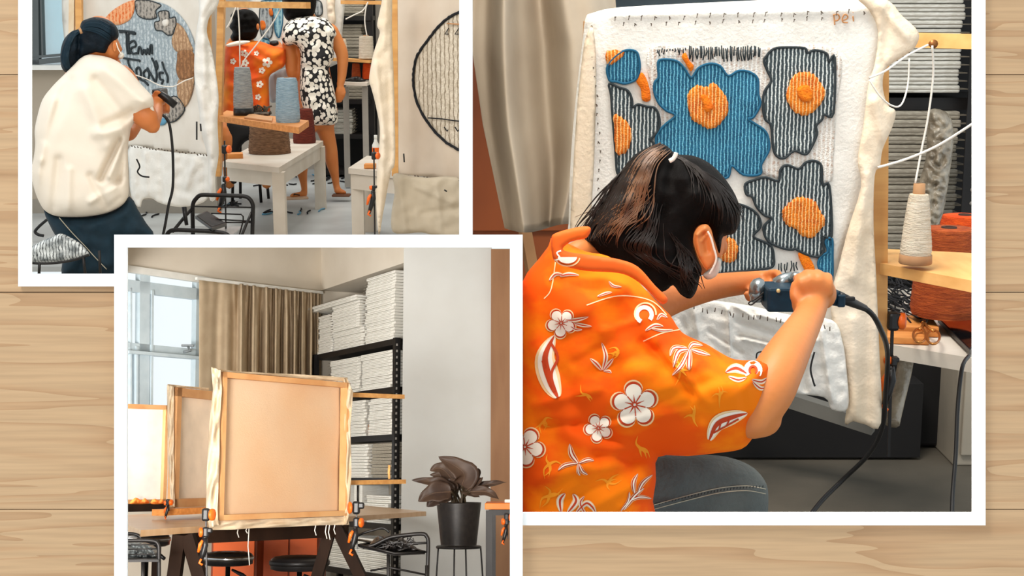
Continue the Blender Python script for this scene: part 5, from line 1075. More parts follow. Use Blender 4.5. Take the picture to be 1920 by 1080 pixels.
# ---- orange topped desk at the right edge
t = thing('orange_desk', 'orange topped desk on black square legs, cut by the right frame edge', 'desk', at(940, 1250, 7.8))
zt = at(908, 941, 8.0).z; a = at(908, 941, 8.0); b = at(908, 941, 8.0)
m_ = MB(); x0 = at(909, 950, 7.75).x; x1 = at(967, 950, 7.75).x; m_.box(((x0+x1)/2, 8.0, at(930, 949, 7.8).z), (x1-x0, 0.5, 0.034), bev=0.004); part('table_top', m_, mat('orange_desk_top', (236, 126, 36), 0.5, (222, 108, 26), 6, stretch=(1, 6, 1)), t)
zz = at(930, 957, 7.8).z; m_ = MB(); m_.box((at(917, 957, 7.8).x, 7.82, (zz-1)/2), (0.035, 0.035, zz+1)); part('leg', m_, dark_metal, t)
m_ = MB(); m_.box(((x0+x1)/2+0.01, 7.82, zz-0.012), (x1-x0-0.02, 0.03, 0.03)); part('frame_rail', m_, dark_metal, t)
m_ = MB(); m_.box((at(925, 957, 8.3).x, 8.2, (zz-1)/2), (0.03, 0.03, zz+1)); part('leg', m_, dark_metal, t)
m_ = MB(); c = at(952, 940, 7.9); m_.box(c, (0.035, 0.04, 0.022), bev=0.005); solo('white_block', m_, mat('white_trim_paint', (232, 232, 226)), 'small white block standing on the orange topped desk', 'block')
# ================================================================ UPPER LEFT ROOM: two people at a round design, one more behind
R = R1
H1 = -1.45
# floor cut where the frame hides it
mb = MB(); g = lambda px, py: onz(px, py, H1)
mb.prism([g(236, 446), g(868, 446), g(868, 205), g(-40, 205), g(-40, 500), g(216, 500)], (0, 0, -0.03)); struct('floor', mb, mat('pale_grey_screed_floor', (186, 190, 190), 0.4, (158, 160, 160), 1.6, bump=0.08, bscale=12))
wl_m = mat('shaded_wall_paint', (176, 164, 148), 0.9, (168, 156, 140), 2)
a = at(-200, 300, 10.3); b = at(416, 300, 10.5)
# left wall with a window opening
yW = 10.3
mb = MB()
def wp(x0, x1, z0, z1): mb.hexa([Vector((x0, yW, z0)), Vector((x1, yW, z0)), Vector((x1, yW+0.15, z0)), Vector((x0, yW+0.15, z0)), Vector((x0, yW, z1)), Vector((x1, yW, z1)), Vector((x1, yW+0.15, z1)), Vector((x0, yW+0.15, z1))])
zsill = at(80, 127, yW).z; xr = at(150, 60, yW).x
wp(a.x, b.x, H1, zsill); wp(xr, b.x, zsill, 1.6); struct('wall_left', mb, wl_m)
mb = MB(); mb.box(((a.x+xr)/2, yW-0.02, zsill+0.005), (xr-a.x, 0.22, 0.03)); struct('trim_5', mb, mat('pale_sill', (226, 226, 222), 0.5))
mb = MB(); mb.box(((a.x+b.x)/2, yW-0.012, H1+0.05), (b.x-a.x, 0.02, 0.10)); struct('baseboard_left', mb, mat('grey_skirting', (150, 142, 130), 0.7))
mb = MB(); fr = mat('dark_grey_window_frame', (84, 90, 92), 0.45)
for p, q, w in (((66, -40), (68, 120), 15), ((52, 118), (150, 108), 10), ((52, 108), (150, 100), 5), ((78, -40), (82, 105), 3), ((146, -40), (146, 110), 8)):
    mb.beam(at(*p, yW+0.04), at(*q, yW+0.04), 0.06, w*yW/F, up=(at(*q, yW)-at(*p, yW)).cross(Vector((0, 1, 0))))
struct('window_1', mb, fr)
mb = MB(); mb.box(((a.x+xr)/2, yW+0.1, 0.5), (xr-a.x, 0.008, 2.0)); struct('window_2', mb, mat('blue_window_glass', (120, 196, 216), 0.08, alpha=0.38))
mb = MB(); c0 = at(404, 300, 13.2); c1 = at(868, 300, 13.2); mb.box(((c0.x+c1.x)/2, 13.25, 0.1), (c1.x-c0.x, 0.08, 3.1)); struct('wall_back', mb, mat('back_wall_paint', (182, 172, 160), 0.9))

def shape(mb_, pts, y, T, Rw, step, bump=None, wob=0, wl=30, n=4, mi=0, basefn=None, smooth=True):
    o_ = catmull(pts, n, True) if smooth else pts
    f1_, f2_ = puff(o_, basefn or y, T, Rw, bump, wob, wl); mb_.cdt(o_, step, f1_, mi, f2_); return o_, f1_
# ---- back right: shelving with stacks, rear table
SB = 12.6
t = thing('shelving_unit', 'black shelving against the back wall behind the dress wearer, loaded with grey canvases', 'shelving', at(660, 300, SB))
for px in (606, 694):
    m_ = MB(); q = at(px, 100, SB); m_.box((q.x, SB, (H1+0.55)/2), (0.06, 0.05, 0.55-H1)); part('post', m_, dark_metal, t)
for py in (34, 112, 190, 255, 322):
    m_ = MB(); q = at(650, py, SB); m_.box((q.x, SB+0.14, q.z), (at(696, py, SB).x-at(604, py, SB).x, 0.4, 0.04)); part('shelf', m_, dark_metal, t)
m_ = MB(); q = at(650, 200, SB); m_.box((q.x, SB+0.4, -0.45), (0.46, 0.02, 2.0)); part('back_panel', m_, MATS['near_black'], t)
def stack1(px0, px1, pyb, pyt, n, lab, group, mats):
    a_ = at(px0, pyb, SB); b_ = at(px1, pyb, SB); h = (at(px0, pyt, SB).z-a_.z)/n; first = None
    for k in range(n):
        if first is None: o = first = _link('blank_canvas', canvas_mesh(b_.x-a_.x, 0.26, h*0.9), mats, None, Vector())
        else: o = first.copy(); COL.objects.link(o)
        o.matrix_world = R.M @ Matrix.Translation(((a_.x+b_.x)/2+rnd.uniform(-.01, .01), SB+0.13+rnd.uniform(-.01, .01), a_.z+h*k)); tag(o, nth(k, n, lab), 'canvas', group)
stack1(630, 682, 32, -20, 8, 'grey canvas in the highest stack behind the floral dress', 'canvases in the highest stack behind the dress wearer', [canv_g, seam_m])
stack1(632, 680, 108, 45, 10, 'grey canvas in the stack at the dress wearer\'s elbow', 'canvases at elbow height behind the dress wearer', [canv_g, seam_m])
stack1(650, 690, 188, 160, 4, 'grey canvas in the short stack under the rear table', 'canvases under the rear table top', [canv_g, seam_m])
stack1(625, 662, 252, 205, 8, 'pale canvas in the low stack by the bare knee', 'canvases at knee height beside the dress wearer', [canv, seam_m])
t = thing('rear_table', 'small white topped table at the back, right of the dress wearer', 'table', at(668, 330, 11.6))
m_ = MB(); m_.beam(at(640, 154, 11.6), at(693, 156, 11.6), 0.4, 0.025, up=(0, 0, 1)); part('table_top', m_, mat('white_table_laminate', (226, 218, 206)), t)
for px in (684, 648):
    m_ = MB(); q = at(px, 160, 11.5 if px > 660 else 11.78); m_.box((q.x, q.y, (q.z+H1)/2), (0.045, 0.045, q.z-H1-0.02)); part('leg', m_, mat('grey_white_leg', (170, 166, 158), 0.6), t)
t = thing('plank_shelf', 'pine plank at the back carrying the white cylindrical yarn spool', 'shelf', at(665, 115, 11.7))
m_ = MB(); m_.beam(at(628, 111, 11.7), at(700, 115, 11.6), 0.14, 0.022, up=(0, 0, 1)); part('plank', m_, pine, t)
m_ = MB(); m_.beam(at(640, 4, 11.5), at(716, 5, 11.4), 0.03, 0.03, up=(0, 0, 1)); part('top_rail', m_, pine, t)
ysp = at(687, 111, 11.62)
t = thing('yarn_spool', 'fat white yarn spool standing on the rear pine plank', 'yarn spool', ysp); k = 11.62/F
m_ = MB(); m_.lathe(ysp, [(12*k, 0.004)]+[((14.2-1.5*f)*k*(1+0.02*math.sin(f*50)), 0.004+0.178*f) for f in np.linspace(0, 1, 24)]+[(8*k, 0.184)], 24); part('yarn', m_, yw, t)
m_ = MB(); m_.lathe(ysp+Vector((0, 0, 0.183)), [(5*k, 0), (5*k, 0.008), (3*k, 0.008), (3*k, 0.002)], 14); part('cardboard_core', m_, card, t)
cone('yarn_cone', 645, 111, 72, 11.75, 16, 10, yw, card, 'slim white yarn cone just right of the dress wearer\'s arm', None, 2, 0)
for px, m0, lab in ((668, yr, 'rust brown yarn cone in the shade under the rear pine plank'), (688, yo, 'orange red yarn cone beside the rust one under the rear pine plank')): cone('yarn_cone', px, 148, 119, 11.68, 18, 14, m0, holec, lab)
m_ = MB(); shape(m_, [(645, 150), (655, 146), (670, 143), (682, 148), (684, 153), (648, 153)], 11.5, 5, 4, 2, wob=5, wl=5); solo('dark_cloth', m_, blk, 'small black object pile on the rear white table', 'cloth')
# ---- far flower canvas and grey cloth behind the orange shirt
t = thing('tufting_canvas', 'distant tufting canvas with a blue and orange flower design behind the orange shirt', 'tufting frame', at(560, 130, 12.0))
m_ = MB(); c0, cfn = shape(m_, [(470, -30), (560, -32), (640, -30), (642, 60), (632, 120), (560, 128), (490, 120), (472, 40)], 12.0, 5, 8, 10); part('cloth', m_, cloth_w, t)
lf_ = lambda e: (lambda X, Y: cfn(X, Y)-e)
def rp(pts, m, e=0.01, lm=None, par=t, fn=None, lw=0.004):
    oo = catmull(pts, 4, True); mb_ = MB(); mb_.cdt(oo, 4, (fn or lf_)(e), 0, (fn or lf_)(0))
    if lm: mb_.tube([at(x, y, float((fn or lf_)(e)(np.array([x]), np.array([y]))[0])) for x, y in oo], lw, 5, 1, closed=True)
    return part('yarn_patch', mb_, [m, lm or m], par)
yg = lambda nm, c, c2, sc_=9: mat(nm, c, 0.9, c2, 30, wave=(sc_, 'X', c2, 0.55, 0.8, 2.0))
bl1 = yg('distant_blue_yarn', (60, 120, 150), (150, 190, 200)); gr1 = yg('distant_grey_yarn', (84, 92, 98), (170, 176, 178)); or1 = mat('distant_orange_yarn', (226, 120, 40), 0.9, (200, 96, 30), 30)
rp([(488, 12), (500, 8), (508, 22), (512, 48), (508, 70), (494, 72), (487, 50)], gr1, 0.01, gline); rp([(512, 14), (528, 12), (530, 40), (524, 70), (516, 60), (514, 36)], bl1, 0.01, bline)
rp([(488, 40), (496, 40), (498, 52), (490, 56)], or1, 0.016); rp([(504, 18), (510, 17), (512, 28), (506, 29)], or1, 0.016); rp([(588, 2), (602, 4), (604, 26), (592, 28)], gr1, 0.01, gline); rp([(490, 2), (530, 0), (530, 10), (500, 12)], bl1, 0.01, bline)
rp([(488, 74), (500, 72), (506, 80), (494, 86)], bl1, 0.01, bline)
m_ = MB(); shape(m_, [(612, -20), (628, -20), (628, 20), (630, 40), (622, 52), (615, 40)], 11.9, 8, 6, 3, wob=5, wl=10); part('loose_cloth_flap', m_, cloth_c, t)
m_ = MB(); m_.beam(at(478, -30, 12.03), at(478, 200, 12.03), 0.03, 0.03); part('stretcher_bar', m_, pine, t)
m_ = MB(); shape(m_, [(503, 144), (520, 134), (538, 126), (548, 130), (546, 190), (520, 192), (506, 188)], 11.3, 10, 10, 4, ridge([((515, 140), (520, 185), 4, 6), ((535, 135), (535, 185), 4, -5)])); solo('hanging_cloth', m_, mat('grey_blue_cloth', (186, 190, 192), 0.85), 'pale grey cloth hanging between the orange shirt and the floral dress', 'cloth')
# ---- seated woman in orange
per1 = thing('person', 'seated person in an orange floral shirt seen from behind, beside the pine post', 'person', at(470, 330, 11.0))
mb = MB(); k = 11.0/F
mb.ball(at(458, 42, 11.0), (0.085, 0.09, 0.11), 16); mb.ball(at(474, 50, 11.02), (0.05, 0.06, 0.06), 12); mb.ball(at(484, 50, 11.03), (0.012, 0.02, 0.014), 8)
limb(mb, lp([(458, 60, 11.02, 14), (452, 84, 11.02, 17)]), 12)
limb(mb, [(at(452, 95, 11.05), 0.13), (at(455, 150, 11.05), 0.14), (at(452, 215, 11.05), 0.15)], 16)
limb(mb, lp([(436, 100, 11.0, 20), (432, 150, 10.95, 18)]), 12)
limb(mb, lp([(488, 100, 11.15, 12), (515, 106, 11.2, 11), (525, 95, 11.35, 9), (520, 84, 11.45, 8)]), 12)
limb(mb, lp([(452, 215, 11.05, 26), (440, 235, 10.8, 24), (430, 250, 10.6, 20), (430, 300, 10.6, 14), (430, 345, 10.65, 10)]), 12)
limb(mb, lp([(470, 215, 11.05, 26), (490, 235, 10.8, 24), (500, 250, 10.6, 20), (500, 300, 10.6, 14), (500, 345, 10.65, 10)]), 12)
blob('body', mb, skin, per1, 0.014, 4)
mb = MB(); h_, hf = shape(mb, [(448, 18), (462, 17), (476, 22), (485, 34), (487, 48), (484, 60), (478, 72), (464, 76), (450, 74), (438, 78), (432, 70), (436, 60), (430, 50), (436, 38), (432, 30), (440, 20)], 10.95, 22, 18, 3, wob=6, wl=8); h1 = part('hair', mb, hairm, per1)
mb = MB(); mb.ball(at(483.5, 50, 10.86), (0.012, 0.012, 0.024), 10); part('ear', mb, skin, per1)
so1 = [(424, 84), (432, 78), (450, 76), (468, 76), (490, 78), (512, 86), (530, 90), (536, 96), (534, 122), (520, 132), (506, 142), (504, 160), (505, 192), (500, 225), (424, 228), (420, 150), (422, 100)]
mb = MB(); o_, sf1 = shape(mb, so1, 10.92, 30, 22, 3.5, ridge([((450, 90), (500, 120), 5, 6), ((480, 130), (530, 110), 6, -6), ((470, 150), (505, 140), 4, 6)]), wob=6, wl=14)
s1o = lambda e: (lambda X, Y: sf1(X, Y)-e)
def pf1(cx_, cy_, r_):
    q = []
    for i in range(40): a_ = 2*math.pi*i/40; rad = r_*(0.55+0.45*abs(math.cos(a_*2.5))**0.55); q.append((cx_+math.cos(a_)*rad, cy_+math.sin(a_)*rad))
    mb.cdt(q, 3, s1o(0.004), 1); mb.cdt([(cx_+(x-cx_)*.25, cy_+(y-cy_)*.25) for x, y in q[::2]], 3, s1o(0.007), 2)
for cx_, cy_, r_ in ((501, 117, 10), (491, 132, 6.5), (458, 100, 7), (460, 118, 7), (437, 115, 6), (481, 100, 5), (487, 158, 7), (484, 182, 6)): pf1(cx_, cy_, r_)
part('shirt', mb, [mat('orange_red_shirt_cloth', (226, 84, 20), 0.8, (240, 140, 24), 3.2, lo=0.45, hi=0.62), shw, shr], per1)
mb = MB(); shape(mb, [(424, 84), (440, 78), (458, 76), (470, 78), (456, 84), (438, 87), (428, 88)], 10.8, 6, 4, 2); part('collar', mb, shw, per1)
mb = MB(); shape(mb, [(424, 222), (460, 226), (506, 222), (510, 250), (506, 290), (504, 338), (490, 338), (486, 280), (470, 262), (450, 280), (446, 338), (430, 338), (424, 280)], 10.62, 24, 14, 5); part('trousers', mb, MATS['near_black'], per1)
mb = MB(); shape(mb, [(505, 78), (520, 76), (522, 84), (508, 87)], 11.0, 10, 4, 2); solo('tufting_gun', mb, blk, 'small black tufting gun in front of the distant flower canvas', 'tufting gun')
mb = MB(); q = at(465, 234, 11.0); mb.lathe(q, [(0.15, 0), (0.17, 0.01), (0.17, 0.04), (0.15, 0.05)], 24)
for a_ in range(4): mb.tube([q+Vector((math.cos(a_*1.57+.7)*.12, math.sin(a_*1.57+.7)*.12, 0.01)), Vector((q.x+math.cos(a_*1.57+.7)*.16, q.y+math.sin(a_*1.57+.7)*.16, H1))], 0.012, 6)
solo('round_stool', mb, dark_metal, 'dark stool under the seated person in orange, hidden in shade behind the shelf', 'stool')
# ---- dress wearer in the floral dress
per2 = thing('person', 'standing person in a black and white floral dress and flip-flops, seen from behind', 'person', at(600, 368, 11.0))
mb = MB(); yy = 11.0
mb.ball(at(566, 2, yy), (0.08, 0.09, 0.11), 16); limb(mb, lp([(572, 20, yy, 13), (578, 38, yy, 16)]), 12)
limb(mb, [(at(580, 60, yy), 0.13), (at(588, 110, yy), 0.11), (at(592, 170, yy), 0.14), (at(600, 215, yy), 0.14)], 18)
limb(mb, lp([(560, 55, yy, 17), (543, 80, yy-.02, 13.5), (545, 110, yy-.03, 12.5), (550, 140, yy+.0, 11.5), (556, 120, yy+.2, 9)]), 12)
limb(mb, lp([(618, 60, yy, 17), (634, 84, yy, 13), (642, 106, yy, 11.5), (641, 140, yy-.02, 9), (638, 160, yy-.04, 7)]), 12)
mb.ball(at(637, 172, yy-.05), (0.035, 0.03, 0.05), 12)
for dx, dy in ((-6, 14), (-2, 18), (3, 17), (7, 12)): limb(mb, lp([(637+dx*.5, 174, yy-.05, 3.4), (637+dx, 174+dy*.6, yy-.06, 3), (636+dx*.9, 174+dy, yy-.04, 2.6)]), 8)
limb(mb, lp([(646, 168, yy-.05, 3.4), (646, 178, yy-.07, 3)]), 8)
limb(mb, [(at(606, 220, yy), 0.075), (at(612, 250, yy), 0.066), (at(620, 275, yy), 0.05), (at(622, 300, yy), 0.052), (at(628, 330, yy), 0.034), (at(631, 352, yy), 0.026)], 14)
limb(mb, [(at(580, 220, yy-.05), 0.07), (at(574, 260, yy-.15), 0.06), (at(570, 290, yy-.25), 0.045), (at(566, 315, yy-.3), 0.046), (at(569, 340, yy-.3), 0.03), (at(571, 356, yy-.3), 0.025)], 14)
def foot(px, py, y0, dx, L):
    limb(mb, lp([(px, py-8, y0, 6), (px, py, y0-.02, 6.5)]), 10); limb(mb, lp([(px, py, y0-.02, 6), (px+dx*.5, py+1, y0-L*.5, 5.5), (px+dx, py+3, y0-L, 4.5)]), 10)
foot(632, 358, yy, 14, 0.02); foot(571, 364, yy-.3, -24, 0.1)
blob('body', mb, skin, per2, 0.012, 4)
mb = MB(); o_, _f = shape(mb, [(532, -20), (560, -30), (590, -20), (593, 0), (592, 16), (586, 30), (572, 33), (558, 34), (545, 40), (535, 34), (530, 16)], 10.95, 26, 18, 3.5, wob=6, wl=10); part('hair', mb, hairm, per2)
dress = bpy.data.materials.new('floral_dress_cloth'); dress.use_nodes = True; nt = dress.node_tree; vo = nt.nodes.new('ShaderNodeTexVoronoi'); vo.inputs['Scale'].default_value = 28; vo.inputs['Randomness'].default_value = 0.9
tc = nt.nodes.new('ShaderNodeTexCoord'); nt.links.new(tc.outputs['Object'], vo.inputs[0]); cr = nt.nodes.new('ShaderNodeValToRGB'); cr.color_ramp.interpolation = 'CONSTANT'; cr.color_ramp.elements[0].color = rgb(244, 236, 222); cr.color_ramp.elements[1].position = 0.56; cr.color_ramp.elements[1].color = rgb(18, 16, 18)
nt.links.new(vo.outputs['Distance'], cr.inputs[0]); nt.links.new(cr.outputs[0], nt.nodes['Principled BSDF'].inputs['Base Color']); nt.nodes['Principled BSDF'].inputs['Roughness'].default_value = 0.8
mb = MB(); o_, _f = shape(mb, [(563, 32), (580, 30), (596, 31), (612, 36), (624, 48), (631, 64), (626, 72), (625, 90), (626, 108), (619, 122), (617, 132), (622, 150), (628, 175), (632, 205), (633, 228), (624, 234), (608, 235), (592, 236), (582, 234), (572, 215), (563, 180), (562, 150), (563, 122), (562, 95), (553, 84), (540, 86), (530, 80), (528, 64), (534, 48), (546, 36)], 10.9, 34, 22, 3.5, ridge([((565, 126), (618, 128), 5, -8), ((575, 140), (585, 220), 5, 6), ((600, 135), (612, 225), 6, 6), ((570, 60), (600, 110), 8, 5)]), wob=5, wl=14); part('dress', mb, dress, per2)
mb = MB(); mb.box(at(640, 366, 10.96), (0.14, 0.10, 0.018), bev=0.008); part('sandal', mb, mat('brown_sandal', (110, 70, 48), 0.7), per2)
mb = MB(); mb.box(at(556, 371, 10.62), (0.17, 0.10, 0.018), rz=0.3, bev=0.008); mb.tube([at(546, 372, 10.6), at(552, 364, 10.6), at(562, 366, 10.6)], 0.005, 6, 1); part('sandal', mb, [mat('beige_sandal', (222, 188, 160), 0.7), dark_metal], per2)
# ---- pine post, shelf plank, top rail with cones
t = thing('yarn_shelf', 'pine post with a top rail and plank shelf holding grey and blue yarn cones', 'shelf', at(414, 330, 8.8))
m_ = MB(); m_.beam(at(416, -20, 8.8), at(408, 330, 8.8), 0.04, 0.06, up=(0, 1, 0)); part('post', m_, pine, t)
m_ = MB(); m_.beam(at(404, 8, 8.75), at(578, 10, 8.2), 0.035, 0.036, up=(0, 0, 1)); part('top_rail', m_, pine, t)
zs = at(560, 227, 8.3).z
m_ = MB(); m_.prism([onz(409, 217, zs), onz(560, 239, zs), onz(579, 226, zs), onz(425, 207, zs)], (0, 0, -0.035)); part('plank', m_, MATS['orange_pine'], t)
gw = mat('grey_wool_yarn', (180, 184, 184), 0.95, (134, 140, 144), 30, stretch=(1, 1, 9), bump=0.9, bscale=40)
bw = mat('pale_blue_wool_yarn', (172, 196, 210), 0.95, (134, 162, 182), 30, stretch=(1, 1, 9), bump=0.9, bscale=40)
brw = mat('brown_wool_yarn', (146, 108, 78), 0.95, (92, 64, 44), 30, stretch=(1, 1, 9), bump=0.9, bscale=40)
dr = mat('dark_red_wool_yarn', (116, 44, 26), 0.95, (84, 28, 18), 30, stretch=(1, 1, 9), bump=0.9, bscale=40); bkw = mat('black_wool_yarn', (34, 32, 34), 0.95)
cone('yarn_cone', 457, 216, 126, onz(457, 216, zs).y, 38, 30, gw, blk, 'grey yarn cone on a black core standing on the pine plank', None, 0, 12)
cone('yarn_cone', 540, 229, 146, onz(540, 229, zs).y, 47, 38, bw, card, 'pale blue yarn cone at the outer end of the pine plank')
m_ = MB(); m_.prism([onz(458, 222, zs+.002), onz(510, 229, zs+.002), onz(512, 222, zs+.002), onz(470, 215, zs+.002)], (0, 0, 0.008)); solo('wood_offcut', m_, mat('pale_batten', (206, 150, 98)), 'flat pale wood offcut lying on the pine plank between two cones', 'offcut')
m_ = MB()
for i in range(26):
    x = rnd.uniform(470, 502); y = rnd.uniform(200, 214); m_.tube([at(x+rnd.uniform(-9, 9), y+rnd.uniform(-5, 5), 8.9) for _ in range(4)], 0.006, 5)
m_.prism([at(470, 216, 8.85), at(504, 216, 8.7), at(504, 212, 9.0), at(470, 210, 9.1)], (0, 0, 0.01)); solo('yarn_scraps', m_, mat('mixed_grey_scraps', (120, 106, 88), 0.9, (52, 44, 38), 30), 'loose tangle of grey yarn behind the cones on the pine plank', 'yarn scraps')['kind'] = 'stuff'
# ---- nearer white side table with brown and red cones
def side_table(name, lab, z, FL, FR, BR, BL, legs, origin):
    t = thing(name, lab, 'table', origin); p = [onz(*q, z) for q in (FL, FR, BR, BL)]
    m_ = MB(); m_.prism(p, (0, 0, -0.035)); part('table_top', m_, mat('worn_white_table', (214, 206, 194), 0.5, (196, 184, 168), 3), t)
    for i in legs:
        c = sum(p, Vector())/4; d_ = (c-p[i]); d_.normalize(); q = p[i]+d_*0.07; m_ = MB(); m_.box((q.x, q.y, (z-0.035+H1)/2), (0.075, 0.075, z-0.035-H1)); part('leg', m_, MATS['worn_white_table'], t)
    for i in range(4):
        a_, b_ = p[i], p[(i+1) % 4]; c = sum(p, Vector())/4; a_ = a_+(c-a_)*0.1; b_ = b_+(c-b_)*0.1; m_ = MB(); m_.beam(a_+Vector((0, 0, -0.085)), b_+Vector((0, 0, -0.085)), 0.025, 0.09, up=(0, 0, 1)); part('apron', m_, MATS['worn_white_table'], t)
    return t
zt = -0.95
side_table('side_table', 'white square side table in the middle carrying the brown and dark red yarn cones', zt, (418, 303), (523, 314), (606, 264), (503, 257), (1, 2), at(520, 500, 9))
cone('yarn_cone', 506, 292, 228, onz(506, 287, zt).y, 80, 70, brw, holec, 'wide brown yarn cone on the side table under the pine plank')
cone('yarn_cone', 571, 270, 204, onz(571, 268, zt).y, 44, 34, dr, holec, 'dark red yarn cone on the far corner of the side table')
m_ = MB(); m_.box(at(441, 292, onz(441, 296, zt).y), (0.10, 0.12, 0.035), rz=0.2, bev=0.004); solo('wood_block', m_, MATS['orange_pine'], 'pine block under the clamp on the middle side table', 'wood block')
side_table('side_table', 'white side table partly hidden by the hanging cloth flap, right of the floral dress', zt, (653, 315), (780, 328), (790, 300), (688, 292), (0, 3), at(690, 500, 9))
m_ = MB(); m_.box(at(694, 311, onz(694, 316, zt).y), (0.07, 0.07, 0.028), bev=0.004); solo('wood_block', m_, MATS['orange_pine'], 'small pine block under the clamp on the right side table', 'wood block')
b_ = onz(705, 298, zt); t = thing('spray_bottle', 'white bottle with an orange label on the right side table', 'bottle', b_)
m_ = MB(); m_.lathe(b_, [(0.022, 0), (0.024, 0.01), (0.024, 0.09), (0.012, 0.115), (0.010, 0.13)], 16); part('body', m_, mat('white_trim_paint', (232, 232, 226)), t)
m_ = MB(); m_.lathe(b_, [(0.0245, 0.03), (0.0248, 0.035), (0.0248, 0.07), (0.0245, 0.075)], 16); part('label_band', m_, orange_pl, t)
m_ = MB(); m_.lathe(b_+Vector((0, 0, 0.13)), [(0.011, 0), (0.011, 0.025)], 12); part('cap', m_, mat('white_trim_paint', (232, 232, 226)), t)
# ---- left tufting frame with the round design
def yl(X, Y): return 8.0-(X-245)*0.0030
t = thing('tufting_canvas', 'tufting canvas with a large round blue grey lettered design, left', 'tufting frame', at(270, 520, 7.9))
co1 = [(124, -30), (240, -32), (372, -30), (385, 60), (380, 160), (384, 260), (394, 292), (330, 285), (245, 276), (180, 262), (128, 250), (124, 120)]
m_ = MB(); o_, c1f = shape(m_, co1, 8, 6, 8, 9, basefn=yl, wob=2); part('cloth', m_, mat('pale_tufting_cloth', (222, 216, 206), 0.85, (212, 204, 192), 6), t)
c1o = lambda e: (lambda X, Y: c1f(X, Y)-e)
for pa, pb, w, mm in (((148, -30), (150, 110), 0.035, pine), ((136, -30), (134, 120), 0.03, MATS['loose_cream_border'])):
    m_ = MB(); m_.beam(at(*pa, 8.15), at(*pb, 8.15), w, w); part('stretcher_bar', m_, mm, t)
    m_ = MB(); m_.beam(at(*pa, 8.2), at(pb[0], 255, 8.2), w, w)
m_ = MB(); m_.beam(at(388, -30, 7.65), at(394, 290, 7.65), 0.035, 0.035); part('stretcher_bar', m_, pine, t)
def cp(cx_, cy_, rx, ry, a0, a1, n=24): return [(cx_+rx*math.cos(a), cy_+ry*math.sin(a)) for a in np.linspace(math.radians(a0), math.radians(a1), n)]
CX, CY, RX, RY = 282, 118, 88, 116
dsc = cp(CX, CY, RX, RY, 0, 345, 40)
def yp(pts, m, e=0.008, lm=None, smooth=True, lw=0.005):
    oo = catmull(pts, 3, True) if smooth else pts; mb_ = MB(); mb_.cdt(oo, 6, c1o(e), 0, c1o(0))
    if lm: mb_.tube([at(x, y, float(c1o(e)(np.array([x]), np.array([y]))[0])) for x, y in oo], lw, 5, 1, closed=True)
    return part('yarn_patch', mb_, [m, lm or m], t)
yg2 = lambda nm, c, c2: mat(nm, c, 0.92, c2, 55, wave=(13, 'X', c2, 0.6, 0.85, 3.0), bump=0.6, bscale=90, lo=0.4, hi=0.6)
bg_ = yg2('blue_grey_tufted_yarn', (190, 198, 201), (146, 158, 164)); ogy = yg2('faded_orange_tufted_yarn', (214, 104, 44), (232, 168, 120)); tny = yg2('tan_tufted_yarn', (196, 160, 124), (160, 124, 92)); bny = yg2('brown_tufted_yarn', (164, 116, 76), (130, 90, 58)); ggy = yg2('dark_grey_round_yarn', (96, 92, 88), (168, 160, 150))
yp(dsc, bg_, 0.006, None, False)
yp([(196, 36), (206, 24), (222, 12), (240, 3), (253, 1), (252, 18), (246, 34), (236, 42), (222, 47), (206, 44), (196, 42)], ogy, 0.010)
yp([(255, 1), (275, 0), (290, 4), (302, 10), (292, 20), (294, 32), (284, 36), (270, 35), (258, 28), (254, 14)], ggy, 0.010, gline, lw=0.003)
yp([(290, 42), (300, 38), (296, 24), (306, 20), (316, 22), (318, 34), (328, 32), (330, 46), (326, 56), (324, 64), (314, 66), (304, 58), (292, 56)], ggy, 0.012, gline, lw=0.003)
yp([(304, 40), (314, 36), (316, 46), (308, 50)], mat('pale_tufting_cloth', (222, 216, 206)), 0.016)
yp([(330, 42), (345, 54), (356, 78), (362, 96), (346, 96), (333, 98), (324, 88), (322, 72), (328, 58)], tny, 0.010)
yp([(333, 98), (346, 94), (362, 98), (368, 120), (364, 142), (350, 148), (336, 148), (330, 130), (332, 112)], bny, 0.011)
yp([(334, 150), (350, 148), (364, 144), (360, 176), (348, 200), (340, 196), (332, 176)], tny, 0.010)
yp([(312, 190), (326, 180), (338, 188), (346, 206), (330, 226), (314, 228), (306, 210)], ggy, 0.010, gline, lw=0.003)
yp([(304, 222), (314, 224), (308, 234), (296, 234)], mat('blue_fleck_yarn', (96, 150, 178), 0.9), 0.010)
# lettering, sewn in black yarn
m_ = MB(); ink = []
Q_ = lambda l: [(190+x/4.32, y/4.32) for x, y in l]
ink += [Q_([(145, 248), (200, 252), (265, 262), (268, 276), (222, 272), (222, 380), (232, 440)]), Q_([(150, 262), (200, 268), (206, 380), (216, 440)])]
ink += [Q_([(228, 350), (262, 330), (280, 370), (240, 392), (250, 432), (290, 430)]), Q_([(296, 440), (305, 380), (322, 400), (330, 440), (345, 400)]), Q_([(350, 400), (362, 440), (375, 395), (388, 440), (396, 372), (408, 372), (410, 440)])]
ink += [Q_([(180, 470), (240, 480), (300, 488), (312, 498)]), Q_([(215, 480), (225, 530), (262, 590)]), Q_([(282, 560), (300, 545), (316, 570), (318, 620), (296, 640), (284, 600), (282, 560)]), Q_([(340, 590), (362, 566), (386, 590), (378, 640), (350, 630), (340, 590)]), Q_([(372, 550), (400, 600), (430, 655)]), Q_([(408, 470), (430, 520), (448, 600), (440, 660), (420, 640)]), Q_([(440, 490), (455, 540), (440, 570)]), Q_([(492, 500), (510, 560), (536, 620), (536, 670)]), Q_([(500, 590), (470, 590), (476, 640), (500, 650), (488, 680)]), Q_([(310, 640), (350, 660), (380, 690)])]
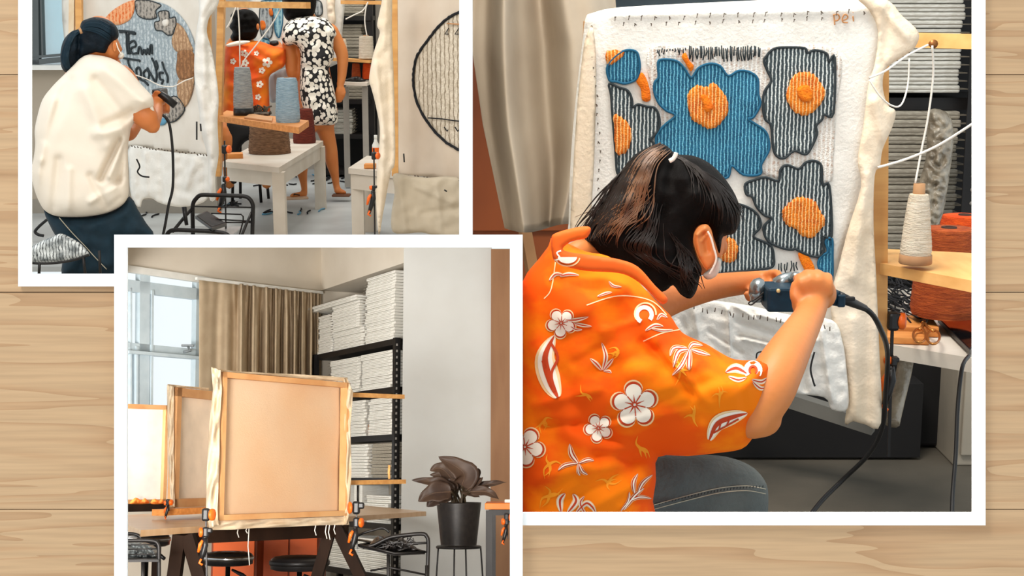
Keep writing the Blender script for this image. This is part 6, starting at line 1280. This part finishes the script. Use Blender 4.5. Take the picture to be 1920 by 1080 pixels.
for q in ink:
    c_ = catmull(q, 4); m_.tube([at(x, y, float(c1o(0.014)(np.array([x]), np.array([y]))[0])) for x, y in c_], 0.0062, 6)
part('lettering', m_, gline, t, 'black sewn lettering and loops'); 
m_ = MB(); c_ = catmull([(252, 140), (275, 148), (300, 160), (325, 162), (345, 152), (362, 146)], 5); m_.tube([at(x, y, 7.6) for x, y in c_], 0.003, 5); part('loose_thread', m_, thread, t, 'pale thread across the round design')
hm = [(244, 274), (300, 282), (350, 288), (392, 292), (400, 320), (396, 360), (380, 380), (345, 388), (320, 386), (298, 380), (284, 372), (268, 374), (262, 390), (246, 368), (242, 320)]
m_ = MB(); o_, hfn = shape(m_, hm, 7.7, 8, 9, 4.5, ridge([((272, 285), (276, 370), 4, 8), ((300, 290), (306, 375), 5, -6), ((330, 295), (318, 380), 5, 8), ((365, 300), (350, 350), 6, 10), ((380, 300), (384, 370), 5, -6), ((255, 290), (255, 365), 4, 6)]), wob=5, wl=14, basefn=lambda X, Y: yl(X, Y)-0.03); part('hem', m_, cloth_w, t, 'loose creased hem below the staple line')
m_ = MB()
for i in range(26): x = 246+i*5.6; y = 274+i*0.62+rnd.uniform(-1.5, 1.5); m_.tube([at(x, y, yl(x, y)-0.08), at(x+2.4, y+rnd.uniform(0, 3), yl(x, y)-0.08)], 0.003, 4)
part('staples', m_, MATS['staple_grey'], t); t.children[-1]['kind'] = 'stuff'
fl1 = [(372, -30), (412, -30), (410, 5), (402, 20), (392, 34), (388, 60), (396, 90), (402, 120), (408, 160), (410, 190), (408, 230), (410, 290), (404, 330), (404, 372), (392, 370), (390, 300), (378, 250), (372, 200), (366, 160), (364, 120), (368, 60), (374, 20)]
m_ = MB(); o_, _f = shape(m_, fl1, 7.45, 12, 10, 4, ridge([((404, -20), (368, 40), 6, 9), ((380, 40), (384, 160), 5, 8), ((392, 80), (400, 200), 5, -8), ((378, 170), (396, 290), 6, 7), ((398, 200), (398, 360), 5, 6)]), wob=4, wl=18); part('loose_cloth_flap', m_, cloth_w, t)
for q, lab in (([(256, 298), (262, 312), (258, 322), (266, 330), (280, 332)], 'curved black yarn tail on the creased hem'), ([(369, 228), (369, 262)], 'left of two short black yarn tails right of the round design'), ([(376, 232), (377, 246)], 'right of two short black yarn tails right of the round design')):
    cable('yarn_offcut', q, 7.35, 0.0045, rubber, lab, 'yarn scrap', 5)
# ---- right tufting frame with the second round design
def yr_(X, Y): return 6.7-(X-800)*0.0025
t = thing('tufting_canvas', 'beige tufting canvas with a black outlined circle cut by the frame edge', 'tufting frame', at(800, 520, 6.6))
co2 = [(732, -30), (869, -30), (869, 130), (869, 340), (800, 332), (738, 326), (737, 200), (733, 60)]
m_ = MB(); o_, c2f = shape(m_, co2, 6.6, 4, 6, 10, basefn=yr_, smooth=False); part('cloth', m_, mat('beige_tufting_cloth', (212, 196, 178), 0.85, (202, 184, 164), 5), t)
c2o = lambda e: (lambda X, Y: c2f(X, Y)-e)
crc = [(868, 20), (861, 23), (846, 30), (826, 46), (806, 70), (790, 92), (781, 108), (776, 130), (775, 155), (780, 185), (790, 210), (804, 232), (820, 252), (838, 268), (858, 280), (868, 283)]
m_ = MB(); m_.cdt(crc+[(868.5, 150)], 7, c2o(0.004), 0, c2o(0)); part('yarn_patch', m_, mat('beige_tufted_yarn', (198, 184, 164), 0.92, (224, 212, 194), 50, wave=(15, 'X', (150, 134, 112), 0.75, 0.95, 2.5), bump=0.7, bscale=110), t, 'striped beige yarn fill')
bk2 = mat('black_yarn', (24, 24, 28)); m_ = MB(); c_ = catmull(crc, 5); m_.tube([at(x+rnd.uniform(-.6, .6), y+rnd.uniform(-.6, .6), float(c2o(0.008)(np.array([x]), np.array([y]))[0])) for x, y in c_], [0.0058+rnd.uniform(0, .002) for _ in c_], 6)
for x in (834, 853): m_.tube([at(a_, b_, yr_(x, 0)-0.03) for a_, b_ in ((x, 64), (x+7, 53), (x+13, 64))], 0.0035, 5, closed=True)
for x in (833, 853): m_.tube([at(a_, b_, yr_(x, 0)-0.03) for a_, b_ in ((x, 238), (x+5, 246), (x+13, 238))], 0.0035, 5)
m_.tube([at(a_, b_, yr_(a_, 0)-0.03) for a_, b_ in ((803, 221), (830, 223), (850, 226), (868, 228))], 0.003, 5); part('yarn_outline', m_, bk2, t, 'black yarn outline with small triangles')
m_ = MB(); m_.tube([at(a_, b_, yr_(a_, 0)-0.03) for a_, b_ in ((838, 44), (868, 46))], 0.003, 5); part('yarn_outline', m_, mat('brown_marker', (196, 140, 92)), t, 'thin brown yarn line')
m_ = MB(); m_.beam(at(739, -30, 6.62), at(741, 330, 6.62), 0.02, 0.03); part('stretcher_bar', m_, pine, t)
m_ = MB(); o_, _f = shape(m_, [(738, 326), (770, 330), (800, 333), (869, 340), (869, 446), (820, 442), (790, 436), (760, 438), (736, 434), (734, 400), (740, 360)], 6.5, 7, 8, 5, ridge([((750, 340), (760, 430), 5, 6), ((780, 350), (850, 380), 5, 5), ((790, 400), (860, 390), 5, -5), ((820, 345), (826, 430), 5, 5)]), wob=4, wl=18); part('hem', m_, mat('beige_hem_cloth', (200, 186, 164), 0.85), t)
m_ = MB()
for i in range(22): x = 742+i*5.8; y = 327+i*0.6+rnd.uniform(-2, 2); m_.tube([at(x, y, yr_(x, y)-0.07), at(x+2.6, y+rnd.uniform(0, 3), yr_(x, y)-0.07)], 0.003, 4)
part('staples', m_, MATS['staple_grey'], t)['kind'] = 'stuff'
fl2 = [(717, -30), (734, -30), (735, 60), (737, 110), (740, 200), (741, 300), (734, 320), (728, 346), (722, 380), (717, 407), (712, 440), (709, 436), (705, 375), (707, 326), (710, 290), (712, 240), (706, 205), (701, 183), (696, 165), (692, 149), (696, 120), (702, 94), (712, 62), (707, 48), (711, 25), (716, 0)]
m_ = MB(); o_, _f = shape(m_, fl2, 6.4, 12, 9, 4, ridge([((725, -20), (720, 90), 5, 6), ((705, 120), (720, 260), 5, 8), ((728, 140), (732, 300), 5, -6), ((720, 260), (714, 400), 5, 7)]), wob=4, wl=18); part('loose_cloth_flap', m_, cloth_c, t)
for q, lab in (([(757, 288), (758, 304)], 'tiny dark yarn tail on the beige cloth near the circle'), ([(833, 356), (838, 359)], 'tiny dark yarn fleck low on the beige hem')): cable('yarn_offcut', q, 6.35, 0.0035, rubber, lab, 'yarn scrap', 5)
# ---- clamps, cables, strings
clamp(421, 264, 450, 7.2, 'black bar clamp with orange jaws left of the middle side table', {'jaws': [(280, 0.7, 1), (336, 0.45, 1)], 'handle': (0, 362), 's': 0.62, 'dx': 3}, 9)
clamp(701, 278, 450, 6.25, 'black bar clamp with orange pads in front of the right side table', {'jaws': [(292, 0.6, 1), (352, 0.4, -1)], 'handle': (0, 372), 's': 0.55, 'dx': 2}, 7)
cable('power_cable', [(302, 214, 6.6), (314, 224, 6.6), (320, 246, 6.6), (324, 290, 6.6), (324, 350, 6.6), (316, 385, 6.6), (310, 420, 6.6), (304, 448, 6.6)], 6.6, 0.0065, rubber, 'black cable hanging from the crouching person\'s tufting gun to the floor')
for q, lab in (([(446, 14), (449, 60), (450, 126)], 'white strand dropping from the pine rail into the grey cone'), ([(527, 14), (510, 45), (480, 85), (460, 110), (452, 126)], 'slack pale strand swinging from the rail to the grey cone'), ([(442, 14), (432, 40), (425, 52)], 'short white strand tied near the pine post')):
    cable('yarn_strand', q, 8.4, 0.004, thread, lab, 'thread', 5)
for q, lab in (([(690, 4), (680, 20), (664, 28), (648, 36)], 'white strand from the rear rail towards the grey canvases'), ([(690, 4), (686, 16), (684, 40), (688, 68)], 'white strand dropping to the fat white spool')): cable('yarn_strand', q, 11.2, 0.005, thread, lab, 'thread', 5)
# scraps on the floor, one object: nobody could count them
m_ = MB()
for (x0, x1, y0, y1, n) in ((590, 720, 318, 345, 60), (440, 560, 328, 348, 14), (480, 600, 395, 405, 8), (410, 450, 378, 388, 10), (268, 300, 392, 402, 8)):
    for i in range(n):
        p = onz(rnd.uniform(x0, x1), rnd.uniform(y0, y1), H1+0.008); a_ = rnd.uniform(0, 6.28); q = []
        for j in range(4): q.append(p.copy()); a_ += rnd.uniform(-1, 1); p = p+Vector((math.cos(a_)*0.025, math.sin(a_)*0.06, 0))
        m_.tube(q, 0.006, 4, rnd.choice((0, 0, 0, 0, 0, 0, 0, 1)))
solo('yarn_scraps', m_, [bk2, mat('blue_fleck_yarn', (96, 150, 178))], 'dark and blue yarn scraps scattered on the pale floor', 'yarn scraps')['kind'] = 'stuff'
# ---- wire trolley at the bottom
t = thing('wire_trolley', 'black tubular wire trolley holding a dark tablet, bottom of the upper left view', 'trolley', at(400, 560, 6.9))
m_ = MB(); m_.tube([at(x, y, 7.0) for x, y in catmull([(362, 445), (361, 400), (362, 382), (368, 372), (377, 366), (400, 366), (440, 367), (458, 368), (468, 373), (474, 384), (474, 400), (473, 445)], 5)], 0.0105, 9); part('handle', m_, dark_metal, t)
m_ = MB(); m_.tube([at(x, y, 6.8) for x, y in catmull([(312, 442), (318, 434), (330, 431), (360, 432), (400, 434), (420, 437), (430, 443)], 5)], 0.0105, 9); m_.tube([at(361, 390, 7.0), at(345, 408, 6.95), at(324, 434, 6.8)], 0.008, 8); m_.tube([at(472, 398, 7.0), at(462, 420, 6.95), at(452, 445, 6.9)], 0.007, 8); part('rim', m_, dark_metal, t)
for q in ([(364, 387), (472, 389)], [(396, 400), (452, 402), (456, 406), (456, 414), (448, 444)], [(404, 411), (472, 415)], [(400, 417), (470, 417)]):
    m_ = MB(); m_.tube([at(x, y, 7.05) for x, y in q], 0.004, 6); part('wire', m_, dark_metal, t)
m_ = MB(); m_.prism([at(314, 444, 6.9), at(430, 444, 6.9), at(456, 424, 7.3), at(340, 424, 7.3)], (0, 0, -0.006)); part('tray', m_, mat('clear_tray', (190, 194, 194), 0.3, alpha=0.5), t)
m_ = MB(); q = [at(366, 410, 6.95), at(388, 400, 7.3), at(425, 424, 7.0), at(398, 433, 6.75)]; m_.prism(q, (0, 0, 0.014)); t = thing('tablet', 'dark tablet resting askew in the wire trolley', 'tablet', q[0]); part('body', m_, mat('dark_tablet', (54, 54, 54), 0.35, (40, 40, 40)), t)
m_ = MB(); c = sum(q, Vector())/4; m_.prism([c+(p-c)*0.88+Vector((0, 0, 0.0145)) for p in q], (0, 0, 0.001)); part('screen', m_, mat('dull_screen', (34, 34, 36), 0.6), t)
m_ = MB(); m_.tube([at(345, 388, 6.9), at(347, 408, 6.9), at(350, 422, 6.9)], [0.012, 0.009, 0.009], 8); m_.tube([at(348, 389, 6.9), at(348, 408, 6.9), at(350, 422, 6.9)], [0.006, 0.009, 0.009], 8); solo('black_scissors', m_, blk, 'black handled tool standing at the left end of the wire trolley', 'tool')
# ---- woven stool, lower left corner
t = thing('round_stool', 'white woven stool seat on thin black legs, lower left corner', 'stool', at(100, 540, 6.3)); k = 6.2/F
so_ = [(40, 470), (58, 463), (78, 452), (100, 443), (114, 438), (130, 444), (150, 456), (164, 470), (166, 478), (150, 485), (120, 490), (90, 493), (58, 492), (40, 488)]
m_ = MB(); o_, _f = shape(m_, so_, 6.25, 14, 12, 3, lambda X, Y: 2.2*np.sin(X*0.9)*np.sin(Y*0.9+X*0.2)); wv_ = mat('woven_white_cord', (222, 226, 226), 0.6, (120, 126, 128), 30, wave=(22, 'X', (64, 68, 70), 0.8, 0.95, 3.0)); part('seat', m_, wv_, t)
m_ = MB(); m_.tube([at(x, y, 6.2) for x, y in catmull([(40, 490), (70, 494), (105, 493), (140, 487), (166, 478)], 5)], 0.006, 7); part('rim', m_, dark_metal, t)
for q in ([(74, 493), (73, 516)], [(156, 482), (160, 516)], [(186, 470), (188, 516)]):
    m_ = MB(); m_.tube([at(x, y, 6.2) for x, y in q], 0.0065, 7); part('leg', m_, dark_metal, t)
cable('power_cable', [(88, 412), (74, 424), (66, 434), (72, 440), (82, 442)], 9.0, 0.01, rubber, 'thin black cable lying on the floor behind the woven stool', 'cable', 6)
# ---- crouching person in the white shirt
per3 = thing('person', 'person in a loose white T-shirt and dark jeans leaning forward with a tufting gun', 'person', at(170, 560, 6.5)); yy = 6.5
dsk = mat('tanned_skin', (196, 118, 62), 0.5, (180, 100, 50), 4, spec=0.35)
mb = MB()
mb.ball(at(186, 70, yy+.02), (0.082, 0.085, 0.098), 16, ax=head_ax); mb.ball(at(212, 92, yy+.01), (0.038, 0.05, 0.05), 12)
mb.ball(at(228, 92, yy+.05), (0.010, 0.014, 0.012), 8); limb(mb, lp([(208, 100, yy, 12), (216, 106, yy+.02, 9)]), 10)
limb(mb, lp([(192, 92, yy+.03, 20), (176, 112, yy+.03, 24)]), 12)
limb(mb, [(at(180, 130, yy+.1), 0.12), (at(160, 220, yy+.14), 0.15), (at(150, 330, yy+.17), 0.15), (at(160, 370, yy+.17), 0.15)], 18)
limb(mb, lp([(225, 150, yy, 30), (255, 195, yy-.05, 26), (275, 222, yy-.08, 23), (286, 236, yy-.08, 15)]), 14)
limb(mb, lp([(284, 234, yy-.08, 15), (292, 214, yy+.08, 13), (294, 190, yy+.25, 11)]), 12)
limb(mb, lp([(215, 230, yy+.25, 22), (240, 252, yy+.3, 14), (258, 232, yy+.4, 11), (285, 205, yy+.5, 9)]), 12)
mb.ball(at(295, 184, yy+.27), (0.030, 0.03, 0.034), 12)
for dx, dy in ((0, -8), (3, -3), (5, 3), (5, 9)): limb(mb, lp([(293+dx*.4, 184+dy, yy+.25, 4.4), (302+dx*.5, 182+dy, yy+.22, 4), (306+dx*.3, 186+dy, yy+.27, 3.5)]), 8)
limb(mb, lp([(288, 180, yy+.22, 4.4), (292, 172, yy+.2, 4), (299, 172, yy+.2, 3.6)]), 8)
mb.ball(at(303, 205, yy+.45), (0.028, 0.03, 0.026), 12)
for dy in (-8, -3, 2, 7): limb(mb, lp([(305, 203+dy, yy+.44, 4), (314, 200+dy, yy+.4, 3.6), (316, 205+dy, yy+.45, 3.2)]), 8)
limb(mb, lp([(299, 196, yy+.42, 4), (305, 190, yy+.4, 3.6)]), 8)
blob('body', mb, dsk, per3, 0.0095, 4)
mb = MB(); shape(mb, [(212, 78), (216, 75), (220, 79), (220, 88), (217, 97), (213, 97), (211, 88)], yy-.055, 6, 4, 1.6, ridge([((215, 80), (216, 92), 2, -4)])); part('ear', mb, dsk, per3)
mb = MB(); shape(mb, [(222, 102), (229, 98), (233, 104), (229, 110), (222, 109)], yy, 8, 4, 2); fm = part('face_mask', mb, mat('mask_white', (226, 220, 208)), per3); mb = MB(); mb.tube([at(x, y, yy-.065) for x, y in catmull([(218, 80), (222, 92), (228, 102)], 4)], 0.0025, 5); part('ear_loop', mb, MATS['mask_white'], fm)
mb = MB(); o_, hf = shape(mb, [(148, 56), (153, 41), (165, 35), (178, 32), (194, 34), (208, 40), (217, 48), (222, 58), (222, 70), (216, 75), (211, 80), (205, 88), (202, 96), (196, 101), (175, 101), (155, 108), (146, 118), (138, 130), (131, 136), (122, 135), (115, 125), (113, 106), (115, 88), (120, 74), (128, 64), (138, 57)], yy-.01, 26, 20, 3, ridge([((150, 56), (146, 110), 4, -9), ((130, 70), (122, 120), 6, 6), ((165, 50), (210, 60), 8, 4)]), wob=4, wl=12); h3 = part('hair', mb, mat('blue_black_hair', (10, 24, 34), 0.6, (6, 15, 24), 20, bump=0.4, bscale=90, spec=0.15), per3)
mb = MB()
for i in range(46):
    o0 = rnd.uniform(-10, 10); pts = catmull([(150+o0*.2, 58+o0*.3), (136+o0*.4, 66+o0*.3), (125+o0*.6, 90), (122+o0*.7, 112), (128+o0*.5, 130)], 4); P = np.array(pts); d = hf(P[:, 0], P[:, 1]); mb.tube([at(x, y, dd-.004) for (x, y), dd in zip(pts, d)], 0.0022, 4)
for i in range(40):
    o0 = rnd.uniform(-14, 18); pts = catmull([(150, 56), (166+o0*.2, 48+o0*.6), (188, 50+o0*.9), (208, 62+o0)], 4); P = np.array(pts); d = hf(P[:, 0], P[:, 1]); mb.tube([at(x, y, dd-.003) for (x, y), dd in zip(pts, d)], 0.002, 4)
o = part('hair_strands', mb, mat('blue_black_hair_strand', (20, 40, 52), 0.55, spec=0.15), h3); o['kind'] = 'stuff'
mb = MB(); mb.tube([at(x, y, yy-.10) for x, y in [(148, 52), (151, 57), (153, 63)]], 0.006, 7); part('hair_tie', mb, card, h3)
wsh = mat('white_tshirt_cloth', (232, 222, 208), 0.85, (224, 212, 196), 3, bump=0.1, bscale=30)
ts = [(150, 110), (163, 103), (180, 103), (205, 108), (225, 118), (245, 135), (262, 155), (278, 172), (286, 182), (288, 194), (286, 202), (272, 210), (262, 218), (254, 227), (246, 240), (243, 256), (240, 275), (240, 310), (241, 345), (240, 368), (228, 386), (202, 399), (165, 406), (120, 407), (96, 402), (80, 390), (68, 366), (61, 342), (58, 322), (63, 296), (66, 270), (65, 245), (70, 218), (80, 186), (100, 160), (122, 138), (140, 120)]
mb = MB(); o_, tf = shape(mb, ts, yy-.06, 46, 40, 3.2, ridge([((226, 262), (190, 335), 7.5, -24.7), ((236, 272), (222, 340), 6.0, -17.1), ((232, 262), (205, 330), 6.0, 15.2), ((240, 240), (180, 250), 10.5, 11.4), ((246, 212), (196, 236), 9.0, -11.4), ((74, 300), (66, 360), 7.5, 11.4), ((100, 190), (74, 300), 9.0, 11.4), ((128, 150), (84, 260), 10.5, -9.5), ((110, 300), (100, 395), 9.0, -9.5), ((130, 320), (128, 395), 7.5, 7.6), ((170, 330), (200, 390), 7.5, -9.5), ((215, 350), (170, 378), 6.0, 11.4), ((200, 130), (270, 190), 12.0, 9.5), ((180, 150), (236, 222), 10.5, -8.5), ((160, 170), (200, 270), 12.0, 8.5), ((225, 372), (200, 395), 6.0, -7.6), ((236, 330), (190, 366), 6.0, -9.5)]), wob=2.5, wl=40)
mb2 = MB()
part('tshirt', mb, wsh, per3)
mb = MB(); mb.tube([at(x, y, yy-.09) for x, y in [(253, 228), (262, 219), (273, 210), (287, 203)]], [0.016, 0.017, 0.017, 0.014], 10); part('sleeve_hem', mb, wsh, per3)
mb = MB(); shape(mb, [(82, 394), (100, 400), (140, 405), (180, 403), (215, 392), (243, 368), (258, 392), (274, 418), (290, 447), (228, 447), (223, 470), (221.5, 519), (162, 519), (140, 519), (116, 519), (117, 490), (118, 468), (104, 442), (92, 420)], yy, 34, 24, 4.5, ridge([((112, 408), (200, 500), 4, 5), ((160, 430), (230, 400), 10, 6), ((150, 500), (165, 470), 8, -8)]), wob=6, wl=26, n=2); part('jeans', mb, mat('dark_blue_jeans', (16, 44, 58), 0.85, (12, 36, 48), 20), per3)
mb = MB(); mb.tube([at(x, y, yy-.10) for x, y in catmull([(111, 408), (135, 436), (160, 462), (176, 480), (200, 505)], 5)], 0.0022, 5); mb.tube([at(x, y, yy-.10) for x, y in catmull([(168, 478), (150, 484), (130, 489)], 5)], 0.0022, 5); part('seam', mb, jst, per3)
gun = thing('tufting_gun', 'black tufting gun in the hands of the crouching person', 'tufting gun', at(310, 185, 6.8))
mb = MB(); mb.tube([at(294, 172, 6.72), at(312, 184, 6.72), at(329, 198, 6.72)], [0.016, 0.018, 0.018], 14); part('handle', mb, blk, gun)
mb = MB(); mb.box(at(300, 176, 6.9), (0.05, 0.12, 0.05), bev=0.008); part('motor_housing', mb, blk, gun)
